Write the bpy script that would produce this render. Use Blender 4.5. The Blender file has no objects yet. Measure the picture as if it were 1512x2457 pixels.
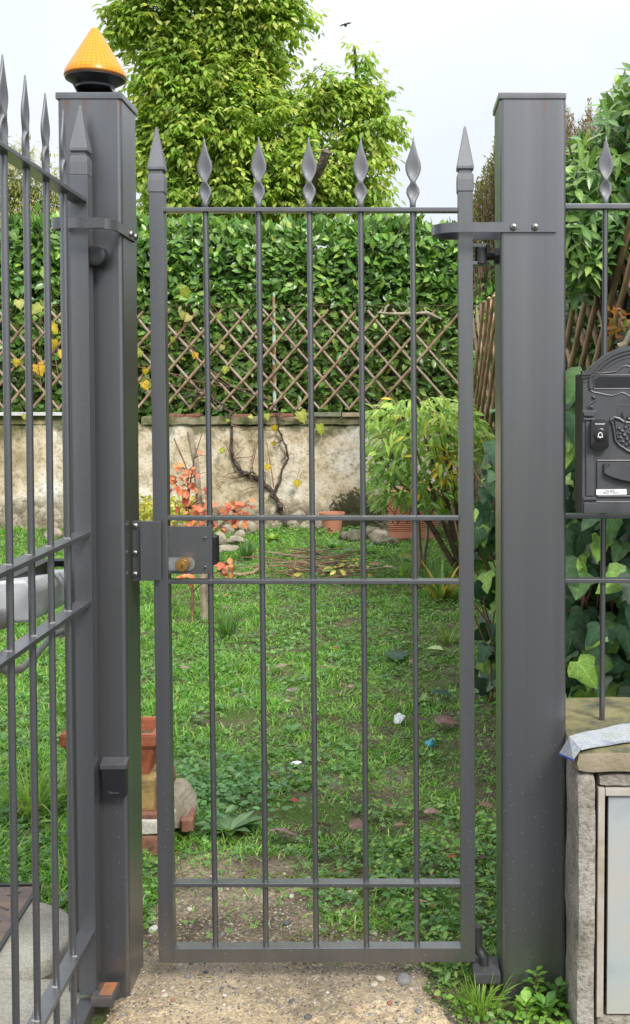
import bpy, bmesh, math, random
import numpy as np
from mathutils import Vector, Matrix

random.seed(7)
rng = np.random.default_rng(11)
PI = math.pi
R = math.radians
scene = bpy.context.scene
C = scene.collection

# ------------------------------------------------------------------ camera
# the photograph measured on a 1512 x 2457 grid; world: X right, Y away, Z up, metres
H = 1.457
F = 2600.0
CX, CY = 950.0, 1056.0
TILT = math.atan(0.040)
cam_d = bpy.data.cameras.new("camera")
cam = bpy.data.objects.new("camera", cam_d)
C.objects.link(cam)
cam.location = (0, 0, H)
cam.rotation_euler = (PI / 2 - TILT, 0, 0)
cam_d.sensor_fit = 'VERTICAL'
cam_d.sensor_height = 24.0
cam_d.lens = 24.0 * F / 2457.0
cam_d.shift_x = (756.0 - CX) / 2457.0
cam_d.shift_y = -(1228.5 - CY) / 2457.0
cam_d.clip_start = 0.05
cam_d.clip_end = 2000
scene.camera = cam

# ------------------------------------------------------------------ sky and sun
SUN_EL, SUN_AZ = R(42), R(150)          # azimuth measured clockwise from +Y (behind the camera, to the right)
world = bpy.data.worlds.new("World")
scene.world = world
world.use_nodes = True
wn, wl = world.node_tree.nodes, world.node_tree.links
wn.clear()
w_out = wn.new('ShaderNodeOutputWorld')
w_bg = wn.new('ShaderNodeBackground')
w_bg.inputs['Strength'].default_value = 0.1
w_sky = wn.new('ShaderNodeTexSky')
w_sky.sky_type = 'NISHITA'
w_sky.sun_disc = False
w_sky.sun_elevation = SUN_EL
w_sky.sun_rotation = SUN_AZ
w_tc = wn.new('ShaderNodeTexCoord')
w_map = wn.new('ShaderNodeMapping')
w_map.inputs['Scale'].default_value = (1.0, 1.0, 2.2)
w_noise = wn.new('ShaderNodeTexNoise')
w_noise.inputs['Scale'].default_value = 2.1
w_noise.inputs['Detail'].default_value = 5
w_noise.inputs['Roughness'].default_value = 0.5
w_ramp = wn.new('ShaderNodeValToRGB')
w_ramp.color_ramp.elements[0].position = 0.30
w_ramp.color_ramp.elements[0].color = (0.80, 0.80, 0.80, 1)
w_ramp.color_ramp.elements[1].position = 0.62
w_ramp.color_ramp.elements[1].color = (0.97, 0.97, 0.97, 1)
w_cloud = wn.new('ShaderNodeMix')
w_cloud.data_type = 'RGBA'
w_cloud.inputs['A'].default_value = (4.05, 4.36, 4.78, 1)     # thin grey-blue cloud
w_cloud.inputs['B'].default_value = (5.5, 5.55, 5.62, 1)     # brighter white cloud
w_sep = wn.new('ShaderNodeSeparateXYZ')
w_grad = wn.new('ShaderNodeMath')                              # overcast sky: brighter towards the zenith
w_grad.operation = 'MULTIPLY_ADD'
w_grad.inputs[1].default_value = 1.5
w_grad.inputs[2].default_value = 0.60
w_grad.use_clamp = False
w_abs = wn.new('ShaderNodeMath')
w_abs.operation = 'MAXIMUM'
w_abs.inputs[1].default_value = 0.0
w_mul = wn.new('ShaderNodeVectorMath')
w_mul.operation = 'SCALE'
w_mix = wn.new('ShaderNodeMix')
w_mix.data_type = 'RGBA'
wl.new(w_tc.outputs['Generated'], w_map.inputs['Vector'])
wl.new(w_map.outputs['Vector'], w_noise.inputs['Vector'])
wl.new(w_noise.outputs['Fac'], w_ramp.inputs['Fac'])
wl.new(w_noise.outputs['Fac'], w_cloud.inputs['Factor'])
wl.new(w_tc.outputs['Generated'], w_sep.inputs['Vector'])
wl.new(w_sep.outputs['Z'], w_abs.inputs[0])
w_sq = wn.new('ShaderNodeMath')
w_sq.operation = 'MULTIPLY'
wl.new(w_abs.outputs[0], w_sq.inputs[0])
wl.new(w_abs.outputs[0], w_sq.inputs[1])
wl.new(w_sq.outputs[0], w_grad.inputs[0])
wl.new(w_cloud.outputs['Result'], w_mul.inputs[0])
wl.new(w_grad.outputs[0], w_mul.inputs['Scale'])
wl.new(w_ramp.outputs['Color'], w_mix.inputs['Factor'])
wl.new(w_sky.outputs['Color'], w_mix.inputs['A'])
wl.new(w_mul.outputs['Vector'], w_mix.inputs['B'])
wl.new(w_mix.outputs['Result'], w_bg.inputs['Color'])
wl.new(w_bg.outputs[0], w_out.inputs['Surface'])

sun_d = bpy.data.lights.new("sun", 'SUN')
sun_d.energy = 1.5
sun_d.angle = R(16)
sun_d.color = (1.0, 0.96, 0.90)
sun = bpy.data.objects.new("sun", sun_d)
C.objects.link(sun)
sun_dir = Vector((math.sin(SUN_AZ) * math.cos(SUN_EL), math.cos(SUN_AZ) * math.cos(SUN_EL), math.sin(SUN_EL)))
sun.rotation_euler = sun_dir.to_track_quat('Z', 'Y').to_euler()
sun.location = (2, -4, 8)

vs = scene.view_settings
vs.view_transform = 'Standard'
vs.look = 'None'
vs.gamma = 1
vs.exposure = 1.50
vs.use_curve_mapping = False

# ------------------------------------------------------------------ measuring helpers
ct, st = math.cos(TILT), math.sin(TILT)
def at(px, py, Y):
    """point of the photograph grid (px, py) at distance Y"""
    u, v = (px - CX) / F, (CY - py) / F
    dy = ct + v * st
    dz = v * ct - st
    k = Y / dy
    return Vector((u * k, Y, H + dz * k))
def gr(px, py, z=0.0):
    """point of the ground seen at (px, py)"""
    u, v = (px - CX) / F, (CY - py) / F
    dy = ct + v * st
    dz = v * ct - st
    k = (z - H) / dz
    return Vector((u * k, dy * k, z))
def project(P):
    P = np.asarray(P, float)
    x, y, z = P[..., 0], P[..., 1], P[..., 2] - H
    fwd = y * ct - z * st
    up = y * st + z * ct
    return CX + F * x / fwd, CY - F * up / fwd, fwd

# ------------------------------------------------------------------ object helpers
def tag(o, label=None, cat=None, group=None, kind=None):
    if label: o['label'] = label
    if cat: o['category'] = cat
    if group: o['group'] = group
    if kind: o['kind'] = kind
    return o
def thing(name, label, cat, loc=(0, 0, 0), rz=0.0, group=None):
    o = bpy.data.objects.new(name, None)
    o.empty_display_size = 0.05
    C.objects.link(o)
    o.location = loc
    o.rotation_euler = (0, 0, rz)
    return tag(o, label, cat, group)
def link(name, me, parent=None, world_space=True):
    o = bpy.data.objects.new(name, me)
    C.objects.link(o)
    if parent is not None:
        o.parent = parent
        if world_space:
            m = Matrix.Identity(4)
            chain = parent
            while chain is not None:
                m = chain.matrix_basis @ m
                chain = chain.parent
            o.matrix_basis = m.inverted()
    return o
def obj(name, bm, mat, parent=None, smooth=True, angle=35):
    me = bpy.data.meshes.new(name)
    bmesh.ops.recalc_face_normals(bm, faces=bm.faces[:])
    bm.to_mesh(me)
    bm.free()
    me.materials.append(mat)
    if smooth:
        me.polygons.foreach_set('use_smooth', [True] * len(me.polygons))
        me.set_sharp_from_angle(angle=R(angle))
    o = link(name, me, parent)
    if smooth and len(me.polygons) < 400:
        w = o.modifiers.new('weighted_normals', 'WEIGHTED_NORMAL')
        w.keep_sharp = True
        w.weight = 100
    return o
def copy_tree(o, parent=None):
    c = o.copy()
    C.objects.link(c)
    if parent is not None: c.parent = parent
    for ch in list(o.children): copy_tree(ch, c)
    return c

def NB(): return bmesh.new()
def add_prism(bm, pts, off, bevel=0.0, seg=2):
    """polygon pts (Vectors) extruded by the vector off"""
    n = len(pts)
    a = [bm.verts.new(p) for p in pts]
    b = [bm.verts.new(Vector(p) + Vector(off)) for p in pts]
    fs = [bm.faces.new(a), bm.faces.new(b[::-1])]
    for i in range(n):
        j = (i + 1) % n
        fs.append(bm.faces.new((a[i], b[i], b[j], a[j])))
    if bevel > 0:
        es = list({e for f in fs for e in f.edges})
        bmesh.ops.bevel(bm, geom=es, offset=bevel, segments=seg, profile=0.5, affect='EDGES', clamp_overlap=True)
def slab(bm, pxs, Y, depth, bevel=0.0, seg=2):
    add_prism(bm, [at(x, y, Y) for x, y in pxs], (0, depth, 0), bevel, seg)
def add_box(bm, c, s, bevel=0.0, rot=None, seg=2):
    x, y, z = s[0] / 2, s[1] / 2, s[2] / 2
    m = rot.to_3x3() if rot is not None else Matrix.Identity(3)
    c = Vector(c)
    pts = [c + m @ Vector(p) for p in ((-x, -y, -z), (x, -y, -z), (x, y, -z), (-x, y, -z))]
    add_prism(bm, pts, m @ Vector((0, 0, 2 * z)), bevel, seg)
def add_bar(bm, p0, p1, w, h, up=(0, 0, 1), bevel=0.0):
    """rectangular bar from p0 to p1; w sideways, h along up"""
    p0, p1 = Vector(p0), Vector(p1)
    d = (p1 - p0).normalized()
    s = d.cross(Vector(up)).normalized()
    u = s.cross(d).normalized()
    pts = [p0 + s * (a * w / 2) + u * (b * h / 2) for a, b in ((-1, -1), (1, -1), (1, 1), (-1, 1))]
    add_prism(bm, pts, p1 - p0, bevel)
def add_tube(bm, pts, rads, n=8, caps=True):
    pts = [Vector(p) for p in pts]
    if not hasattr(rads, '__len__'): rads = [rads] * len(pts)
    rings = []
    ref = None
    for i, p in enumerate(pts):
        d = (pts[min(i + 1, len(pts) - 1)] - pts[max(i - 1, 0)]).normalized()
        if ref is None:
            ref = Vector((1, 0, 0)) if abs(d.x) < 0.8 else Vector((0, 1, 0))
        s = (ref - d * ref.dot(d)).normalized()
        ref = s
        t = d.cross(s)
        rings.append([bm.verts.new(p + (s * math.cos(2 * PI * k / n) + t * math.sin(2 * PI * k / n)) * rads[i]) for k in range(n)])
    for a, b in zip(rings, rings[1:]):
        for k in range(n):
            bm.faces.new((a[k], a[(k + 1) % n], b[(k + 1) % n], b[k]))
    if caps:
        bm.faces.new(rings[0][::-1])
        bm.faces.new(rings[-1])
def add_lathe(bm, prof, c, axis=(0, 0, 1), n=24, close=True):
    """profile [(radius, height)] turned about axis through c"""
    ax = Vector(axis).normalized()
    s = Vector((1, 0, 0)) if abs(ax.x) < 0.8 else Vector((0, 1, 0))
    s = (s - ax * s.dot(ax)).normalized()
    t = ax.cross(s)
    c = Vector(c)
    rings = []
    for r, h in prof:
        if r < 1e-6:
            rings.append([bm.verts.new(c + ax * h)])
        else:
            rings.append([bm.verts.new(c + ax * h + (s * math.cos(2 * PI * k / n) + t * math.sin(2 * PI * k / n)) * r) for k in range(n)])
    for a, b in zip(rings, rings[1:]):
        for k in range(n):
            k2 = (k + 1) % n
            if len(a) == 1 and len(b) == 1: continue
            if len(a) == 1: bm.faces.new((a[0], b[k2], b[k]))
            elif len(b) == 1: bm.faces.new((a[k], a[k2], b[0]))
            else: bm.faces.new((a[k], a[k2], b[k2], b[k]))
    if close:
        if len(rings[0]) > 1: bm.faces.new(rings[0][::-1])
        if len(rings[-1]) > 1: bm.faces.new(rings[-1])
def add_strip(bm, path, w_vec, thick):
    """flat bar bent along path (list of Vectors in a plane), width vector w_vec, thickness sideways"""
    path = [Vector(p) for p in path]
    w = Vector(w_vec)
    rings = []
    for i, p in enumerate(path):
        d = (path[min(i + 1, len(path) - 1)] - path[max(i - 1, 0)]).normalized()
        nrm = d.cross(w).normalized() * thick / 2
        rings.append([bm.verts.new(p + q) for q in (nrm - w / 2, nrm + w / 2, -nrm + w / 2, -nrm - w / 2)])
    for a, b in zip(rings, rings[1:]):
        for k in range(4):
            bm.faces.new((a[k], a[(k + 1) % 4], b[(k + 1) % 4], b[k]))
    bm.faces.new(rings[0][::-1])
    bm.faces.new(rings[-1])
def add_square_loft(bm, c, prof, n=4, turn=PI / 4):
    """stack of squares: prof = [(half width, z)]"""
    rings = []
    for hw, z in prof:
        rr = hw * math.sqrt(2)
        rings.append([bm.verts.new((c[0] + rr * math.cos(turn + k * PI / 2), c[1] + rr * math.sin(turn + k * PI / 2), c[2] + z)) for k in range(4)])
    for a, b in zip(rings, rings[1:]):
        for k in range(4):
            bm.faces.new((a[k], a[(k + 1) % 4], b[(k + 1) % 4], b[k]))
    bm.faces.new(rings[0][::-1])
    bm.faces.new(rings[-1])

# smooth value noise in numpy, for shapes and densities
_perm = rng.random((64, 64, 16))
def vnoise(x, y, z=0.0, s=1.0):
    x = np.asarray(x, float) * s; y = np.asarray(y, float) * s; z = np.asarray(z, float) * s + 0 * x
    xi, yi, zi = np.floor(x).astype(int), np.floor(y).astype(int), np.floor(z).astype(int)
    fx, fy, fz = x - xi, y - yi, z - zi
    fx, fy, fz = [f * f * (3 - 2 * f) for f in (fx, fy, fz)]
    g = lambda a, b, c: _perm[(xi + a) % 64, (yi + b) % 64, (zi + c) % 16]
    def lerp(a, b, t): return a + (b - a) * t
    return lerp(lerp(lerp(g(0,0,0), g(1,0,0), fx), lerp(g(0,1,0), g(1,1,0), fx), fy),
                lerp(lerp(g(0,0,1), g(1,0,1), fx), lerp(g(0,1,1), g(1,1,1), fx), fy), fz)
def fbm(x, y, z=0.0, s=1.0):
    return 0.55 * vnoise(x, y, z, s) + 0.3 * vnoise(x + 7.3, y + 3.1, z, s * 2.1) + 0.15 * vnoise(x + 1.7, y + 9.2, z, s * 4.3)

# ------------------------------------------------------------------ materials
def material(name, rough=0.6, metallic=0.0, spec=0.5):
    m = bpy.data.materials.new(name)
    m.use_nodes = True
    p = m.node_tree.nodes['Principled BSDF']
    p.inputs['Roughness'].default_value = rough
    p.inputs['Metallic'].default_value = metallic
    p.inputs['Specular IOR Level'].default_value = spec
    return m, m.node_tree.nodes, m.node_tree.links, p
def ramp_node(nodes, stops):
    r = nodes.new('ShaderNodeValToRGB')
    els = r.color_ramp.elements
    while len(els) < len(stops): els.new(0.5)
    for e, (pos, col) in zip(els, stops):
        e.position = pos
        e.color = (*col, 1) if len(col) == 3 else col
    return r
def noise_node(nodes, links, vec, scale, detail=4, rough=0.55, dist=0.0):
    n = nodes.new('ShaderNodeTexNoise')
    n.inputs['Scale'].default_value = scale
    n.inputs['Detail'].default_value = detail
    n.inputs['Roughness'].default_value = rough
    n.inputs['Distortion'].default_value = dist
    links.new(vec, n.inputs['Vector'])
    return n
def mix_node(nodes, links, fac, a, b, blend='MIX'):
    m = nodes.new('ShaderNodeMix')
    m.data_type = 'RGBA'
    m.blend_type = blend
    for sock, v in (('Factor', fac), ('A', a), ('B', b)):
        if isinstance(v, (int, float)): m.inputs[sock].default_value = v
        elif isinstance(v, tuple): m.inputs[sock].default_value = (*v, 1) if len(v) == 3 else v
        else: links.new(v, m.inputs[sock])
    return m.outputs['Result']
def bump(nodes, links, p, height, strength=0.3, dist=0.01):
    b = nodes.new('ShaderNodeBump')
    b.inputs['Strength'].default_value = strength
    b.inputs['Distance'].default_value = dist
    links.new(height, b.inputs['Height'])
    links.new(b.outputs['Normal'], p.inputs['Normal'])
def pos_vec(nodes):
    g = nodes.new('ShaderNodeNewGeometry')
    return g.outputs['Position']
def obj_vec(nodes):
    t = nodes.new('ShaderNodeTexCoord')
    return t.outputs['Object']

def noisy(name, cols, scale, rough=0.7, detail=5, bump_s=0.3, bump_scale=None, bump_d=0.005, metallic=0.0, spec=0.4, world_pos=True, lo=0.32, hi=0.68, fine=None):
    """noise-blended colours with matching relief"""
    m, N, L, p = material(name, rough, metallic, spec)
    v = pos_vec(N) if world_pos else obj_vec(N)
    n = noise_node(N, L, v, scale, detail)
    k = len(cols)
    r = ramp_node(N, [(lo + (hi - lo) * i / max(1, k - 1), c) for i, c in enumerate(cols)])
    L.new(n.outputs['Fac'], r.inputs['Fac'])
    col = r.outputs['Color']
    if fine:
        nf = noise_node(N, L, v, fine[0], 3)
        rf = ramp_node(N, [(0.35, fine[1]), (0.65, fine[2])])
        L.new(nf.outputs['Fac'], rf.inputs['Fac'])
        col = mix_node(N, L, fine[3], col, rf.outputs['Color'], 'MULTIPLY')
    L.new(col, p.inputs['Base Color'])
    nb = noise_node(N, L, v, bump_scale or scale * 4, 5)
    bump(N, L, p, nb.outputs['Fac'], bump_s, bump_d)
    return m

def steel(name, rust_top=None, specks=False, rough=0.33, metal=0.80, coat=0.5):
    """dark grey micaceous paint with fine grain, soft vertical streaks, dust"""
    m, N, L, p = material(name, rough, metal, 0.5)
    v = pos_vec(N)
    mp = N.new('ShaderNodeMapping')
    mp.inputs['Scale'].default_value = (28, 28, 0.6)
    L.new(v, mp.inputs['Vector'])
    streak = noise_node(N, L, mp.outputs['Vector'], 1.0, 3)
    r = ramp_node(N, [(0.3, (0.146, 0.150, 0.160)), (0.7, (0.180, 0.182, 0.190))])
    L.new(streak.outputs['Fac'], r.inputs['Fac'])
    grain = noise_node(N, L, v, 900, 2)
    rg = ramp_node(N, [(0.3, (0.74, 0.74, 0.74)), (0.7, (1.25, 1.25, 1.25))])
    L.new(grain.outputs['Fac'], rg.inputs['Fac'])
    col = mix_node(N, L, 1.0, r.outputs['Color'], rg.outputs['Color'], 'MULTIPLY')
    chip = noise_node(N, L, v, 38, 4, 0.7)
    rch = ramp_node(N, [(0.715, (0, 0, 0)), (0.735, (0.75, 0.75, 0.75))])
    L.new(chip.outputs['Fac'], rch.inputs['Fac'])
    col = mix_node(N, L, rch.outputs['Color'], col, (0.17, 0.105, 0.065))
    if rust_top is not None:
        sx = N.new('ShaderNodeSeparateXYZ')
        L.new(v, sx.inputs['Vector'])
        band = N.new('ShaderNodeMapRange')
        band.inputs['From Min'].default_value = rust_top - 0.055
        band.inputs['From Max'].default_value = rust_top
        L.new(sx.outputs['Z'], band.inputs['Value'])
        rn = noise_node(N, L, mp.outputs['Vector'], 1.6, 4)
        mul = N.new('ShaderNodeMath'); mul.operation = 'MULTIPLY'
        L.new(band.outputs['Result'], mul.inputs[0])
        rr = ramp_node(N, [(0.50, (0, 0, 0)), (0.66, (1, 1, 1))])
        L.new(rn.outputs['Fac'], rr.inputs['Fac'])
        L.new(rr.outputs['Color'], mul.inputs[1])
        col = mix_node(N, L, mul.outputs[0], col, (0.20, 0.09, 0.04))
    if specks:                                                     # splashes of mud and paint near the foot
        vor = N.new('ShaderNodeTexVoronoi')
        vor.inputs['Scale'].default_value = 62
        L.new(v, vor.inputs['Vector'])
        lt = N.new('ShaderNodeMath'); lt.operation = 'LESS_THAN'
        lt.inputs[1].default_value = 0.10
        L.new(vor.outputs['Distance'], lt.inputs[0])
        sx2 = N.new('ShaderNodeSeparateXYZ')
        L.new(v, sx2.inputs['Vector'])
        low = N.new('ShaderNodeMapRange')
        low.inputs['From Min'].default_value = 0.74
        low.inputs['From Max'].default_value = 0.58
        L.new(sx2.outputs['Z'], low.inputs['Value'])
        pk = N.new('ShaderNodeMath'); pk.operation = 'MULTIPLY'
        L.new(lt.outputs[0], pk.inputs[0]); L.new(low.outputs['Result'], pk.inputs[1])
        pk2 = N.new('ShaderNodeMath'); pk2.operation = 'MULTIPLY'
        pk2.inputs[1].default_value = 0.7
        L.new(pk.outputs[0], pk2.inputs[0])
        col = mix_node(N, L, pk2.outputs[0], col, (0.42, 0.40, 0.36))
        dirt = N.new('ShaderNodeMapRange')
        dirt.inputs['From Min'].default_value = 0.28
        dirt.inputs['From Max'].default_value = 0.0
        L.new(sx2.outputs['Z'], dirt.inputs['Value'])
        dn = noise_node(N, L, mp.outputs['Vector'], 2.5, 5)
        rd = ramp_node(N, [(0.48, (0, 0, 0)), (0.75, (0.8, 0.8, 0.8))])
        L.new(dn.outputs['Fac'], rd.inputs['Fac'])
        dm = N.new('ShaderNodeMath'); dm.operation = 'MULTIPLY'
        L.new(dirt.outputs['Result'], dm.inputs[0]); L.new(rd.outputs['Color'], dm.inputs[1])
        col = mix_node(N, L, dm.outputs[0], col, (0.20, 0.16, 0.11))
    L.new(col, p.inputs['Base Color'])
    p.inputs['Coat Weight'].default_value = coat
    p.inputs['Coat Roughness'].default_value = 0.28
    bump(N, L, p, grain.outputs['Fac'], 0.12, 0.001)
    return m
PAINT = steel('painted_steel')
CASTPAINT = steel('painted_casting', rough=.58, metal=.55, coat=0.1)
POST_TOP = at(1275, 236, 2.55).z
POST = steel('post_paint', rust_top=POST_TOP, specks=True)
GATE = steel('gate_paint', specks=True)

def plain(name, col, rough=0.5, metallic=0.0, spec=0.5, var=0.15, scale=30):
    c2 = tuple(c * (1 - var) for c in col); c3 = tuple(min(1, c * (1 + var)) for c in col)
    return noisy(name, [c2, c3], scale, rough, 4, 0.08, scale * 6, 0.002, metallic, spec, world_pos=False)
BLACK = plain('black_plastic', (0.012, 0.012, 0.015), 0.35)
DARKIRON = plain('dark_iron', (0.05, 0.05, 0.052), 0.42, 0.6)
CAST = plain('cast_black_enamel', (0.078, 0.079, 0.084), 0.42, 0.35, 0.5, 0.2, 14)
BRASS = plain('brass', (0.55, 0.33, 0.10), 0.32, 0.9)
ZINC = plain('zinc', (0.42, 0.44, 0.44), 0.35, 0.8)
SCREW = plain('screw_steel', (0.26, 0.25, 0.24), 0.42, 0.85)
WHITEP = plain('white_plastic', (0.44, 0.45, 0.46), 0.42, 0, 0.5, 0.05)
GREYP = plain('grey_plastic', (0.24, 0.23, 0.22), 0.5)
LABEL = plain('white_label', (0.80, 0.80, 0.80), 0.5, 0, 0.4, 0.03)
INK = plain('dark_ink', (0.10, 0.10, 0.11), 0.6)
WHITEINK = plain('white_ink', (0.85, 0.87, 0.9), 0.5)
GREYINK = plain('grey_ink', (0.09, 0.09, 0.095), 0.5)
RUSTY = noisy('rusted_iron', [(0.07, 0.062, 0.062), (0.12, 0.088, 0.075), (0.17, 0.105, 0.075)], 22, 0.75, 6, 0.35, 120, 0.002, 0.2)
PALEMETAL = noisy('galvanised_sheet', [(0.29, 0.32, 0.33), (0.38, 0.41, 0.41), (0.44, 0.41, 0.36)], 5, 0.5, 5, 0.08, 50, 0.002, 0.15)
DOORFRAME = noisy('weathered_frame', [(0.27, 0.23, 0.185), (0.36, 0.315, 0.26), (0.40, 0.37, 0.325)], 14, 0.8, 5, 0.25, 80, 0.003)
TERRA = noisy('terracotta', [(0.20, 0.055, 0.026), (0.31, 0.092, 0.042), (0.27, 0.095, 0.055)], 16, 0.85, 5, 0.4, 90, 0.003, fine=(160, (0.7, 0.7, 0.7), (1.15, 1.15, 1.15), 0.8))
TERRA2 = noisy('pale_terracotta', [(0.42, 0.17, 0.10), (0.50, 0.22, 0.14)], 10, 0.85, 5, 0.25, 90, 0.003)
BRICK = noisy('old_brick', [(0.12, 0.058, 0.038), (0.21, 0.09, 0.058), (0.20, 0.125, 0.08)], 24, 0.9, 6, 0.6, 130, 0.004)
TUFF = noisy('yellow_tuff', [(0.13, 0.10, 0.05), (0.30, 0.20, 0.07), (0.33, 0.24, 0.11)], 18, 0.9, 6, 0.6, 110, 0.004)
STONE = noisy('field_stone', [(0.14, 0.12, 0.09), (0.27, 0.23, 0.17), (0.34, 0.30, 0.24)], 14, 0.9, 6, 0.5, 60, 0.006)
MOSSSTONE = noisy('mossy_stone', [(0.07, 0.075, 0.045), (0.13, 0.12, 0.08), (0.20, 0.18, 0.13)], 14, 0.95, 6, 0.5, 60, 0.006)
RUBBLE = noisy('pale_rubble', [(0.30, 0.27, 0.22), (0.46, 0.43, 0.37), (0.50, 0.48, 0.43)], 14, 0.9, 6, 0.6, 70, 0.006, fine=(90, (0.7, 0.7, 0.7), (1.1, 1.1, 1.1), 0.8))
BARK = noisy('bark', [(0.05, 0.038, 0.028), (0.12, 0.095, 0.07), (0.20, 0.17, 0.13)], 14, 0.9, 6, 0.8, 40, 0.02)
PALEBARK = noisy('pale_bark', [(0.20, 0.16, 0.11), (0.36, 0.31, 0.23)], 16, 0.85, 5, 0.4, 60, 0.004)
TWIG = noisy('twig', [(0.07, 0.045, 0.03), (0.15, 0.10, 0.065)], 20, 0.85, 4, 0.3)
VINEBARK = noisy('vine_bark', [(0.022, 0.016, 0.013), (0.065, 0.048, 0.038), (0.14, 0.11, 0.09)], 30, 0.9, 6, 0.9, 90, 0.01)
REDTWIG = noisy('red_twig', [(0.13, 0.05, 0.035), (0.22, 0.11, 0.07)], 20, 0.7, 4, 0.3)
CANE_A = noisy('weathered_cane', [(0.16, 0.10, 0.062), (0.27, 0.18, 0.115), (0.33, 0.24, 0.17)], 9, 0.75, 5, 0.35, 60, 0.003)
CANE_B = noisy('greyed_cane', [(0.20, 0.145, 0.105), (0.30, 0.225, 0.17), (0.35, 0.28, 0.22)], 9, 0.75, 5, 0.35, 60, 0.003)
BAMBOO = noisy('bamboo', [(0.21, 0.13, 0.075), (0.37, 0.245, 0.145), (0.46, 0.33, 0.22)], 7, 0.6, 4, 0.3, 60, 0.003)
RUSTWIRE = plain('rusty_wire', (0.10, 0.055, 0.035), 0.8)
GREENPOST = noisy('flaking_green_paint', [(0.20, 0.085, 0.03), (0.30, 0.17, 0.09), (0.33, 0.46, 0.36), (0.38, 0.50, 0.42)], 9, 0.7, 5, 0.3, 60, 0.002, lo=0.38, hi=0.55)
HEDGECORE = noisy('hedge_shade', [(0.010, 0.012, 0.006), (0.028, 0.026, 0.014)], 14, 0.95, 5, 0.8, 40, 0.03)  # near-black: the shade deep in the hedge put into the colour

def leafmat(name, rough=0.42, trans=0.35, spec=0.45, tint=(1.25, 1.3, 0.55), veins=None, spots=(0.75, 1.2)):
    """leaf colour from the mesh, veins and mottling on it; thin, so some light comes through"""
    m, N, L, p = material(name, rough, 0, spec)
    a = N.new('ShaderNodeAttribute')
    a.attribute_name = 'col'
    v = pos_vec(N)
    n = noise_node(N, L, v, 60, 4, 0.6)
    r = ramp_node(N, [(0.28, (spots[0], spots[0], spots[0] * .85)), (0.5, (1, 1, 1)), (0.74, (spots[1], spots[1], spots[1] * .9))])
    L.new(n.outputs['Fac'], r.inputs['Fac'])
    col = mix_node(N, L, 1.0, a.outputs['Color'], r.outputs['Color'], 'MULTIPLY')
    if veins:
        lo = N.new('ShaderNodeAttribute'); lo.attribute_name = 'loc'
        sp_ = N.new('ShaderNodeSeparateXYZ'); L.new(lo.outputs['Vector'], sp_.inputs['Vector'])
        ab = N.new('ShaderNodeMath'); ab.operation = 'ABSOLUTE'; L.new(sp_.outputs['X'], ab.inputs[0])
        def math_(op, x, y=None):
            q = N.new('ShaderNodeMath'); q.operation = op
            for i_, t_ in enumerate((x, y)):
                if t_ is None: continue
                if isinstance(t_, (int, float)): q.inputs[i_].default_value = t_
                else: L.new(t_, q.inputs[i_])
            return q.outputs[0]
        mid = math_('LESS_THAN', ab.outputs[0], 0.014)
        if veins == 'palmate':
            ang = math_('ARCTAN2', ab.outputs[0], math_('ADD', sp_.outputs['Y'], 0.02))
            rad_ = math_('SQRT', math_('ADD', math_('MULTIPLY', ab.outputs[0], ab.outputs[0]), math_('MULTIPLY', sp_.outputs['Y'], sp_.outputs['Y'])))
            w1 = math_('LESS_THAN', math_('MULTIPLY', math_('ABSOLUTE', math_('SUBTRACT', ang, 0.62)), rad_), 0.013)
            w2 = math_('LESS_THAN', math_('MULTIPLY', math_('ABSOLUTE', math_('SUBTRACT', ang, 1.22)), rad_), 0.011)
            vein = math_('MAXIMUM', mid, math_('MAXIMUM', w1, w2))
        else:
            st_ = math_('SUBTRACT', math_('MULTIPLY', sp_.outputs['Y'], 7.0), math_('MULTIPLY', ab.outputs[0], 6.0))
            side_v = math_('MULTIPLY', math_('LESS_THAN', math_('FRACT', st_), 0.10), 0.45)
            vein = math_('MAXIMUM', mid, side_v)
        lightc = mix_node(N, L, 1.0, col, (1.55, 1.45, 1.5), 'MULTIPLY')
        lighter = mix_node(N, L, 1.0, lightc, (0.03, 0.035, 0.015), 'ADD')
        col = mix_node(N, L, math_('MULTIPLY', vein, 0.55), col, lighter)
    L.new(col, p.inputs['Base Color'])
    t = N.new('ShaderNodeBsdfTranslucent')
    tc = mix_node(N, L, 1.0, col, tint, 'MULTIPLY')
    L.new(tc, t.inputs['Color'])
    mx = N.new('ShaderNodeMixShader')
    mx.inputs['Fac'].default_value = trans
    L.new(p.outputs[0], mx.inputs[1])
    L.new(t.outputs[0], mx.inputs[2])
    L.new(mx.outputs[0], N['Material Output'].inputs['Surface'])
    return m
LEAF = leafmat('leaf', 0.42, 0.42, veins='feather')
REDLEAF = leafmat('autumn_leaf', .45, .35, .4, (1.2, 1.0, .95), veins='feather', spots=(.7, 1.25))
GLOSSY = leafmat('glossy_leaf', 0.32, 0.24, 0.45, veins='feather')
IVYM = leafmat('ivy_leaf', 0.42, 0.20, 0.34, veins='palmate', spots=(.62, 1.3))
VINELEAF = leafmat('vine_leaf', .5, .42, .35, (1.2, 1.15, .7), veins='palmate', spots=(.55, 1.25))
DRYLEAF = leafmat('dry_leaf', 0.6, 0.2, 0.3, (1.1, 1.0, 0.8), veins='feather', spots=(.55, 1.3))
GRASSM = leafmat('grass_blade', 0.5, 0.38, 0.3)

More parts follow.
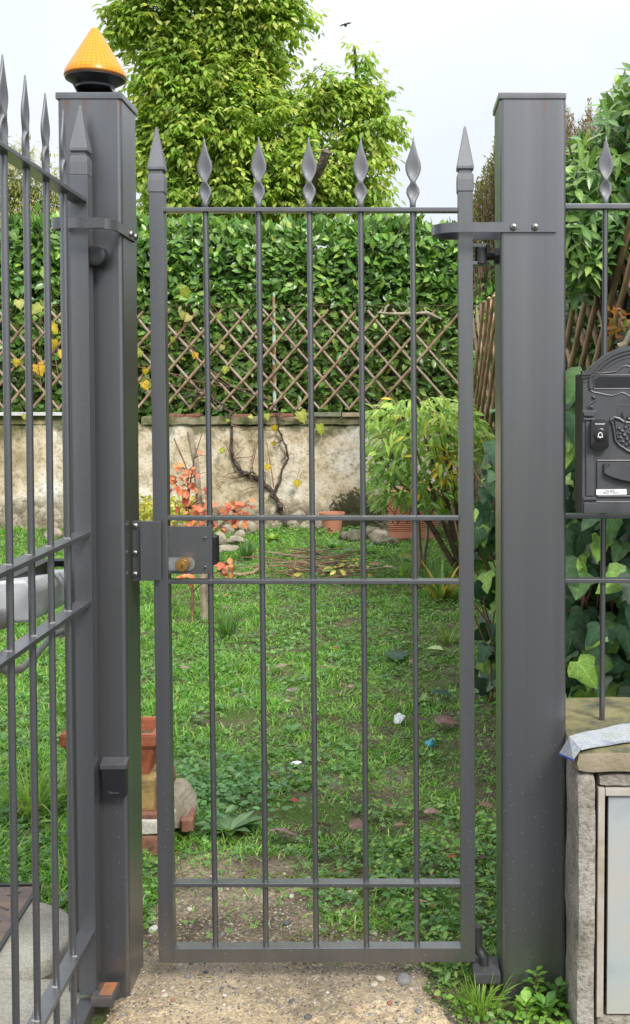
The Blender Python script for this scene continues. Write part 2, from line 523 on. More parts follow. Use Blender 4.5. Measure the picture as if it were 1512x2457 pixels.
# ------------------------------------------------------------------ leaf templates (x = width, y = length 0..1, z = up)
def tmpl(verts, tris, shade=None):
    v = np.array(verts, float)
    return v, np.array(tris, int), (np.ones(len(v)) if shade is None else np.array(shade, float))
def lance(w=0.19, fold=0.06, droop=0.10):
    rows = [(0.0, 0.02), (0.30, 0.85), (0.62, 0.90), (1.0, 0.0)]
    V, S = [], []
    V.append((0, 0, 0)); S.append(1.15)
    for y, k in rows[1:3]:
        z = -droop * y * y
        V += [(-w * k, y, z + fold * k), (0, y, z), (w * k, y, z + fold * k)]
        S += [0.96, 1.14, 0.96]
    V.append((0, 1.0, -droop)); S.append(1.0)
    T = [(0, 2, 1), (0, 3, 2), (1, 2, 4), (2, 5, 4), (2, 3, 5), (3, 6, 5), (4, 5, 7), (5, 6, 7)]
    return tmpl(V, T, S)
def lobed(outline, fold=0.05, droop=0.12):
    """leaf with a lobed outline (half outline, right side, from stalk to tip)"""
    right = outline
    V, S, T = [(0, 0.0, 0), (0, 0.45, 0.02), (0, 1.0, -droop)], [1.25, 1.25, 1.05], []
    idx_r, idx_l = [], []
    for x, y in right:
        z = fold * (1 if x > 0.3 else 0.3) - droop * (max(0, y) ** 2 + 0.8 * x * x)
        idx_r.append(len(V)); V.append((x, y, z)); S.append(0.93)
    for x, y in right:
        z = fold * (1 if x > 0.3 else 0.3) - droop * (max(0, y) ** 2 + 0.8 * x * x)
        idx_l.append(len(V)); V.append((-x, y, z)); S.append(0.93)
    cr = [0] + idx_r + [2]
    cl = [0] + idx_l + [2]
    for a, b in zip(cr, cr[1:]): T.append((1, a, b))
    for a, b in zip(cl, cl[1:]): T.append((1, b, a))
    return tmpl(V, T, S)
LANCE = lance()
NARROW = lance(0.13, 0.05, 0.22)
OVAL = lance(0.27, 0.07, 0.12)
ROUND = lance(0.38, 0.08, 0.10)
IVY = lobed([(0.20, -0.14), (0.42, 0.02), (0.50, 0.20), (0.33, 0.38), (0.30, 0.50), (0.20, 0.74)])
IVYBIG = lobed([(0.22, -0.12), (0.46, -0.02), (0.54, 0.18), (0.42, 0.46), (0.24, 0.76)])
VINE = lobed([(0.24, -0.16), (0.48, 0.0), (0.40, 0.14), (0.56, 0.36), (0.34, 0.48), (0.36, 0.66), (0.16, 0.80)])
MAPLE = lobed([(0.18, -0.08), (0.44, 0.06), (0.26, 0.22), (0.48, 0.50), (0.20, 0.48), (0.18, 0.72)])
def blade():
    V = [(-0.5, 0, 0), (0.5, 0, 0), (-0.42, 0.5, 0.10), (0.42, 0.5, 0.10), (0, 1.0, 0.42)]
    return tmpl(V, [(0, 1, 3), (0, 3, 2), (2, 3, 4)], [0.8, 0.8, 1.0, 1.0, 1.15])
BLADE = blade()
def cloverleaf():
    V, T, S = [(0, 0, 0)], [], [1.2]
    for k in range(3):
        a = k * 2 * PI / 3
        for da, rr in ((-0.75, 0.75), (-0.3, 1.0), (0.3, 1.0), (0.75, 0.75)):
            V.append((rr * math.sin(a + da) * 0.5, rr * math.cos(a + da) * 0.5, 0.06)); S.append(0.95)
        b = 1 + 4 * k
        T += [(0, b + 1, b), (0, b + 2, b + 1), (0, b + 3, b + 2)]
    return tmpl(V, T, S)
CLOVER = cloverleaf()

def frames(D, Nn):
    """rotation matrices with columns side, direction, normal"""
    D = D / np.linalg.norm(D, axis=1, keepdims=True)
    Nn = Nn - D * np.sum(D * Nn, axis=1, keepdims=True)
    Nn = Nn / (np.linalg.norm(Nn, axis=1, keepdims=True) + 1e-9)
    S = np.cross(D, Nn)
    return np.stack([S, D, Nn], axis=2)
def mesh_of(name, V, T, COL, mat, LOC=None):
    me = bpy.data.meshes.new(name)
    nv, nt = len(V), len(T)
    me.vertices.add(nv)
    me.vertices.foreach_set('co', V.astype(np.float32).ravel())
    me.loops.add(nt * 3)
    me.loops.foreach_set('vertex_index', T.astype(np.int32).ravel())
    me.polygons.add(nt)
    me.polygons.foreach_set('loop_start', np.arange(0, nt * 3, 3, dtype=np.int32))
    me.polygons.foreach_set('use_smooth', np.ones(nt, dtype=bool))
    at_ = me.attributes.new('col', 'FLOAT_COLOR', 'POINT')
    cc = np.ones((nv, 4), np.float32); cc[:, :3] = COL
    at_.data.foreach_set('color', cc.ravel())
    if LOC is not None:
        la = me.attributes.new('loc', 'FLOAT_VECTOR', 'POINT')
        la.data.foreach_set('vector', np.asarray(LOC, np.float32).ravel())
    me.update(calc_edges=True)
    me.materials.append(mat)
    return me
def mass_mesh(name, mat, tm, P, M, S, COL):
    v, t, sh = tm
    n = len(P)
    S = np.asarray(S, float)
    if S.ndim == 1: S = np.repeat(S[:, None], 3, axis=1)
    loc = v[None] * S[:, None, :]
    V = P[:, None, :] + np.einsum('nij,nkj->nki', M, loc)
    T = t[None] + (np.arange(n) * len(v))[:, None, None]
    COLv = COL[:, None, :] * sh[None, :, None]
    return mesh_of(name, V.reshape(-1, 3), T.reshape(-1, 3), COLv.reshape(-1, 3), mat, np.tile(v, (n, 1)))
def foliage(root, mat, tm, P, M, S, COL, parts=300, leaf_name='leaf', mass_name='foliage', variants=10):
    """the leaves that show largest become parts of root, the rest one stuff part"""
    P = np.asarray(P, float); S = np.asarray(S, float); n = len(P)
    if S.ndim == 1: S = np.repeat(S[:, None], 3, axis=1)
    px, py, dist = project(P)
    vis = (px > 5) & (px < 1507) & (py > 5) & (py < 2450)
    score = S[:, 1] / dist ** 3 * np.where(vis, 1, 0.001) * (0.4 + np.abs(M[:, 1, 2]))
    order = np.argsort(-score)
    k = min(parts, n)
    single, rest = order[:k], order[k:]
    base = Matrix.Translation(root.location).inverted()
    if k:
        cols = COL[single]
        key = np.argsort(cols @ np.array([1.0, 0.3, -0.5]))
        groups = np.array_split(single[key], min(variants, k))
        v, t, sh = tm
        for g in groups:
            c = COL[g].mean(axis=0)
            me = mesh_of(leaf_name, v.copy(), t, c[None] * sh[:, None], mat, v)
            for i in g:
                o = bpy.data.objects.new(leaf_name, me)
                C.objects.link(o)
                o.parent = root
                m = Matrix.Identity(4)
                for a in range(3):
                    for b in range(3):
                        m[a][b] = M[i, a, b] * S[i, b]
                    m[a][3] = P[i, a]
                o.matrix_basis = base @ m
    if len(rest):
        me = mass_mesh(mass_name, mat, tm, P[rest], M[rest], S[rest], COL[rest])
        o = link(mass_name, me, root)
        tag(o, kind='stuff')
def unit(n):
    d = rng.normal(size=(n, 3))
    return d / np.linalg.norm(d, axis=1, keepdims=True)
def palette(n, cols, jitter=0.12, weights=None):
    cols = np.array(cols, float)
    i = rng.choice(len(cols), size=n, p=None if weights is None else np.array(weights) / np.sum(weights))
    return np.clip(cols[i] * (1 + rng.normal(size=(n, 1)) * jitter) * (1 + rng.normal(size=(n, 3)) * jitter * 0.3), 0.004, 0.9)

# ================================================================== SETTING: ground
def sheet(name, xs, ys, zf, mat, parent=None, mask=None):
    X, Y = np.meshgrid(xs, ys)
    Z = zf(X, Y)
    V = np.stack([X, Y, Z], -1).reshape(-1, 3)
    nx, ny = len(xs), len(ys)
    J, I = np.meshgrid(np.arange(ny - 1), np.arange(nx - 1), indexing='ij')
    if mask is not None:
        kp = mask((X[:-1, :-1] + X[:-1, 1:]) / 2, (Y[:-1, :-1] + Y[1:, :-1]) / 2)
        J, I = J[kp], I[kp]
    aa = (J * nx + I).ravel()
    q = np.stack([aa, aa + 1, aa + nx + 1, aa + nx], 1).tolist()
    me = bpy.data.meshes.new(name)
    me.from_pydata(V.tolist(), [], q)
    me.polygons.foreach_set('use_smooth', [True] * len(q))
    me.materials.append(mat)
    return link(name, me, parent)

def ground_height(X, Y):
    return 0.022 * (fbm(X, Y, 0, 1.7) - 0.5) + 0.010 * (fbm(X, Y, 2.2, 9.0) - 0.5)

# soil: earth darkened to paint shade between grass blades; grit, moss patches
m, N, L, p = material('garden_soil', 0.95, 0, 0.2)
v = pos_vec(N)
n1 = noise_node(N, L, v, 2.3, 6, 0.6)
r1 = ramp_node(N, [(0.30, (0.055, 0.042, 0.029)), (0.5, (0.10, 0.08, 0.057)), (0.68, (0.17, 0.14, 0.10))])
L.new(n1.outputs['Fac'], r1.inputs['Fac'])
n2 = noise_node(N, L, v, 85, 4, 0.6)
r2 = ramp_node(N, [(0.30, (0.55, 0.53, 0.50)), (0.52, (1, 1, 1)), (0.72, (1.45, 1.4, 1.3))])
L.new(n2.outputs['Fac'], r2.inputs['Fac'])
c1 = mix_node(N, L, 1.0, r1.outputs['Color'], r2.outputs['Color'], 'MULTIPLY')
n3 = noise_node(N, L, v, 3.6, 6, 0.62)
r3 = ramp_node(N, [(0.46, (0, 0, 0)), (0.58, (1, 1, 1))])
L.new(n3.outputs['Fac'], r3.inputs['Fac'])
mossc = mix_node(N, L, n2.outputs['Fac'], (0.035, 0.060, 0.012), (0.085, 0.130, 0.03))
c2 = mix_node(N, L, r3.outputs['Color'], c1, mossc)
L.new(c2, p.inputs['Base Color'])
bump(N, L, p, n2.outputs['Fac'], 0.9, 0.012)
SOIL = m

# cemented sand path with grit of many colours
m, N, L, p = material('sandy_path', 0.9, 0, 0.25)
v = pos_vec(N)
n1 = noise_node(N, L, v, 3.1, 5, 0.6)
r1 = ramp_node(N, [(0.30, (0.185, 0.16, 0.12)), (0.48, (0.31, 0.255, 0.18)), (0.66, (0.40, 0.335, 0.24))])
L.new(n1.outputs['Fac'], r1.inputs['Fac'])
vo = N.new('ShaderNodeTexVoronoi'); vo.inputs['Scale'].default_value = 75; L.new(v, vo.inputs['Vector'])
sepc = N.new('ShaderNodeSeparateColor'); L.new(vo.outputs['Color'], sepc.inputs['Color'])
rp = ramp_node(N, [(0.0, (0.62, 0.61, 0.60)), (0.25, (0.8, 0.78, 0.74)), (0.55, (1.0, 0.97, 0.92)), (0.8, (1.25, 1.2, 1.1)), (1.0, (1.45, 1.4, 1.35))])
L.new(sepc.outputs['Red'], rp.inputs['Fac'])
gm = noise_node(N, L, v, 5.5, 4)
rm = ramp_node(N, [(0.40, (0.25, 0.25, 0.25)), (0.62, (0.95, 0.95, 0.95))])
L.new(gm.outputs['Fac'], rm.inputs['Fac'])
c1 = mix_node(N, L, rm.outputs['Color'], r1.outputs['Color'], mix_node(N, L, 1.0, r1.outputs['Color'], rp.outputs['Color'], 'MULTIPLY'))
n4 = noise_node(N, L, v, 160, 3)
r4 = ramp_node(N, [(0.3, (0.72, 0.72, 0.72)), (0.7, (1.2, 1.2, 1.2))])
L.new(n4.outputs['Fac'], r4.inputs['Fac'])
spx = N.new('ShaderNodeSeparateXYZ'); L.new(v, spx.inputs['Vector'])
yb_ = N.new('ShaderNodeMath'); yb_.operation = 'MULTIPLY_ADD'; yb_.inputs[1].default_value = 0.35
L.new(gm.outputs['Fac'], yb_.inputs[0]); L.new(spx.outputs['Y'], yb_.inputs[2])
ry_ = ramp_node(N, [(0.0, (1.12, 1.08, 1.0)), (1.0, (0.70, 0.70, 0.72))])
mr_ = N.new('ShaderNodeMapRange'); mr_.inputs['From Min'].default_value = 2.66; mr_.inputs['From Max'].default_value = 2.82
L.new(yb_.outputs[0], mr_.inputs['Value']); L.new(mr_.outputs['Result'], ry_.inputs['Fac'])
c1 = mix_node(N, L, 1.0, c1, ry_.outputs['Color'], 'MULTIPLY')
c2 = mix_node(N, L, 1.0, c1, r4.outputs['Color'], 'MULTIPLY')
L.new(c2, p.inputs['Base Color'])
inv = N.new('ShaderNodeMath'); inv.operation = 'MULTIPLY_ADD'
inv.inputs[1].default_value = -0.8
L.new(vo.outputs['Distance'], inv.inputs[0]); L.new(n4.outputs['Fac'], inv.inputs[2])
bump(N, L, p, inv.outputs[0], 0.7, 0.006)
PATH = m
BEDM = noisy('gritty_earth', [(0.075, 0.062, 0.045), (0.15, 0.125, 0.09), (0.25, 0.21, 0.155)], 5, 0.95, 6, 0.9, 85, 0.010, fine=(95, (0.55, 0.54, 0.52), (1.4, 1.36, 1.28), 0.95), spec=.15)
CONCRETE = noisy('worn_concrete', [(0.17, 0.16, 0.13), (0.25, 0.235, 0.195), (0.31, 0.295, 0.255)], 4.5, 0.9, 6, 0.35, 90, 0.004, fine=(170, (0.72, 0.72, 0.72), (1.15, 1.15, 1.15), 0.9))
ASPHALT = noisy('asphalt', [(0.045, 0.045, 0.047), (0.065, 0.064, 0.062)], 8, 0.9, 5, 0.5, 200, 0.004)
FARGRASS = noisy('rough_grass', [(0.05, 0.08, 0.02), (0.09, 0.13, 0.035), (0.13, 0.14, 0.05)], 1.2, 0.95, 6, 0.5, 20, 0.05)

far = sheet('ground', [-300, -60, -9, 9, 60, 300], [-200, -40, 1.2, 14, 60, 300, 600], lambda X, Y: 0 * X - 0.06, FARGRASS)
tag(far, kind='structure')
soil = sheet('soil', np.arange(-6.5, 5.0, 0.06), np.arange(1.1, 13.0, 0.06), ground_height, SOIL)
tag(soil, kind='structure')
road = sheet('road', [-60, -20, 20, 60], [-9, -4, 2.27], lambda X, Y: 0 * X + 0.034, ASPHALT)  # out of view; edge brought close so the posts reflect dark ground
tag(road, kind='structure')

# path in front of the gate: outline with a ragged edge, lying on the soil
PATH_L = lambda y: -0.66 + 0.05 * math.sin(y * 9) - 0.02 * math.sin(y * 31)
PATH_R = lambda y: (0.075 + max(0.0, 2.58 - y) * 0.42) + 0.025 * math.sin(y * 23) + 0.012 * math.sin(y * 71)
PATH_F = lambda x: 2.60 + 0.05 * math.sin(x * 7 + 1) + 0.022 * math.sin(x * 29)
def path_mask(x, y): return PATH_L(y) < x < PATH_R(y) and y < PATH_F(x)
def sstep(v, w): return np.clip(v / w, 0, 1) ** 2 * (3 - 2 * np.clip(v / w, 0, 1))
def path_edge(X, Y):
    rag = 0.05 * (fbm(X, Y, 4, 11) - .5) + .03 * (fbm(X, Y, 6, 40) - .5)
    l_ = X - (-0.68) + rag
    r_ = 0.085 + np.maximum(0.0, 2.62 - Y) * 0.42 - X + rag
    f_ = 2.74 - .10 * (X + .3) - Y + 1.6 * rag
    return np.minimum(np.minimum(l_, r_), f_)
def path_h(X, Y): return -.03 + 0.050 * sstep(path_edge(X, Y) + .02, .06) + 0.010 * (fbm(X, Y, 5, 4.0) - 0.5) + 0.010 * (fbm(X, Y, 1, 26) - 0.5) + .004 * (fbm(X, Y, 3, 70) - .5)
path = sheet('path', np.arange(-0.85, 0.9, 0.008), np.arange(2.24, 2.90, 0.008), path_h, PATH, mask=lambda x, y: x < .16 + np.maximum(0, 2.62 - y) * .45)
tag(path, kind='structure')
# lean gritty earth just behind the gate
def bed_h(X, Y):
    rag = .16 * (fbm(X, Y, 4, 5) - .5) + .05 * (fbm(X, Y, 6, 24) - .5)
    e = np.minimum(np.minimum(X + .70, 3.42 - Y), .02 - (Y - 2.55) * .34 - X) + rag
    return -.025 + .036 * sstep(e + .04, .12) + 0.022 * (fbm(X, Y, 0, 1.7) - 0.5) + .010 * (fbm(X, Y, 1, 22) - .5) + .005 * (fbm(X, Y, 3, 70) - .5)
bed = sheet('gravel_bed', np.arange(-0.80, 0.2, 0.011), np.arange(2.60, 3.60, 0.011), bed_h, BEDM)
tag(bed, kind='structure')
# concrete apron on the left, under the open leaf
def apron_edge(X, Y):
    rag = .03 * (fbm(X, Y, 4, 9) - .5) + .012 * (fbm(X, Y, 6, 40) - .5)
    low = np.minimum(-.715 - X + rag, 2.63 - Y + rag)
    disc = .215 - np.sqrt((X + 1.055) ** 2 + (Y - 2.80) ** 2)
    up = np.maximum(np.minimum(-1.05 - X, 3.015 - Y), disc)
    return low, np.minimum(up, Y - 2.615) + .3 * rag
def apron_h(X, Y):
    lo_, up_e = apron_edge(X, Y)
    return -.035 + np.maximum(.062 * sstep(lo_ + .004, .022), .070 * sstep(up_e + .004, .018)) + 0.008 * (fbm(X, Y, 5, 3.0) - 0.5) + 0.005 * (fbm(X, Y, 1, 24) - 0.5)
apron = sheet('pavement', np.arange(-3.0, -0.66, 0.010), np.arange(2.22, 3.1, 0.010), apron_h, CONCRETE, mask=lambda x, y: np.maximum(*apron_edge(x, y)) > -.05)
tag(apron, kind='structure')

# pebbles in the path: the larger ones single, the grit as stuff
def pebble_mesh(name, cols, mat_name, seed):
    bm = NB()
    bmesh.ops.create_icosphere(bm, subdivisions=2, radius=1.0)
    rr = random.Random(seed)
    k = [rr.uniform(-0.25, 0.25) for _ in range(6)]
    for vv in bm.verts:
        x, y, z = vv.co
        f = 1 + k[0] * x * y + k[1] * y * z + k[2] * x * z + k[3] * x * x * 0.6 + 0.08 * math.sin(4 * x + seed) * math.cos(3 * y)
        vv.co = Vector((x * f, y * f * (0.75 + k[4] * 0.4), z * f * (0.55 + k[5] * 0.3)))
    me = bpy.data.meshes.new(name)
    bm.to_mesh(me); bm.free()
    me.polygons.foreach_set('use_smooth', [True] * len(me.polygons))
    me.materials.append(plain(mat_name, cols, 0.75, 0, 0.3, 0.2, 3))
    return me
PEB = [pebble_mesh('pebble', c, nm, i) for i, (c, nm) in enumerate([
    ((0.36, 0.32, 0.26), 'cream_pebble'), ((0.48, 0.46, 0.42), 'white_pebble'), ((0.17, 0.165, 0.165), 'grey_pebble'),
    ((0.085, 0.085, 0.09), 'slate_pebble'), ((0.27, 0.215, 0.15), 'tan_pebble'), ((0.26, 0.12, 0.08), 'brick_pebble'), ((0.23, 0.205, 0.17), 'dun_pebble')])]
def put_pebble(parent, x, y, z, r, which=None):
    o = bpy.data.objects.new('pebble', PEB[which if which is not None else random.choices(range(7), [5, .7, 3, 1.2, 5, 0.4, 5])[0]])
    C.objects.link(o)
    o.parent = parent
    o.location = (x, y, z)
    o.rotation_euler = (random.uniform(-.3, .3), random.uniform(-.3, .3), random.uniform(0, 6.3))
    o.scale = (r, r, r)
    return o
def hz(f, x, y): return float(f(np.array([x]), np.array([y]))[0])
k = 0
while k < 150:
    x, y = random.uniform(-0.68, 0.2), random.triangular(2.25, 2.76, 2.66)
    if hz(path_edge, x, y) > 0.0:
        r_ = random.choice([0.004, 0.0045, 0.005, 0.006, 0.007, 0.009])
        put_pebble(path, x, y, hz(path_h, x, y) - r_ * .15, r_); k += 1
for px_, py_, r_, w_ in ((912, 2350, .017, 0), (898, 2364, .012, 0), (968, 2352, .026, 2), (935, 2408, .009, 5), (450, 2342, .012, 2), (700, 2402, .010, 3), (395, 2390, .012, 0), (415, 2400, .007, 5), (690, 2398, .008, 4), (740, 2440, .012, 3), (960, 2450, .011, 0), (860, 2300, .014, 0), (1005, 2430, .012, 2)):
    g = gr(px_, py_, 0.02)
    put_pebble(path, g.x, g.y, hz(path_h, g.x, g.y) + r_ * .12, r_ * .9, w_)
k = 0
while k < 170:
    x, y = random.uniform(-0.62, 0.05), random.triangular(2.62, 3.45, 2.75)
    if x < -0.05 - (y - 2.6) * 0.45 + 0.12:
        r_ = random.choice([0.0035, 0.004, 0.005, 0.006, 0.008])
        put_pebble(bed, x, y, max(hz(ground_height, x, y), hz(bed_h, x, y)) - r_ * .1, r_); k += 1
for px_, py_, r_, w_ in ((455, 2190, .014, 0), (368, 2237, .019, 1), (528, 2140, .012, 1), (700, 2160, .012, 1), (640, 2225, .012, 1), (575, 2290, .013, 0), (895, 2240, .015, 0), (688, 2225, .018, 3), (740, 2120, .016, 2), (840, 2140, .013, 0), (560, 2275, .014, 0)):
    g = gr(px_, py_)
    put_pebble(bed, g.x, g.y, max(hz(ground_height, g.x, g.y), hz(bed_h, g.x, g.y)) + r_ * 0.15, r_ * .85, w_)
n = 11000
gx_, gy_ = rng.uniform(-0.68, 0.25, n), rng.triangular(1.9, 2.62, 3.3, n)
keep = (gx_ < 0.18 - 0.35 * np.maximum(gy_ - 2.6, 0))
gx_, gy_ = gx_[keep], gy_[keep]
gz_ = np.maximum(np.maximum(path_h(gx_, gy_), bed_h(gx_, gy_)), ground_height(gx_, gy_))
GRV = np.array([(1, 0, 0), (-.6, .8, 0), (-.5, -.9, 0), (0.1, 0, .7), (0, .1, -.4)], float)
GRT = np.array([(0, 1, 3), (1, 2, 3), (2, 0, 3)])
gs = rng.choice([0.0018, 0.0025, 0.0033, 0.0045], len(gx_))
grit = mass_mesh('grit', leafmat('grit_stone', 0.85, 0.0, 0.2), (GRV, GRT, np.ones(5)),
                 np.stack([gx_, gy_, gz_], 1), frames(unit(len(gx_)) * [1, 1, .15], np.tile([[0, 0, 1.0]], (len(gx_), 1)) + 0.2 * unit(len(gx_))), gs,
                 palette(len(gx_), [(.31, .27, .21), (.40, .37, .32), (.14, .135, .13), (.075, .075, .08), (.25, .195, .135), (.22, .11, .08)], 0.15, [5, .8, 3, 1.6, 5, .3]))
tag(link('gravel', grit), kind='stuff')

# ================================================================== rusty manhole cover in the apron
mh = thing('manhole_cover', 'rusty chequered iron manhole cover set in the concrete at lower left', 'manhole cover', (-1.52, 2.80, 0.036))
a0, a1 = gr(88, 2126, 0.04), gr(0, 2262, 0.04)
du = (a0 - a1).normalized()
nl = Vector((-1, 0, 0)); nl = (nl - du * nl.dot(du)).normalized()
bm = NB(); q = [a0, a0 + nl * 0.7, a0 + nl * 0.7 - du * 0.62, a0 - du * 0.62]
add_prism(bm, [Vector((v_.x, v_.y, 0.030)) for v_ in q], (0, 0, 0.010), 0.002)
obj('plate', bm, RUSTY, mh)
bm = NB()
for pa, pb in ((q[0], q[3]), (q[0], q[1]), (q[3], q[2])):
    add_bar(bm, Vector((pa.x, pa.y, 0.038)) + (nl * -0.008 if pa is q[0] and pb is q[3] else Vector((0, 0.008 if pb is q[1] else -0.008, 0))), Vector((pb.x, pb.y, 0.038)) + (nl * -0.008 if pa is q[0] and pb is q[3] else Vector((0, 0.008 if pb is q[1] else -0.008, 0))), 0.009, 0.012)
obj('frame', bm, DARKIRON, mh)
for i in range(9):
    for j in range(7):
        cpt = a0 + nl * (0.05 + 0.075 * i) - du * (0.05 + 0.085 * j)
        bm = NB()
        dd = (du * 0.7 + nl) if (i + j) % 2 else (du * 0.7 - nl)
        dd = dd.normalized() * 0.018
        cc = Vector((cpt.x, cpt.y, 0.0415))
        add_bar(bm, cc - dd, cc + dd, 0.007, 0.005)
        obj('tread', bm, RUSTY, mh, False)

# ================================================================== GATE POSTS
def rounded_post(bm, x0, x1, y0, y1, z0, z1, r=0.010, lean=0.0, seg=4):
    pts = []
    for cx, cy, a0_ in ((x1 - r, y1 - r, 0), (x0 + r, y1 - r, 90), (x0 + r, y0 + r, 180), (x1 - r, y0 + r, 270)):
        for s in range(seg + 1):
            a = R(a0_ + 90 * s / seg)
            pts.append(Vector((cx + r * math.cos(a), cy + r * math.sin(a), z0)))
    add_prism(bm, pts, (lean * (z1 - z0), 0, z1 - z0))
PY = 2.55                                   # distance of the post fronts
top_l, top_r = at(137, 236, PY), at(290, 236, PY)
lx0, lx1 = top_l.x, top_r.x
pl = thing('gate_post', 'left dark grey steel gate post carrying the amber lamp', 'gate post', ((lx0 + lx1) / 2, PY + .075, 0), group='square steel gate posts')
bm = NB(); rounded_post(bm, lx0, lx1, PY, PY + 0.15, -0.05, top_l.z); obj('shaft', bm, POST, pl, angle=50)
bm = NB(); add_box(bm, ((lx0 + lx1) / 2, PY + .075, top_l.z + 0.006), (lx1 - lx0 + 0.007, 0.156, 0.016), 0.002); obj('cap', bm, PAINT, pl)
rx0, rx1 = at(1200, 236, PY).x, at(1355, 236, PY).x
RLEAN = -0.0060
rtz = at(1275, 236, PY).z
pr = thing('gate_post', 'right dark grey steel gate post beside the concrete pillar', 'gate post', ((rx0 + rx1) / 2, PY + .075, 0), group='square steel gate posts')
bm = NB(); rounded_post(bm, rx0 - RLEAN * (rtz + .05), rx1 - RLEAN * (rtz + .05) + 0.004, PY, PY + 0.15, -0.05, rtz, lean=RLEAN); obj('shaft', bm, POST, pr, angle=50)
bm = NB(); add_box(bm, ((rx0 + rx1) / 2, PY + .075, rtz + 0.006), (rx1 - rx0 + 0.007, 0.156, 0.016), 0.002); obj('cap', bm, PAINT, pr)

def screw(parent, c, nrm, r=0.0085, name='screw', mat=SCREW):
    bm = NB()
    add_lathe(bm, [(r, 0), (r, 0.001), (r * 0.85, 0.004), (r * 0.45, 0.0058), (0, 0.0062)], c, nrm, 14)
    s = obj(name, bm, mat, parent)
    nv = Vector(nrm).normalized()
    a = Vector((0, 0, 1)) if abs(nv.z) < .8 else Vector((1, 0, 0))
    b = nv.cross(a)
    bm = NB()
    cc = Vector(c) + nv * 0.0056
    for d1 in (a + b, a - b):
        d1 = d1.normalized() * r * 0.5
        add_bar(bm, cc - d1, cc + d1, 0.0016, 0.0016, up=nv)
    obj('slot', bm, BLACK, s, False)
    return s

# guide straps round the stiles
def arc(c, r, a0_, a1_, n=10):
    return [Vector((c[0] + r * math.cos(R(a0_ + (a1_ - a0_) * i / n)), c[1] + r * math.sin(R(a0_ + (a1_ - a0_) * i / n)), c[2])) for i in range(n + 1)]
zs = at(1200, 546, PY).z
sx_end = at(1335, 546, PY - .004).x
sx_in = at(1105, 546, PY - .004).x
rr_ = 0.062
pth = [Vector((sx_end, PY - 0.0042, zs)), Vector((sx_in, PY - 0.0042, zs))] + arc((sx_in, PY - 0.0042 + rr_, zs), rr_, -90, -270, 14)[1:] + [Vector((rx0 + 0.01, PY - 0.0042 + 2 * rr_, zs))]
bm = NB(); add_strip(bm, pth, (0, 0, 0.0225), 0.006)
sr = obj('guide_strap', bm, PAINT, pr, angle=30)
for sx in (1232, 1284): screw(sr, at(sx, 545, PY - 0.0075), (0, -1, 0))
zl = at(200, 535, 2.44).z
yF = 2.437
xa, xb = at(140, 535, yF).x, at(272, 535, yF).x
pth = [Vector((xa + 0.02, yF + 0.06, zl))] + arc((xa + .01, yF + 0.03, zl), 0.03, 150, 270, 8) + [Vector((xb - 0.02, yF, zl))] + arc((lx1 + 0.004 - 0.05, yF + 0.05, zl), 0.05, -90, 0, 10) + [Vector((lx1 + 0.0042, PY + 0.12, zl))]
bm = NB(); add_strip(bm, pth, (0, 0, 0.0235), 0.006)
sl = obj('guide_strap', bm, PAINT, pl, angle=30)
for yy in (PY + 0.055, PY + 0.10): screw(sl, Vector((lx1 + 0.0072, yy, zl)), (1, 0, 0))
# threaded eye hinges
def eye_hinge(parent, c, side):
    """side +1: bolt runs to +X (right post), 0: bolt runs away from the viewer (left post)"""
    c = Vector(c)
    bm = NB()
    add_lathe(bm, [(0.0125, -0.020), (0.0145, -0.018), (0.0145, 0.018), (0.0125, 0.020)], c, (0, 0, 1), 18)
    h = obj('hinge', bm, DARKIRON, parent)
    ax = Vector((1, 0, 0)) if side else Vector((0, 1, 0))
    bm = NB()
    prof = []
    for i in range(15): prof.append((0.0085 if i % 2 else 0.0100, 0.010 + 0.0016 * i))
    add_lathe(bm, prof, c, ax, 14)
    obj('threaded_bolt', bm, DARKIRON, h)
    bm = NB(); add_lathe(bm, [(0.019, 0.030), (0.021, 0.032), (0.021, 0.041), (0.019, 0.043)], c, ax, 6)
    obj('nut', bm, DARKIRON, h, False)
    bm = NB(); add_lathe(bm, [(0.024, 0.043), (0.023, 0.046), (0.030, 0.052)], c, ax, 16)
    obj('weld', bm, DARKIRON, h)
    return h
eye_hinge(pr, at(1155, 615, 2.60), 1)
bm = NB()
hc = at(231, 614, 2.515)
add_lathe(bm, [(0.014, -0.020), (0.024, -0.016), (0.027, -0.004), (0.027, 0.008), (0.022, 0.02), (0.018, 0.034)], hc, (0, 1, 0), 18)
obj('hinge', bm, DARKIRON, pl)

# strike bracket with three bolts, on the left post
sb_y = 2.585
bm = NB()
slab(bm, [(317, 1250), (336, 1250), (336, 1394), (319, 1394)], 2.60, 0.008, 0.001)
sb = obj('strike_bracket', bm, PAINT, pl)
bm = NB(); xw = at(336, 1300, 2.575).x
slab(bm, [(336, 1250), (386, 1250), (386, 1393), (337, 1394)], 2.572, 0.005, 0.0015)
obj('strike_plate', bm, PAINT, sb)
for yy in (1262, 1327, 1378): screw(sb, at(325, yy, 2.599), (0, -1, 0), 0.0075, 'bolt')
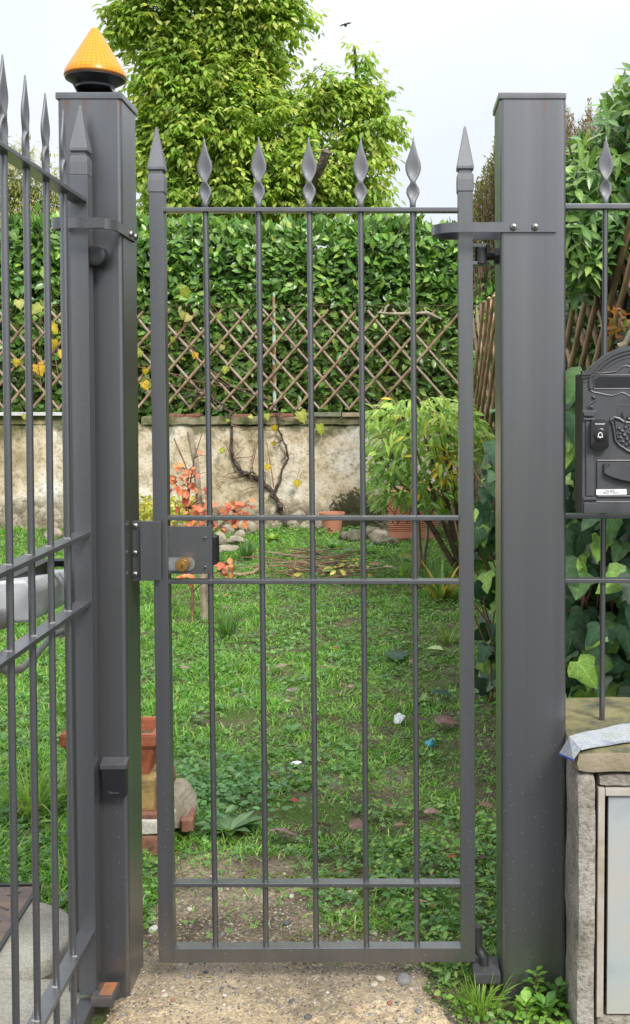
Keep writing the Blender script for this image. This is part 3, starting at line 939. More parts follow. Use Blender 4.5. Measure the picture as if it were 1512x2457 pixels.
# bottom pivots
def bottom_pivot(parent, x0, x1, yt, yb, Y, depth, patch):
    bm = NB()
    slab(bm, [(x0, yt), (x1, yt), (x1, yb), (x0, yb)], Y, depth, 0.003)
    return obj('pivot_bracket', bm, patch, parent)
pvm = noisy('rust_stained_bracket', [(0.06, 0.06, 0.063), (0.08, 0.075, 0.075), (0.15, 0.08, 0.05)], 12, 0.6, 4, 0.15, 90, .002, 0.3, lo=0.45, hi=0.72)
bp = bottom_pivot(pr, 1136, 1202, 2337, 2362, 2.545, 0.085, pvm)
ORANGE = noisy('orange_rust', [(0.22, 0.10, 0.05), (0.42, 0.15, 0.045)], 18, 0.8, 4, 0.3)
bp2 = bottom_pivot(pl, 216, 270, 2394, 2418, 2.46, 0.07, pvm)
bm = NB(); q_ = at(250, 2394, 2.46); add_box(bm, (q_.x, 2.497, q_.z + .0005), (.030, .052, .003), .001); obj('rust_patch', bm, ORANGE, bp2)
bm = NB()
add_tube(bm, [at(1146, 2222, 2.60), at(1147, 2268, 2.60), at(1152, 2284, 2.595), at(1161, 2298, 2.59), at(1163, 2338, 2.585)], 0.0115, 12)
obj('pivot_pin', bm, DARKIRON, bp)
bm = NB(); add_lathe(bm, [(0.022, 0.0), (0.018, 0.003), (0.012, 0.005)], at(1163, 2334, 2.585), (0, 0, 1), 16); obj('rust_ring', bm, ORANGE, bp)

# ================================================================== finials
def spear_mesh():
    bm = NB()
    rows = [(-0.004, .0072, .0072, 0), (0.008, .0072, .0072, 0), (.016, .0085, .0066, .000), (.024, .0125, .0055, .004), (.034, .0163, .0048, .0058), (.045, .0150, .0048, .0052), (.053, .0100, .0055, .002), (.058, .0066, .0062, 0), (.062, .0066, .0062, 0),
            (.068, .0100, .0056, .002), (.077, .0148, .0050, .005), (.088, .0185, .0046, .0058), (.097, .0192, .0044, .005), (.107, .0178, .0042, .0036), (.119, .0136, .0040, .002), (.131, .0094, .0036, .001), (.143, .0058, .0030, 0), (.155, .0030, .0024, 0), (.167, .0012, .0012, 0)]
    us = [-1, -.93, -.8, -.5, 0, .5, .8, .93, 1]
    rings = []
    for z, w, t, c in rows:
        ring = []
        for u in us:
            front = -t * math.sqrt(max(0.0, 1 - u ** 4)) + c * max(0.0, 1 - (u / 0.86) ** 2)
            ring.append(bm.verts.new((u * w, front, z)))
        for u in us[-2:0:-1]:
            ring.append(bm.verts.new((u * w, t * math.sqrt(max(0.0, 1 - u ** 4)) + 0.3 * c * (1 - u * u), z)))
        rings.append(ring)
    n = len(rings[0])
    for a, b in zip(rings, rings[1:]):
        for k in range(n): bm.faces.new((a[k], a[(k + 1) % n], b[(k + 1) % n], b[k]))
    bm.faces.new(rings[0][::-1]); bm.faces.new(rings[-1])
    bmesh.ops.recalc_face_normals(bm, faces=bm.faces[:])
    me = bpy.data.meshes.new('finial'); bm.to_mesh(me); bm.free()
    me.materials.append(CASTPAINT)
    me.polygons.foreach_set('use_smooth', [True] * len(me.polygons))
    return me
SPEAR = spear_mesh()
def point_mesh():
    bm = NB()
    add_square_loft(bm, (0, 0, 0), [(.0176, -0.002), (.0195, 0.002), (.0198, .028), (.0190, .040), (.0150, .045), (.0155, .050), (.0198, .054), (.0200, .060), (.0030, .153), (.0012, .157)])
    bmesh.ops.bevel(bm, geom=[e for e in bm.edges if abs(e.verts[0].co.z - e.verts[1].co.z) > 0.004], offset=0.0018, segments=1, affect='EDGES', clamp_overlap=True)
    bmesh.ops.recalc_face_normals(bm, faces=bm.faces[:])
    me = bpy.data.meshes.new('finial'); bm.to_mesh(me); bm.free()
    me.materials.append(CASTPAINT)
    return me
POINT = point_mesh()
def put(name, me, parent, loc, rz=0.0, scale=1.0, ry=0.0):
    o = link(name, me, parent)
    o.matrix_basis = o.matrix_basis @ Matrix.Translation(loc) @ Matrix.Rotation(rz, 4, 'Z') @ Matrix.Rotation(ry, 4, 'Y') @ Matrix.Scale(scale, 4)
    return o
WELD = plain('weld_bead', (0.24, 0.23, 0.22), 0.5, 0.4)

# ================================================================== PEDESTRIAN GATE
GY = 2.588
gate = thing('pedestrian_gate', 'closed dark grey steel pedestrian gate with five spear topped bars', 'gate', (at(750, 2300, GY).x, GY, 0))
def stile(xt0, xt1, yt, xb0, xb1, yb):
    bm = NB(); slab(bm, [(xt0, yt), (xt1, yt), (xb1, yb), (xb0, yb)], GY, 0.036, 0.0016)
    o = obj('stile', bm, GATE, gate)
    c = (at(xt0, yt, GY) + at(xt1, yt, GY)) / 2
    put('finial', POINT, o, (c.x, GY + 0.018, c.z), ry=-0.005)
    return o
stile(356.5, 391.5, 461, 381, 416.5, 2311)
stile(1099.5, 1134.5, 459, 1107, 1141, 2309)
def rail(y0, y1, xl, xr, Y=GY + 0.003, depth=0.030, bev=0.0012):
    bm = NB(); slab(bm, [(xl, y0), (xr, y0), (xr, y1), (xl, y1)], Y, depth, bev)
    return obj('rail', bm, GATE, gate)
rail(497, 507.5, 391, 1100)
r_mid = rail(1239, 1249, 400, 1102)
rail(1392, 1402, 402.5, 1103.5)
rail(2120.5, 2129.5, 413.5, 1106)
bm = NB(); slab(bm, [(416, 2277), (1107, 2275), (1107, 2309), (416, 2311)], GY + 0.001, 0.034, 0.0012)
obj('bottom_rail', bm, GATE, gate)
BARS = [(493.0, 517.5), (620.5, 638.5), (742.5, 759.0), (865.5, 879.5), (990.5, 1001.0)]
BY = GY + 0.018
for xt, xb in BARS:
    p0, p1 = at(xt, 497, BY), at(xb, 2279, BY)
    bm = NB(); add_tube(bm, [p0, p1], 0.0069, 16)
    b = obj('bar', bm, GATE, gate, angle=50)
    put('finial', SPEAR, b, (p0.x, BY, p0.z), rz=random.uniform(-.06, .06), ry=random.uniform(-.015, .01), scale=random.uniform(.97, 1.0))
    bm = NB()
    for yr in (1239, 1392, 2119.5, 2276):
        t = (yr - 497) / (2279 - 497)
        c = at(xt + (xb - xt) * t, yr, BY)
        for i_ in range(3):
            bmesh.ops.create_uvsphere(bm, u_segments=8, v_segments=5, radius=0.0042, matrix=Matrix.Translation(c + Vector((random.uniform(-.006, .006), -.006 + random.uniform(-.003, .003), 0.0005))) @ Matrix.Diagonal((1.3, 1, .6, 1)))
    tag(obj('weld', bm, WELD, b), kind='stuff')
# lock case between the two middle rails
bm = NB(); slab(bm, [(403, 1263), (509, 1263), (509, 1377), (405, 1377)], GY + 0.010, 0.004, 0.001)
lock = obj('lock_case', bm, GATE, gate)
bm = NB(); slab(bm, [(404, 1266), (518, 1290), (519, 1355), (406, 1374)], GY + 0.0155, 0.05, 0.001)
obj('lock_body', bm, BLACK, lock)
bm = NB()
pts = [(404, 1338), (452, 1338)] + [(452 + 16 * math.sin(R(a)), 1353.5 - 15.5 * math.cos(R(a))) for a in range(20, 180, 20)] + [(452, 1369), (405, 1369)]
slab(bm, pts, GY + 0.008, 0.0018)
obj('keyhole_plate', bm, ZINC, lock)
cc = at(446, 1350, GY + 0.006)
cf = at(433.5, 1356, GY - 0.036)
ax = Vector((0, -1, 0))
cf = Vector((cc.x - 0.003, GY - 0.032, cc.z - 0.001))
bm = NB(); add_lathe(bm, [(.0155, 0), (.0155, .034), (.0145, .036), (.0135, .0362), (.008, .0362), (.0075, .038), (0, .038)], Vector((cf.x, GY + 0.006, cf.z)), ax, 24)
cyl = obj('lock_cylinder', bm, BRASS, lock)
bm = NB(); add_box(bm, (cf.x + .001, GY - 0.0322, cf.z - .002), (0.0026, 0.001, 0.0075)); obj('keyhole', bm, BLACK, cyl, False)
for q_ in ((492, 1291), (493, 1361)): screw(lock, at(*q_, GY + 0.0098), (0, -1, 0), 0.0036)
# hinge lugs on the right stile
for yy in (594, 636):
    bm = NB()
    a_ = at(1134, yy, GY + 0.01); 
    pts = [Vector((a_.x - .002, GY + .002, a_.z)), Vector((a_.x + .026, GY + .002, a_.z))] + [Vector((a_.x + .026 + .014 * math.sin(R(t)), GY + .016 - .014 * math.cos(R(t)), a_.z)) for t in range(20, 180, 20)] + [Vector((a_.x + .026, GY + .030, a_.z)), Vector((a_.x - .002, GY + .030, a_.z))]
    add_prism(bm, pts, (0, 0, 0.008), 0.0008)
    obj('hinge_lug', bm, PAINT, gate)
bm = NB(); a_ = at(1157, 592, GY + .016); add_lathe(bm, [(.012, 0), (.0135, .002), (.012, .005), (0, .006)], Vector((a_.x, GY + .016, a_.z)), (0, 0, 1), 18); obj('hinge_pin', bm, DARKIRON, gate)

# ================================================================== OPEN DRIVE GATE LEAF (left)
VPX = 916.0
uX = (VPX - CX) / F / (1.0)                # sideways drift per metre of distance
LY = 2.487                                  # front of the hinge stile
lxc = at(195, 1000, LY).x
def leaf_x(Y): return lxc + (Y - LY) * uX
leaf = thing('drive_gate_leaf', 'open leaf of the dark grey driveway gate swung towards the viewer', 'gate', (lxc, LY, 0))
HW = 0.0205
zt = at(190, 420, LY).z
bm = NB(); add_box(bm, (lxc, LY + 0.020, (zt + 0.055) / 2), (2 * HW, 0.040, zt - 0.055), 0.0016)
s0 = obj('stile', bm, PAINT, leaf); put('finial', POINT, s0, (lxc, LY + .02, zt), scale=1.03)
LEN = 1.42
zt_end = zt
bm = NB(); add_box(bm, (leaf_x(LY - LEN), LY - LEN, (zt + 0.055) / 2), (2 * HW, 0.040, zt - 0.055), 0.0016)
s1 = obj('stile', bm, PAINT, leaf); put('finial', POINT, s1, (leaf_x(LY - LEN), LY - LEN, zt), scale=1.03)
zrails = [at(205, 480, LY).z, at(216, 1281, LY).z, at(218, 1447, LY).z, at(226, 2236, LY).z]
for z_ in zrails:
    bm = NB(); add_bar(bm, (leaf_x(LY - LEN + .02), LY - LEN + .02, z_), (lxc, LY, z_), 0.036, 0.010, bevel=0.0012)
    obj('rail', bm, PAINT, leaf)
zb_ = at(228, 2412, LY).z
bm = NB(); add_bar(bm, (leaf_x(LY - LEN + .02), LY - LEN + .02, zb_), (lxc, LY, zb_), 0.036, 0.036, bevel=0.0012)
obj('bottom_rail', bm, PAINT, leaf)
for k in range(1, 11):
    Yb = LY + 0.01 - 0.125 * k
    xb_ = leaf_x(Yb)
    bm = NB(); add_tube(bm, [(xb_, Yb, zrails[0]), (xb_, Yb, zb_ + .01)], 0.0070, 16)
    b = obj('bar', bm, PAINT, leaf, angle=50)
    put('finial', SPEAR, b, (xb_, Yb, zrails[0] + .004), rz=PI / 2 + random.uniform(-.12, .12), scale=1.02)
    bm = NB()
    for z_ in zrails[1:] + [zb_ + .014]:
        for i_ in range(3):
            bmesh.ops.create_uvsphere(bm, u_segments=8, v_segments=5, radius=0.0045, matrix=Matrix.Translation((xb_ + random.uniform(-.007, .007), Yb - .006 + random.uniform(-.003, .003), z_ + .005)) @ Matrix.Diagonal((1.3, 1, .6, 1)))
    tag(obj('weld', bm, WELD, b), kind='stuff')

# gate opener: white motor housing on a dark arm, behind the leaf
A_, B_ = at(36, 1442, 2.36), at(146, 1404, 3.15)
op = thing('gate_opener', 'white plastic gate opener motor with dark arm behind the open leaf', 'gate opener', A_)
d = (B_ - A_)
up_ = Vector((0, 0, 1))
side = d.normalized().cross(up_).normalized()
bm = NB()
prof = [(-.040, -.045), (.040, -.045), (.046, -.030), (.046, .022), (.030, .046), (-.030, .046), (-.046, .022), (-.046, -.030)]
add_prism(bm, [A_ - d * 0.05 + side * a + up_ * b for a, b in prof], d * 1.05, 0.008, 3)
hs = obj('housing', bm, WHITEP, op)
for t in (0.28, 0.62, 0.93):
    bm = NB(); add_prism(bm, [A_ + d * t + side * a * 1.03 + up_ * b * 1.03 for a, b in ((.046, .018), (.047, .022), (.031, .0465), (.030, .044))], d * 0.02)
    obj('clip', bm, WHITEP, hs)
bm = NB(); add_tube(bm, [at(-120, 1500, 1.75), at(6, 1484, 2.25)], 0.022, 18); obj('motor_tube', bm, GREYP, op)
bm = NB(); add_bar(bm, at(-60, 1446, 2.25) , at(112, 1362, 2.80), 0.03, 0.045, bevel=.002); obj('arm', bm, DARKIRON, op)
bm = NB(); add_bar(bm, at(122, 1350, 2.75), at(200, 1349, 2.80), 0.05, 0.016, bevel=.002); obj('bracket', bm, BLACK, op)
bm = NB()
cpts = [at(152, 1512, 3.0), at(128, 1524, 2.95), at(105, 1550, 2.85), at(78, 1582, 2.7), at(50, 1606, 2.55), at(20, 1612, 2.42), at(-30, 1585, 2.3)]
fine = []
for i in range(len(cpts) - 1):
    for t in range(6): fine.append(cpts[i].lerp(cpts[i + 1], t / 6))
add_tube(bm, fine, [0.0095 if i % 2 else 0.0080 for i in range(len(fine))], 10); obj('conduit', bm, GREYP, op)
bm = NB(); add_tube(bm, [at(146, 1513, 3.0), at(166, 1506, 3.05)], 0.021, 12); obj('cable_gland', bm, GREYP, op)

# ================================================================== amber lamp on the left post
lc = Vector((at(229, 180, PY + .075).x, PY + 0.075, top_l.z + 0.0145))
lamp = thing('warning_lamp', 'amber cone shaped flashing lamp on top of the left gate post', 'lamp', lc)
bz = at(229, 183, PY + .075).z
tipz = at(229, 66, PY + .075).z
rb = 0.0725
m, N, L, p = material('amber_lens', 0.30, 0, 0.35)
tc_ = N.new('ShaderNodeTexCoord')
sx_ = N.new('ShaderNodeSeparateXYZ'); L.new(pos_vec(N), sx_.inputs['Vector'])
wz = N.new('ShaderNodeMath'); wz.operation = 'MULTIPLY'; wz.inputs[1].default_value = 2 * PI / 0.0085
L.new(sx_.outputs['Z'], wz.inputs[0])
sz = N.new('ShaderNodeMath'); sz.operation = 'SINE'; L.new(wz.outputs[0], sz.inputs[0])
at2 = N.new('ShaderNodeMath'); at2.operation = 'ARCTAN2'
dx_ = N.new('ShaderNodeMath'); dx_.operation = 'SUBTRACT'; dx_.inputs[1].default_value = lc.x; L.new(sx_.outputs['X'], dx_.inputs[0])
dy_ = N.new('ShaderNodeMath'); dy_.operation = 'SUBTRACT'; dy_.inputs[1].default_value = lc.y; L.new(sx_.outputs['Y'], dy_.inputs[0])
L.new(dx_.outputs[0], at2.inputs[0]); L.new(dy_.outputs[0], at2.inputs[1])
wa = N.new('ShaderNodeMath'); wa.operation = 'MULTIPLY'; wa.inputs[1].default_value = 36; L.new(at2.outputs[0], wa.inputs[0])
sa = N.new('ShaderNodeMath'); sa.operation = 'SINE'; L.new(wa.outputs[0], sa.inputs[0])
mn = N.new('ShaderNodeMath'); mn.operation = 'MAXIMUM'; L.new(sz.outputs[0], mn.inputs[0]); L.new(sa.outputs[0], mn.inputs[1])
rl = ramp_node(N, [(0.70, (0.78, 0.275, 0.0)), (0.97, (0.56, 0.175, 0.0))])
L.new(mn.outputs[0], rl.inputs['Fac'])
L.new(rl.outputs['Color'], p.inputs['Base Color'])
bump(N, L, p, mn.outputs[0], 0.12, 0.001)
p.inputs['Subsurface Weight'].default_value = 0.15
p.inputs['Subsurface Radius'].default_value = (0.05, 0.03, 0.003)
p.inputs['Coat Weight'].default_value = 0.0
AMBER = m
hh = tipz - bz
bm = NB(); add_lathe(bm, [(rb, 0.0), (rb * .99, .006), (rb * .93, 0.016), (rb * 0.16, hh - 0.008), (rb * .10, hh - .002), (0, hh)], (lc.x, lc.y, bz), n=48)
lens = obj('lens', bm, AMBER, lamp, angle=60)
bm = NB(); add_lathe(bm, [(rb * .93, -0.010), (rb * 1.005, -.003), (rb * 1.005, 0.0)], (lc.x, lc.y, bz), n=48); obj('rim', bm, plain('smoked_amber', (0.30, 0.11, 0.012), .25), lamp)
bm = NB(); add_lathe(bm, [(rb * .60, -0.026), (rb * .66, -.022), (rb * .97, -.009), (rb * .97, -.0035)], (lc.x, lc.y, bz), n=48); obj('underside', bm, BLACK, lamp)
bm = NB(); add_tube(bm, [(lc.x, lc.y, bz - .03), (lc.x, lc.y, bz - .022)], rb * .62, 40); obj('collar', bm, DARKIRON, lamp)
# bent sheet bracket under the lamp
bm = NB()
w0, w1 = 0.043, 0.030
zt_, zb2 = bz - 0.028, top_l.z + 0.0142
pA = [Vector((lc.x - w0, lc.y + .03, zt_)), Vector((lc.x + w0, lc.y + .03, zt_)), Vector((lc.x + w1 + .02, lc.y + .05, zb2)), Vector((lc.x - w1, lc.y + .05, zb2))]
add_prism(bm, pA, (0, 0.003, 0))
pB = [Vector((lc.x - w0, lc.y - .045, zt_ - .001)), Vector((lc.x - w1, lc.y - .03, zb2)), Vector((lc.x - w1, lc.y + .05, zb2)), Vector((lc.x - w0, lc.y + .04, zt_ - .001))]
add_prism(bm, pB, (0.003, 0, 0))
pD = [Vector((lc.x + w0, lc.y - .045, zt_ - .001)), Vector((lc.x + w0 + .012, lc.y - .01, zb2)), Vector((lc.x + w0 + .012, lc.y + .06, zb2)), Vector((lc.x + w0, lc.y + .04, zt_ - .001))]
add_prism(bm, pD, (-0.003, 0, 0))
obj('bracket', bm, PAINT, lamp, False)

# photocell on the left post
pc = thing('photocell', 'black photocell box low on the left gate post', 'photocell', at(270, 1900, PY))
bm = NB(); slab(bm, [(243, 1838), (299, 1838), (301, 1914), (246, 1914)], PY - 0.030, 0.0295, 0.002); obj('case', bm, BLACK, pc)
bm = NB()
t0, t1 = at(243, 1838, PY - .030), at(300, 1838, PY - .030)
zc = t0.z
add_prism(bm, [Vector((t0.x - .003, PY - .0315, zc - .008)), Vector((t0.x - .003, PY - .0315, zc + .003)), Vector((t0.x - .003, PY - .002, zc + .013)), Vector((t0.x - .003, PY - .002, zc - .010))], (t1.x - t0.x + .006, 0, 0), 0.001)
obj('hood', bm, plain('grey_hood', (0.055, 0.055, 0.062), .38), pc)
def text_mesh(txt, size, mat, name, parent, loc, align='CENTER', extrude=0.0004, sx=1.0):
    cu = bpy.data.curves.new(name, 'FONT')
    cu.body = txt; cu.size = size; cu.align_x = align; cu.align_y = 'CENTER'; cu.extrude = extrude
    to = bpy.data.objects.new(name, cu)
    C.objects.link(to)
    me = bpy.data.meshes.new_from_object(to)
    bpy.data.objects.remove(to)
    me.materials.clear(); me.materials.append(mat)
    o = link(name, me, parent)
    o.matrix_basis = o.matrix_basis @ Matrix.Translation(loc) @ Matrix.Rotation(PI / 2, 4, 'X') @ Matrix.Diagonal((sx, 1, 1, 1))
    return o
text_mesh('Telcoma', 0.0075, GREYINK, 'lettering', pc, at(272, 1902, PY - .0305))

# ================================================================== RIGHT: low concrete pillar, cap, meter cabinet
Yf, Yk = 2.40, 2.585
zp = at(1450, 1722, 2.66).z                                # top of the pillar
xl_f = at(1386, 1900, Yf).x
pill = thing('concrete_pillar', 'rough concrete pillar with mossy cap right of the gate', 'pillar', (0.62, 2.6, 0))
m, N, L, p = material('rough_render', 0.92, 0, 0.2)
v = pos_vec(N)
n1 = noise_node(N, L, v, 9, 6, .6)
r1 = ramp_node(N, [(0.3, (0.20, 0.18, 0.145)), (0.5, (0.31, 0.28, 0.24)), (0.68, (0.38, 0.35, 0.31))])
L.new(n1.outputs['Fac'], r1.inputs['Fac'])
n2 = noise_node(N, L, v, 70, 5, .65)
r2 = ramp_node(N, [(0.34, (0.5, 0.47, 0.42)), (0.5, (1, 1, 1)), (0.7, (1.15, 1.15, 1.15))])
L.new(n2.outputs['Fac'], r2.inputs['Fac'])
L.new(mix_node(N, L, 0.85, r1.outputs['Color'], r2.outputs['Color'], 'MULTIPLY'), p.inputs['Base Color'])
bump(N, L, p, n2.outputs['Fac'], 0.8, 0.010)
RENDER = m
m, N, L, p = material('mossy_cap', 0.92, 0, 0.2)
v = pos_vec(N)
geo = N.new('ShaderNodeNewGeometry')
sn = N.new('ShaderNodeSeparateXYZ'); L.new(geo.outputs['Normal'], sn.inputs['Vector'])
n1 = noise_node(N, L, v, 13, 6, .65)
r1 = ramp_node(N, [(0.3, (0.06, 0.06, 0.05)), (0.42, (0.13, 0.125, 0.075)), (0.56, (0.22, 0.20, 0.095)), (0.72, (0.26, 0.24, 0.17))])
L.new(n1.outputs['Fac'], r1.inputs['Fac'])
r0 = ramp_node(N, [(0.3, (0.24, 0.20, 0.135)), (0.7, (0.33, 0.285, 0.205))])
L.new(n1.outputs['Fac'], r0.inputs['Fac'])
gt = N.new('ShaderNodeMath'); gt.operation = 'GREATER_THAN'; gt.inputs[1].default_value = 0.7; L.new(sn.outputs['Z'], gt.inputs[0])
L.new(mix_node(N, L, gt.outputs[0], r0.outputs['Color'], r1.outputs['Color']), p.inputs['Base Color'])
n2 = noise_node(N, L, v, 90, 5, .65)
bump(N, L, p, n2.outputs['Fac'], 0.5, 0.006)
CAPM = m
def rough_box(name, x0, x1, y0, y1, z0, z1, mat, parent, cell=0.025, amp=0.006, seed=0.0, skip=None):
    bm = NB()
    nx, ny, nz = [max(1, int(round(abs(b - a) / cell))) for a, b in ((x0, x1), (y0, y1), (z0, z1))]
    vmap = {}
    def vt(i, j, k):
        key = (i, j, k)
        if key not in vmap:
            x, y, z = x0 + (x1 - x0) * i / nx, y0 + (y1 - y0) * j / ny, z0 + (z1 - z0) * k / nz
            ox = (float(fbm(np.array([y + seed]), np.array([z]), x * 3, 14)[0]) - .5) * 2 * amp
            oy = (float(fbm(np.array([x + seed]), np.array([z]), y * 3, 14)[0]) - .5) * 2 * amp
            oz = (float(fbm(np.array([x + seed]), np.array([y]), z * 3, 14)[0]) - .5) * 2 * amp
            e = sum(((i in (0, nx)), (j in (0, ny)), (k in (0, nz))))
            sh = 0.0035 * (e - 1)
            vmap[key] = bm.verts.new((x + ox + (sh if i == 0 else -sh if i == nx else 0), y + oy + (sh if j == 0 else -sh if j == ny else 0), z + oz + (sh if k == 0 else -sh if k == nz else 0)))
        return vmap[key]
    for j in range(ny):
        for k in range(nz):
            for i in (0, nx): bm.faces.new((vt(i, j, k), vt(i, j + 1, k), vt(i, j + 1, k + 1), vt(i, j, k + 1)))
    for i in range(nx):
        for k in range(nz):
            for j in (0, ny):
                bm.faces.new((vt(i, j, k), vt(i + 1, j, k), vt(i + 1, j, k + 1), vt(i, j, k + 1)))
        for j in range(ny):
            for k in (0, nz): bm.faces.new((vt(i, j, k), vt(i + 1, j, k), vt(i + 1, j + 1, k), vt(i, j + 1, k)))
    return obj(name, bm, mat, parent, angle=60)
z_cap = at(1400, 1856, Yf).z
x_niche = at(1433, 2100, Yf).x
x_far = 1.55
SIDE = noisy('grey_side_render', [(0.16, 0.155, 0.13), (0.25, 0.24, 0.21), (0.31, 0.29, 0.24)], 8, 0.9, 6, 0.5, 60, .006)
rough_box('cap', xl_f - .004, x_far, Yf - .003, 2.86, z_cap, zp, CAPM, pill, 0.022, 0.004)
# body: a column left of the cabinet, the wall above and below it
rough_box('body', xl_f, x_niche - .002, Yf, Yk + .18, -0.04, z_cap - .003, RENDER, pill, 0.018, 0.005, 3.0)
z_nt, z_nb = at(1450, 1893, Yf).z, at(1450, 2446, Yf).z
rough_box('lintel', x_niche, x_far, Yf + .006, Yk + .18, z_nt, z_cap - .003, RENDER, pill, 0.022, 0.006, 5.0)
rough_box('base', x_niche, x_far, Yf + .002, Yk + .18, -0.04, z_nb, RENDER, pill, 0.022, 0.004, 6.0)
mc = thing('meter_cabinet', 'pale weathered metal meter door in the concrete pillar', 'cabinet', (0.75, Yf + .02, z_nb))
x_d = at(1455, 2100, Yf + .014).x
x_dr = x_d + 0.42
bm = NB()
zt2, zb3 = z_nt - .001, z_nb + .001
add_box(bm, ((x_niche + x_d) / 2 - .002, Yf + .03, (zt2 + zb3) / 2), (x_d - x_niche - .008, 0.05, zt2 - zb3), .002)
add_box(bm, ((x_d + x_dr) / 2, Yf + .030, zt2 - .009), (x_dr - x_d + .01, 0.05, 0.017), .002)
add_box(bm, (x_dr + .018, Yf + .03, (zt2 + zb3) / 2), (.026, 0.05, zt2 - zb3), .002)
add_box(bm, ((x_niche + x_dr) / 2, Yf + .20, (zt2 + zb3) / 2), (x_dr - x_niche, 0.01, zt2 - zb3))
obj('frame', bm, DOORFRAME, mc)
bm = NB(); add_box(bm, ((x_d + x_dr) / 2 + .0015, Yf + .020, (zt2 - .021 + zb3 + .003) / 2), (x_dr - x_d - .004, 0.012, zt2 - .021 - zb3 - .003), .0015); obj('door', bm, PALEMETAL, mc)
rough_box('wall', x_dr + .034, x_far, Yf + .004, Yk + .18, z_nb + .002, z_nt - .002, RENDER, pill, 0.03, 0.005, 8.0)

# folded printed leaflet lying over the front corner of the cap
m, N, L, p = material('printed_paper', 0.45, 0, 0.4)
v = pos_vec(N)
bk = N.new('ShaderNodeTexBrick')
bk.inputs['Scale'].default_value = 55
bk.inputs['Color1'].default_value = (0.50, 0.51, 0.52, 1); bk.inputs['Color2'].default_value = (0.44, 0.46, 0.49, 1); bk.inputs['Mortar'].default_value = (0.50, 0.51, 0.51, 1)
mpn = N.new('ShaderNodeMapping'); mpn.inputs['Rotation'].default_value = (0, 0, 0.2); L.new(v, mpn.inputs['Vector']); L.new(mpn.outputs['Vector'], bk.inputs['Vector'])
pn = noise_node(N, L, mpn.outputs['Vector'], 26, 5)
pr_ = ramp_node(N, [(0.34, (0.50, 0.55, 0.68)), (0.42, (0.82, 0.85, 0.90)), (0.54, (1, 1, 0.98)), (0.64, (0.72, 0.84, 0.70))])
L.new(pn.outputs['Fac'], pr_.inputs['Fac'])
ln = noise_node(N, L, mpn.outputs['Vector'], 300, 2)
lr = ramp_node(N, [(0.40, (0.52, 0.54, 0.62)), (0.52, (1, 1, 1))])
L.new(ln.outputs['Fac'], lr.inputs['Fac'])
L.new(mix_node(N, L, 0.8, mix_node(N, L, 0.75, bk.outputs['Color'], pr_.outputs['Color'], 'MULTIPLY'), lr.outputs['Color'], 'MULTIPLY'), p.inputs['Base Color'])
PAPER = m
BLUEEDGE = plain('blue_print', (0.03, 0.10, 0.42), .5)
zt3 = zp + 0.006
def on_cap(px_, py_): return gr(px_, py_, zt3)
f0, f1 = on_cap(1366, 1771), on_cap(1395, 1800)         # fold line at the left edge (back, front)
g0, g1 = on_cap(1530, 1735), on_cap(1530, 1778)
npz = thing('leaflet', 'folded printed paper leaflet drooping over the corner of the pillar cap', 'leaflet', (f0 + f1) / 2)
bm = NB()
rows = 8
top_, bot_ = [], []
for i in range(rows + 1):
    t = i / rows
    a = f0.lerp(g0, t); b = f1.lerp(g1, t)
    for lst, dz in ((top_, 0.0042), (bot_, 0.0)):
        w = 0.003 * math.sin(t * 7)
        lst.append((bm.verts.new(a + Vector((0, 0, dz + abs(w)))), bm.verts.new(b + Vector((0, 0, dz + abs(w) * .5)))))
for i in range(rows):
    bm.faces.new((top_[i][0], top_[i + 1][0], top_[i + 1][1], top_[i][1]))
    bm.faces.new((bot_[i][0], bot_[i][1], bot_[i + 1][1], bot_[i + 1][0]))
    for s_ in (0, 1): bm.faces.new((top_[i][s_], bot_[i][s_], bot_[i + 1][s_], top_[i + 1][s_]))
bm.faces.new((top_[-1][0], bot_[-1][0], bot_[-1][1], top_[-1][1]))
obj('sheet', bm, PAPER, npz, False)
e0, e1 = at(1341, 1808, 2.50), at(1376, 1822, 2.385)
bm = NB()
add_prism(bm, [f0 + Vector((0, 0, .0042)), f1 + Vector((0, 0, .0042)), e1, e0], Vector((-.001, 0, -.003)))
fl = obj('folded_flap', bm, PAPER, npz, False)
bm = NB(); add_bar(bm, e0 + Vector((0, -.001, -.001)), e1 + Vector((0, -.001, -.001)), 0.002, 0.004); obj('printed_edge', bm, BLUEEDGE, fl, False)

# ================================================================== RAILING right of the post
RY = 2.640
ral = thing('railing', 'dark grey steel railing fixed between right gate post and pillar', 'railing', (0.85, RY, zp))
for y0, y1 in ((491, 503), (1232, 1243), (1387, 1397)):
    bm = NB(); c0 = at(1353, (y0 + y1) / 2, RY)
    hgt = (y1 - y0) * RY / F
    add_box(bm, ((c0.x + 1.5) / 2, RY, c0.z), (1.5 - c0.x, 0.030, hgt), .0012); obj('rail', bm, PAINT, ral)
ztop = at(1450, 491, RY).z
x0b = at(1450, 1000, RY).x
for k in range(7):
    xx = x0b + 0.126 * k
    bm = NB(); add_tube(bm, [(xx - .001, RY, ztop - .002), (xx, RY, zp - .004)], 0.0069, 16)
    b = obj('bar', bm, PAINT, ral, angle=50); put('finial', SPEAR, b, (xx - .001, RY, ztop), rz=random.uniform(-.05, .05), scale=.99)

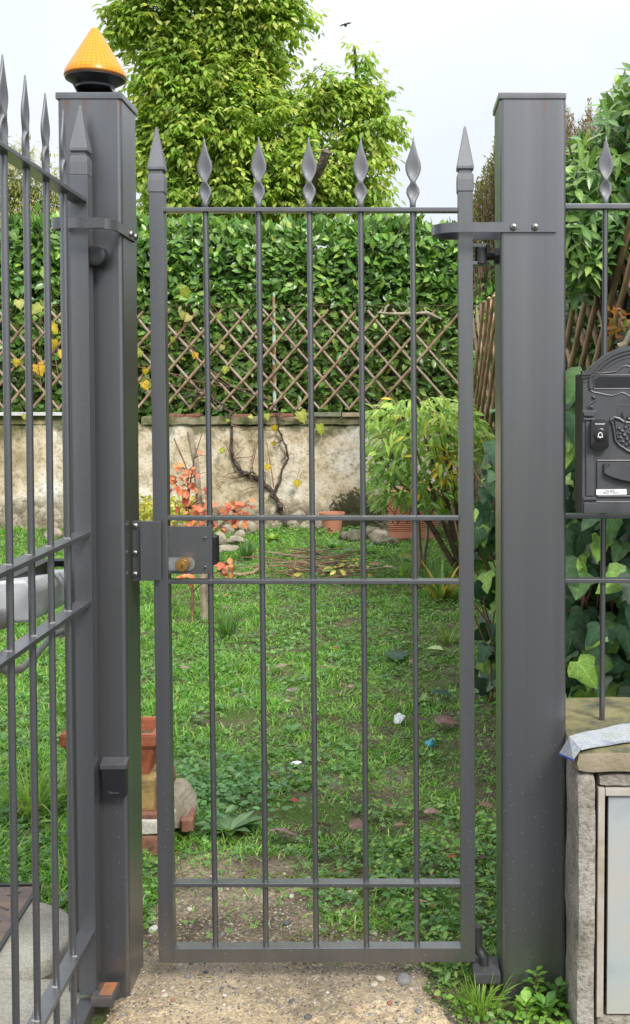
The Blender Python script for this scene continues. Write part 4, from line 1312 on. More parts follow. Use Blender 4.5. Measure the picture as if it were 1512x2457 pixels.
# ================================================================== MAILBOX
MY = 2.500                                   # front face
mx = at(1527, 1000, MY).x
def mxz(px_, py_): q_ = at(px_, py_, MY); return q_.x - mx, q_.z
hwid = mx - at(1398, 1000, MY).x
zb = at(1450, 1234, MY).z
z_sh = at(1420, 893, MY).z                    # shoulder of the arch
z_ar = at(1527, 832, MY).z                    # crown of the arch
mb = thing('mailbox', 'black cast metal letterbox with arched top and crest on the railing', 'mailbox', (mx, MY + .05, zb))
def arch_pts(hw, z0, zs, za, n=20, inset=0.0, flat=0.018):
    pts = [(-hw + inset, z0 + inset), (hw - inset, z0 + inset), (hw - inset, zs - inset * .4)]
    hw2 = hw - flat
    rise = za - zs
    rad = (hw2 ** 2 + rise ** 2) / (2 * rise)
    a_max = math.asin(hw2 / rad)
    for i in range(n + 1):
        a = a_max - 2 * a_max * i / n
        pts.append(((rad - inset) * math.sin(a), za - rad + (rad - inset) * math.cos(a)))
    pts.append((-hw + inset, zs - inset * .4))
    return pts
bm = NB(); add_prism(bm, [Vector((mx + a, MY, b)) for a, b in arch_pts(hwid, zb + .002, z_sh - .004, z_ar - .006)], (0, 0.105, 0), 0.0015)
obj('body', bm, CAST, mb)
# arched moulding: three stepped ribs
def arch_line(hw, zs, za, off, n=28):
    hw2 = hw - 0.018; rise = za - zs
    rad = (hw2 ** 2 + rise ** 2) / (2 * rise); a_max = math.asin(hw2 / rad)
    pts = [(-hw + off * .2, zs - off)]
    pts += [((rad - off) * math.sin(-a_max + 2 * a_max * i / n), za - rad + (rad - off) * math.cos(-a_max + 2 * a_max * i / n)) for i in range(n + 1)]
    return pts + [(hw - off * .2, zs - off)]
for off, y_, w_, t_ in ((0.002, MY - .010, 0.020, 0.010), (0.011, MY - .006, 0.012, 0.008), (0.021, MY - .002, 0.006, 0.006)):
    bm = NB(); add_strip(bm, [Vector((mx + a, y_ + w_ / 2, b)) for a, b in arch_line(hwid + .004, z_sh, z_ar, off)], (0, w_, 0), t_)
    obj('arch_moulding', bm, CAST, mb, angle=30)
def relief(name, pxs, proud, thick=None, parent=None, bevel=.0012, mat=None):
    bm = NB(); pts = [mxz(*q_) for q_ in pxs]
    add_prism(bm, [Vector((mx + a, MY - proud, b)) for a, b in pts], (0, (thick or proud + .001), 0), bevel)
    return obj(name, bm, mat or CAST, parent or mb)
def both(name, pxs, proud, **kw):
    relief(name, pxs, proud, **kw)
    relief(name, [(2 * 1527 - x, y) for x, y in pxs][::-1], proud, **kw)
def wire(name, pxs, r, parent=None, mirror=True, y=0.0, mat=None):
    for sgn in ((1, -1) if mirror else (1,)):
        bm = NB()
        add_tube(bm, [Vector((mx + sgn * mxz(a, b)[0], MY - y, mxz(a, b)[1])) for a, b in pxs], r, 8)
        obj(name, bm, mat or CAST, parent or mb)
# slot frame and letter slot
slot = relief('letter_slot', [(1428, 904), (1626, 904), (1626, 930), (1428, 930)], .0008, bevel=0, mat=BLACK)
wire('slot_frame', [(1425, 900), (1527, 900)], .0016); wire('slot_frame', [(1425, 933), (1527, 933)], .0018); wire('slot_frame', [(1425, 900), (1425, 933)], .0016)
wire('scroll', [(1416, 898), (1416, 905), (1416, 925), (1418, 933)], .0052)
wire('scroll_edge', [(1412, 928), (1414, 935), (1424, 941), (1440, 944), (1458, 948), (1470, 949), (1482, 946), (1492, 942), (1502, 945), (1508, 950), (1518, 948), (1527, 948)], .0020)
wire('scroll_edge', [(1422, 895), (1450, 895), (1478, 892), (1490, 882), (1503, 877), (1515, 882), (1521, 892), (1515, 896), (1510, 890)], .0022)
wire('scroll_edge', [(1508, 872), (1516, 867), (1527, 870)], .0026)
wire('volute', [(1427, 953), (1430, 957), (1426, 963), (1416, 969), (1411, 977), (1416, 984), (1423, 980), (1419, 976)], .0028)
for q_ in ((1424, 953), (1419, 977)):
    for sgn in (1, -1):
        bm = NB(); a, b = mxz(*q_); bmesh.ops.create_uvsphere(bm, u_segments=12, v_segments=8, radius=.0042, matrix=Matrix.Translation((mx + sgn * a, MY - .002, b))); obj('boss', bm, CAST, mb)
# pilasters
both('pilaster', [(1405, 1012), (1423, 1012), (1426, 1190), (1406, 1190)], .0045)
both('capital', [(1396, 985), (1432, 985), (1428, 993), (1424, 998), (1401, 998)], .009)
both('capital', [(1399, 1004), (1428, 1004), (1426, 1008), (1401, 1008)], .007)
both('plinth', [(1401, 1192), (1428, 1192), (1432, 1200), (1398, 1200)], .007)
relief('base', [(1400, 1205), (1654, 1205), (1654, 1232), (1400, 1232)], .005, bevel=.002)
wire('ledge', [(1430, 1204), (1527, 1204)], .0022, y=.004)
# collection door with its frame
wire('panel_line', [(1482, 1080), (1482, 978), (1487, 972), (1527, 972)], .0008)
dr = relief('door', [(1433, 1108), (1621, 1108), (1621, 1186), (1433, 1186)], .0035, bevel=.001)
wire('door_bead', [(1433, 1105), (1527, 1105)], .0024, dr, y=.003); wire('door_bead', [(1433, 1107), (1433, 1186)], .0020, dr, y=.003); wire('door_bead', [(1433, 1190), (1527, 1190)], .0024, dr, y=.003)
# curved pull on the door and the finger opening below it
bm = NB()
ctr = [(1455, 1122), (1462, 1128), (1475, 1133), (1492, 1138), (1510, 1141), (1527, 1142), (1544, 1141), (1562, 1138), (1579, 1133), (1592, 1128), (1599, 1122)]
add_strip(bm, [Vector((mx + mxz(a, b)[0], MY - .009 - .004 * math.sin(PI * i / 10), mxz(a, b)[1])) for i, (a, b) in enumerate(ctr)], (0, .012, 0), 0.024)
obj('pull', bm, CAST, dr, angle=40)
wire('pull_curl', [(1452, 1112), (1452, 1138)], .0055, dr, y=.008)
relief('finger_opening', [(1468, 1147), (1478, 1146), (1500, 1151), (1512, 1154), (1515, 1158), (1510, 1161), (1492, 1158), (1474, 1153)], .0042, parent=dr, bevel=0, mat=BLACK)
lk = at(1519, 1114, MY); bm = NB(); add_lathe(bm, [(.009, 0), (.009, .007), (.007, .009), (0, .009)], (lk.x + .005, MY - .003, lk.z), (0, -1, 0), 18); obj('lock', bm, BRASS, dr)
np_ = relief('name_plate', [(1430, 1174), (1502, 1173), (1503, 1186), (1430, 1187)], .0056, .0015, dr, 0, LABEL)
c_ = at(1467, 1177.6, MY - .0058); text_mesh('VALERI', .0056, INK, 'lettering', np_, (c_.x - .004, MY - .0058, c_.z), sx=1.35)
c_ = at(1467, 1182.6, MY - .0058); text_mesh('BIGI TANTI', .0056, INK, 'lettering', np_, (c_.x, MY - .0058, c_.z), sx=1.35)
# crest: crowned shield with foliage
cr = relief('crest', [(1474, 1010), (1500, 1014), (1527, 1016), (1554, 1014), (1580, 1010), (1576, 1040), (1572, 1058), (1555, 1076), (1527, 1088), (1499, 1076), (1482, 1058), (1478, 1040)], .004, bevel=.0015)
wire('shield_edge', [(1472, 1006), (1465, 1010), (1470, 1018), (1474, 1040), (1476, 1056), (1486, 1068), (1504, 1080), (1527, 1090)], .0030, cr, y=.003)
wire('shield_edge', [(1464, 1009), (1472, 1001), (1484, 1004), (1496, 1012), (1508, 1014), (1527, 1010)], .0034, cr, y=.004)
wire('spear', [(1493, 988), (1497, 1002), (1501, 1018)], .0022, cr, y=.006)
wire('crown', [(1505, 1002), (1512, 992), (1519, 998), (1527, 984)], .0030, cr, y=.005)
wire('crown', [(1506, 1005), (1527, 1005)], .0032, cr, y=.005)
wire('inner_shield', [(1511, 1030), (1511, 1050), (1518, 1058), (1527, 1061)], .0018, cr, y=.006); wire('inner_shield', [(1511, 1030), (1527, 1030)], .0018, cr, y=.006)
bm = NB()
for q_, r_ in (((1484, 1028), .0042), ((1492, 1034), .0050), ((1500, 1026), .0040), ((1497, 1044), .0048), ((1488, 1050), .0042), ((1503, 1054), .0045), ((1494, 1060), .0040), ((1510, 1064), .0044), ((1486, 1040), .0036), ((1507, 1038), .0036), ((1502, 1068), .0036), ((1518, 1072), .004), ((1508, 1022), .003), ((1520, 1040), .004)):
    for sgn in (1, -1):
        a, b = mxz(*q_)
        bmesh.ops.create_icosphere(bm, subdivisions=2, radius=r_, matrix=Matrix.Translation((mx + sgn * a, MY - .0055, b)) @ Matrix.Rotation(a * 90, 4, 'Y') @ Matrix.Diagonal((1.35, .9, .75, 1)))
obj('crest_foliage', bm, CAST, cr)
# bell push stuck on the mailbox
bl = thing('bell_push', 'small black wireless bell push stuck on the mailbox front', 'doorbell', at(1440, 1045, MY - .01))
def rrect(x0, y0, x1, y1, r, n=5):
    pts = []
    for cx_, cy_, a0_ in ((x1 - r, y0 + r, -90), (x1 - r, y1 - r, 0), (x0 + r, y1 - r, 90), (x0 + r, y0 + r, 180)):
        for i in range(n + 1):
            a = R(a0_ + 90 * i / n); pts.append((cx_ + r * math.cos(a), cy_ + r * math.sin(a)))
    return pts
BELLB = plain('glossy_black', (0.016, 0.015, 0.016), 0.22)
bm = NB(); slab(bm, rrect(1418, 1007, 1461, 1078, 9), MY - .020, .0195, .002, 3); obj('case', bm, BELLB, bl)
bc = at(1440, 1043.5, MY - .020)
bm = NB(); add_lathe(bm, [(.0152, .0002), (.0152, .0012), (.0142, .0016), (.0139, .0004)], bc, (0, -1, 0), 32); obj('button_ring', bm, BELLB, bl)
bm = NB(); add_lathe(bm, [(.0130, .0002), (.0130, .0018), (.0120, .0024), (0, .0026)], bc, (0, -1, 0), 32); bt = obj('button', bm, BLACK, bl)
bm = NB()
yy = MY - .0231
bell = [(-.0062, -.0046), (-.0046, -.0030), (-.0043, .0014), (-.0030, .0040), (-.0010, .0050), (0, .0058), (.0010, .0050), (.0030, .0040), (.0043, .0014), (.0046, -.0030), (.0062, -.0046), (-.0062, -.0046)]
add_strip(bm, [Vector((bc.x + a, yy, bc.z + b)) for a, b in bell], (0, .0006, 0), .0015)
add_box(bm, (bc.x, yy, bc.z - .0062), (.0034, .0006, .0018))
obj('bell_symbol', bm, WHITEINK, bt, False)
text_mesh('TECKNET', .0052, WHITEINK, 'lettering', bl, at(1440, 1017.5, MY - .0203), sx=1.05)

# ================================================================== GARDEN WALL at the back
WY = gr(700, 1270).y
WTOP = at(700, 1000, WY).z
m, N, L, p = material('old_wall_render', 0.95, 0, 0.15)
v = pos_vec(N)
n1 = noise_node(N, L, v, 0.95, 7, .60)
r1 = ramp_node(N, [(0.34, (0.22, 0.18, 0.11)), (0.43, (0.39, 0.325, 0.22)), (0.50, (0.52, 0.44, 0.325)), (0.57, (0.60, 0.54, 0.45)), (0.66, (0.66, 0.635, 0.60))])
L.new(n1.outputs['Fac'], r1.inputs['Fac'])
n2 = noise_node(N, L, v, 26, 6, .7)
r2 = ramp_node(N, [(0.33, (0.58, 0.55, 0.49)), (0.45, (0.97, 0.97, 0.97)), (0.70, (1.14, 1.13, 1.12))])
L.new(n2.outputs['Fac'], r2.inputs['Fac'])
n5 = noise_node(N, L, v, 6.5, 7, .68)
r5 = ramp_node(N, [(0.34, (0.62, 0.60, 0.50)), (0.50, (1, 1, 0.97)), (0.66, (1.12, 1.12, 1.12))])
L.new(n5.outputs['Fac'], r5.inputs['Fac'])
r1c = mix_node(N, L, 0.95, r1.outputs['Color'], r5.outputs['Color'], 'MULTIPLY')
col = mix_node(N, L, 0.9, r1c, r2.outputs['Color'], 'MULTIPLY')
# embedded rubble in the lower part where the render has fallen off
vo = N.new('ShaderNodeTexVoronoi'); vo.inputs['Scale'].default_value = 17; vo.inputs['Randomness'].default_value = 1; L.new(v, vo.inputs['Vector'])
sc_ = N.new('ShaderNodeSeparateColor'); L.new(vo.outputs['Color'], sc_.inputs['Color'])
rv = ramp_node(N, [(0.0, (0.15, 0.125, 0.09)), (0.5, (0.27, 0.23, 0.17)), (1.0, (0.43, 0.38, 0.30))])
L.new(sc_.outputs['Red'], rv.inputs['Fac'])
sz_ = N.new('ShaderNodeSeparateXYZ'); L.new(v, sz_.inputs['Vector'])
lowm = N.new('ShaderNodeMath'); lowm.operation = 'MULTIPLY_ADD'; lowm.inputs[1].default_value = -1.15; L.new(sz_.outputs['Z'], lowm.inputs[0]); L.new(n1.outputs['Fac'], lowm.inputs[2])
rlow = ramp_node(N, [(0.17, (0, 0, 0)), (0.27, (1, 1, 1))]); L.new(lowm.outputs[0], rlow.inputs['Fac'])
col = mix_node(N, L, rlow.outputs['Color'], col, rv.outputs['Color'])
# moss under the cap and in patches
mn_ = noise_node(N, L, v, 4.2, 6, .65)
topm = N.new('ShaderNodeMapRange'); topm.inputs['From Min'].default_value = WTOP - 0.32; topm.inputs['From Max'].default_value = WTOP; L.new(sz_.outputs['Z'], topm.inputs['Value'])
tsum = N.new('ShaderNodeMath'); tsum.operation = 'MULTIPLY_ADD'; tsum.inputs[1].default_value = 0.33; L.new(topm.outputs['Result'], tsum.inputs[0]); L.new(mn_.outputs['Fac'], tsum.inputs[2])
rmoss = ramp_node(N, [(0.60, (0, 0, 0)), (0.76, (0.85, 0.85, 0.85))]); L.new(tsum.outputs[0], rmoss.inputs['Fac'])
mcol = mix_node(N, L, n2.outputs['Fac'], (0.035, 0.045, 0.012), (0.13, 0.125, 0.05))
col = mix_node(N, L, rmoss.outputs['Color'], col, mcol)
pc_ = at(855, 1225, WY)
vm = N.new('ShaderNodeVectorMath'); vm.operation = 'SUBTRACT'; vm.inputs[1].default_value = (pc_.x, pc_.y, pc_.z - .06); L.new(v, vm.inputs[0])
vs_ = N.new('ShaderNodeVectorMath'); vs_.operation = 'MULTIPLY'; vs_.inputs[1].default_value = (2.6, 0.2, 3.0); L.new(vm.outputs[0], vs_.inputs[0])
vl_ = N.new('ShaderNodeVectorMath'); vl_.operation = 'LENGTH'; L.new(vs_.outputs[0], vl_.inputs[0])
pm = N.new('ShaderNodeMath'); pm.operation = 'MULTIPLY_ADD'; pm.inputs[1].default_value = -0.5; L.new(vl_.outputs['Value'], pm.inputs[0]); L.new(n2.outputs['Fac'], pm.inputs[2])
rpm = ramp_node(N, [(0.06, (0, 0, 0)), (0.16, (0.95, 0.95, 0.95))]); L.new(pm.outputs[0], rpm.inputs['Fac'])
col = mix_node(N, L, rpm.outputs['Color'], col, mix_node(N, L, n2.outputs['Fac'], (0.015, 0.018, 0.007), (0.055, 0.055, 0.022)))
L.new(col, p.inputs['Base Color'])
hs_ = N.new('ShaderNodeMath'); hs_.operation = 'MULTIPLY'; L.new(vo.outputs['Distance'], hs_.inputs[0]); L.new(rlow.outputs['Color'], hs_.inputs[1])
hsum = N.new('ShaderNodeMath'); hsum.operation = 'MULTIPLY_ADD'; hsum.inputs[1].default_value = -1.2; L.new(hs_.outputs[0], hsum.inputs[0]); L.new(n2.outputs['Fac'], hsum.inputs[2])
bump(N, L, p, hsum.outputs[0], 0.55, 0.02)
WALLM = m
MOSSCAP = noisy('mossy_cement', [(0.035, 0.045, 0.014), (0.10, 0.105, 0.04), (0.20, 0.175, 0.11), (0.28, 0.24, 0.17)], 7, 0.95, 6, 0.6, 40, .012)
gw = thing('garden_wall', 'old stained rendered garden wall below the cane trellis and hedge', 'wall', (-2.4, WY + .15, 0))
XL, XR = -6.6, 0.80
rough_box('wall_body', XL, XR, WY, WY + 0.28, -0.1, WTOP - 0.09, WALLM, gw, 0.09, 0.022, 1.0)
x_mid = at(340, 1000, WY).x
rough_box('cap_band', x_mid, XR, WY - .03, WY + 0.28, WTOP - 0.085, WTOP, MOSSCAP, gw, 0.07, 0.012, 2.0)
STRIP = plain('pale_stone_edge', (0.50, 0.50, 0.49), .7)
for a, b in ((-700, -330), (-326, -60), (-56, 152)):
    xa_, xb_ = at(a, 988, WY).x, at(b, 988, WY).x
    bm = NB(); add_box(bm, ((xa_ + xb_) / 2, WY + .12, WTOP + .03), (xb_ - xa_, 0.34, 0.036), .004); obj('coping_slab', bm, STRIP, gw)
rough_box('cap_band', XL, at(152, 988, WY).x, WY + .004, WY + 0.28, WTOP - 0.085, WTOP + .008, WALLM, gw, 0.09, 0.010, 2.5)
CTILE = [noisy('green_grey_tile', [(0.12, 0.13, 0.085), (0.22, 0.215, 0.15)], 14, .9), noisy('tan_tile', [(0.30, 0.22, 0.14), (0.42, 0.33, 0.23)], 12, .9), noisy('rust_tile', [(0.15, 0.085, 0.035), (0.25, 0.14, 0.06)], 12, .9)]
for a, b, k_ in ((722, 819, 0), (821, 891, 1), (893, 950, 2), (953, 1040, 1), (1043, 1130, 0)):
    xa_, xb_ = at(a, 980, WY).x, at(b, 980, WY).x
    bm = NB(); add_box(bm, ((xa_ + xb_) / 2, WY + .11, WTOP + .024 + random.uniform(-.004, .006)), (xb_ - xa_ - .006, 0.34, 0.042), .004, Matrix.Rotation(random.uniform(-.015, .015), 4, 'Y'))
    obj('coping_tile', bm, CTILE[k_], gw)
for a, b in ((398, 440), (446, 480), (560, 600), (640, 668), (672, 704)):
    xa_, xb_ = at(a, 985, WY).x, at(b, 985, WY).x
    bm = NB(); add_box(bm, ((xa_ + xb_) / 2, WY + .10, WTOP + .014 + random.uniform(-.006, .006)), (xb_ - xa_, 0.24, 0.036), .007, Matrix.Rotation(random.uniform(-.06, .06), 4, 'Y'))
    obj('brick_fragment', bm, BRICK, gw)

# side boundary wall running towards the viewer on the right
SA, SBv = Vector((0.86, WY + .1, 0)), Vector((1.44, 2.95, 0))
sdir = (SBv - SA).normalized()
snrm = Vector((-sdir.y, sdir.x, 0)) * -1
if snrm.x < 0: snrm = -snrm
sw = thing('side_wall', 'low mossy boundary wall under the bamboo lattice at right', 'wall', (SA + SBv) / 2)
bm = NB()
add_prism(bm, [SA + Vector((0, 0, -.1)), SBv + Vector((0, 0, -.1)), SBv + snrm * .2 + Vector((0, 0, -.1)), SA + snrm * .2 + Vector((0, 0, -.1))], (0, 0, WTOP - .02))
bmesh.ops.subdivide_edges(bm, edges=bm.edges[:], cuts=24, use_grid_fill=True)
for vv in bm.verts: vv.co += Vector((float(fbm(np.array([vv.co.y]), np.array([vv.co.z]), 1.0, 5)[0]) - .5, 0, 0.5 * (float(fbm(np.array([vv.co.y]), np.array([vv.co.x]), 2.0, 5)[0]) - .5))) * 0.05
obj('wall_body', bm, MOSSCAP, sw)

# ================================================================== back trellis of split canes
TYP = WY + 0.10
ztb, ztt = at(700, 982, TYP).z, at(700, 745, TYP).z
tr = thing('cane_trellis', 'weathered diamond cane trellis standing along the back wall top', 'trellis', (-2.4, TYP, WTOP))
STEP = 63.0 * TYP / F
hgt = ztt - ztb
run = hgt / 1.14
def cane(parent, p0, p1, r, mat, nodes=3, bend=.012):
    bm = NB()
    pts, rad = [], []
    n = nodes * 3
    d_ = p1 - p0
    off = Vector((random.uniform(-1, 1), random.uniform(-.4, .4), random.uniform(-1, 1))) * bend
    for i in range(n + 1):
        t = i / n
        pts.append(p0 + d_ * t + off * math.sin(PI * t))
        rad.append(r * (1.16 if i % 3 == 0 and 0 < i < n else 1.0) * (1.05 - .14 * t))
    add_tube(bm, pts, rad, 7)
    return obj('cane', bm, mat, parent, angle=60)
x_start = at(437, 745, TYP).x
for k in range(-17, 14):
    j = random.uniform(-.012, .012)
    xt = x_start + k * STEP + j
    if XL < xt and xt + run < 0.92:
        cane(tr, Vector((xt, TYP - .012, ztt + random.uniform(-.02, .02))), Vector((xt + run + random.uniform(-.015, .015), TYP - .012, ztb + random.uniform(-.015, .015))), .0145, CANE_B)
    xb0 = x_start + (k + .28) * STEP + j
    if XL < xb0 and xb0 + run < 0.92:
        cane(tr, Vector((xb0, TYP - .040, ztb + random.uniform(-.015, .015))), Vector((xb0 + run + random.uniform(-.015, .015), TYP - .040, ztt + random.uniform(-.02, .02))), .0150, CANE_A)
# wire netting behind, with its old iron post
wf = thing('wire_fence', 'rusty diamond wire netting with a flaking green iron post', 'fence', (at(657, 980, TYP).x, TYP + .06, WTOP))
wv, wt = [], []
def wire_line(a, b, r=.0014):
    a, b = np.array(a), np.array(b)
    d_ = (b - a) / np.linalg.norm(b - a)
    s_ = np.cross(d_, [0, 1, 0]); s_ /= np.linalg.norm(s_)
    k0 = len(wv)
    for q_ in (a, b):
        for ang in (0, 120, 240):
            wv.append(q_ + s_ * r * math.cos(R(ang)) + np.array([0, 1, 0]) * r * math.sin(R(ang)))
    for i in range(3):
        j = (i + 1) % 3
        wt.extend([(k0 + i, k0 + j, k0 + 3 + j), (k0 + i, k0 + 3 + j, k0 + 3 + i)])
NY = TYP + .05
NH = ztt + .06 - ztb
xx = -6.5
while xx < .85:
    wire_line((xx, NY, ztb), (min(xx + NH * .9, 1.6), NY, ztb + NH)); wire_line((xx + NH * .9, NY + .004, ztb), (xx, NY + .004, ztb + NH)); xx += .085
wire_line((-6.5, NY, ztb + NH), (0.9, NY, ztb + NH), .003)
me = mesh_of('netting', np.array(wv), np.array(wt), np.ones((len(wv), 3)), RUSTWIRE)
o = link('netting', me, wf); o['kind'] = 'stuff'
bm = NB()
pp0, pp1 = at(659, 985, TYP + .02), at(657, 703, TYP + .02)
add_tube(bm, [pp0, pp0.lerp(pp1, .6), pp1], [.021, .020, .013], 8); obj('post', bm, GREENPOST, wf)
# forked dry stick laid along the trellis top
stick = thing('dry_stick', 'pale forked dead stick lying on top of the trellis', 'stick', at(960, 755, TYP - .05))
bm = NB(); add_tube(bm, [at(905, 750, TYP - .06), at(940, 753, TYP - .06), at(1000, 752, TYP - .06), at(1025, 750, TYP - .06), at(1060, 766, TYP - .05)], [.012, .016, .015, .019, .008], 8); obj('stem', bm, PALEBARK, stick)
bm = NB(); add_tube(bm, [at(922, 752, TYP - .06), at(926, 738, TYP - .06), at(934, 730, TYP - .06)], [.014, .012, .014], 7); obj('fork', bm, PALEBARK, stick)
bm = NB(); add_tube(bm, [at(1022, 750, TYP - .06), at(1018, 736, TYP - .06)], [.014, .008], 7); obj('fork', bm, PALEBARK, stick)

# side lattice of round bamboo
bt_ = thing('bamboo_lattice', 'thick round bamboo lattice on the right boundary wall', 'trellis', (1.1, 6.5, WTOP))
FA = Vector((0.76, 10.6, 0))
fdir = Vector((0.07, -1, 0)).normalized()
zt_s = at(1190, 700, 9.07).z
zb_s = WTOP - .05
hs2 = zt_s - zb_s
st_ = 0.29
k = -3
while k * st_ < 7.9:
    a = max(0.0, k * st_)
    j = random.uniform(-.02, .02)
    p0 = FA + fdir * (k * st_ + j); p1 = FA + fdir * (k * st_ + j + hs2 * .95)
    if k >= -1:
        cane(bt_, Vector((p0.x - .02, p0.y, zb_s)), Vector((p1.x - .02, p1.y, zt_s + random.uniform(-.04, .03))), .0165, BAMBOO, 5, .02)
        cane(bt_, Vector((p0.x + .02, p0.y, zt_s + random.uniform(-.04, .03))), Vector((p1.x + .02, p1.y, zb_s)), .0155, CANE_A if k % 3 else BAMBOO, 5, .02)
    k += 1

# ================================================================== HEDGE
def scatter_hedge(n, x0, x1, yf, z0, ztopf, depth, cols, size, wts=None):
    X = rng.uniform(x0, x1, n)
    zt = ztopf(X)
    Z = z0 + (zt - z0) * rng.uniform(0, 1, n)
    top = rng.uniform(0, 1, n) < .16
    Z = np.where(top, zt + rng.normal(0, .05, n), Z)
    bulge = 0.16 * (fbm(X, Z, 1.3, 2.2) - .5)
    Y = yf + np.abs(rng.normal(0, depth, n)) + bulge + np.where(Z > zt - .15, .10 + rng.uniform(0, .5, n) * top, 0)
    Nn = np.stack([rng.normal(0, .55, n), -0.75 + rng.normal(0, .4, n), 0.65 + rng.normal(0, .4, n)], 1)
    D = np.stack([rng.normal(0, .8, n), -0.25 + rng.normal(0, .4, n), rng.normal(0.15, .7, n)], 1)
    D[top, 2] = np.abs(D[top, 2]) + .8
    S = size * rng.uniform(.65, 1.2, n)
    return np.stack([X, Y, Z], 1), frames(D, Nn), S, palette(n, cols, .16, wts)
hedge = thing('laurel_hedge', 'tall glossy laurel hedge rising behind the cane trellis', 'hedge', (-2.4, WY + .7, 0))
HT = at(700, 548, WY + .4).z
hf = lambda X: HT + .10 * (fbm(X, X * 0 + 3, 0, 1.4) - .5) * 2 + 0.05 * (fbm(X, X * 0 + 1, 2, 7) - .5) + np.where(X > 0.3, -.05, 0)
LC = [(.07, .155, .03), (.10, .215, .04), (.145, .275, .05), (.20, .335, .065), (.28, .39, .085), (.085, .175, .045), (.055, .12, .028)]
P_, M_, S_, C_ = scatter_hedge(24000, -5.6, 1.25, WY + .30, WTOP - .02, hf, .15, LC, .124, [3, 4, 4, 2.5, 1.2, 2, 2])
foliage(hedge, GLOSSY, OVAL, P_, M_, S_, C_, 300)
bm = NB(); add_box(bm, (-2.1, WY + .95, (WTOP + HT) / 2 - .10), (6.8, 0.5, HT - WTOP - .25))  # solid dark block added as painted shade behind the leaves; also stops light
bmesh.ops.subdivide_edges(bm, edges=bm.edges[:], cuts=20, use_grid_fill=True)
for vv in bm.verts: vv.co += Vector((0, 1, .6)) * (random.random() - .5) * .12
obj('shade_core', bm, HEDGECORE, hedge)
n = 7000                                                        # inner leaves coloured darker, painting the shade inside the hedge
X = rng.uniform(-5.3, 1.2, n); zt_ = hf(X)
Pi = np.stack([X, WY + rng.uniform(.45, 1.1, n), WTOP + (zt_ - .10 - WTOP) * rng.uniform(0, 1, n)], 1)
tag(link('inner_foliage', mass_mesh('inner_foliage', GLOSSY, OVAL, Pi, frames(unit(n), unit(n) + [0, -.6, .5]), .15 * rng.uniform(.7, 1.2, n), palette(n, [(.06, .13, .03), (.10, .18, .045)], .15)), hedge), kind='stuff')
for k in range(46):
    x = random.uniform(-4.2, .9); z = random.uniform(WTOP, HT - .3)
    bm = NB(); p0 = Vector((x, WY + .42, z)); add_tube(bm, [p0, p0 + Vector((random.uniform(-.1, .1), -.05, .25)), p0 + Vector((random.uniform(-.2, .2), -.03, .5))], [.006, .005, .003], 5); obj('stem', bm, TWIG, hedge)
# hedge beyond the bamboo lattice
bh = thing('boundary_shrub', 'dark leafy shrubbery behind the bamboo lattice on the right', 'shrub', (1.6, 7, 0))
n = 5200
t = rng.uniform(-.2, 8.2, n); off = .12 + np.abs(rng.normal(0, .18, n))
P_ = np.stack([FA.x + fdir.x * t + off, FA.y + fdir.y * t, rng.uniform(.95, zt_s - .05, n) + rng.normal(0, .05, n)], 1)
M_ = frames(np.stack([rng.normal(-.2, .6, n), rng.normal(-.2, .7, n), rng.normal(0, .7, n)], 1), np.stack([-.6 + rng.normal(0, .4, n), -.5 + rng.normal(0, .4, n), .5 + rng.normal(0, .4, n)], 1))
foliage(bh, GLOSSY, LANCE, P_, M_, .095 * rng.uniform(.6, 1.2, n), palette(n, [(.02, .05, .014), (.04, .085, .02), (.065, .13, .03), (.10, .17, .04)], .15), 300)
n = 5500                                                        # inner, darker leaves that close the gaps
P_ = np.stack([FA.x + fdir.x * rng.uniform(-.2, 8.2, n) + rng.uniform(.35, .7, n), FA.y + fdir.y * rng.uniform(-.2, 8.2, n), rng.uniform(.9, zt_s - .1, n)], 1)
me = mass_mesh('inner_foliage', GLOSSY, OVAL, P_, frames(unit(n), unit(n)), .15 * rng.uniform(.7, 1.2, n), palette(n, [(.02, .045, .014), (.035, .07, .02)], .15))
tag(link('inner_foliage', me, bh), kind='stuff')

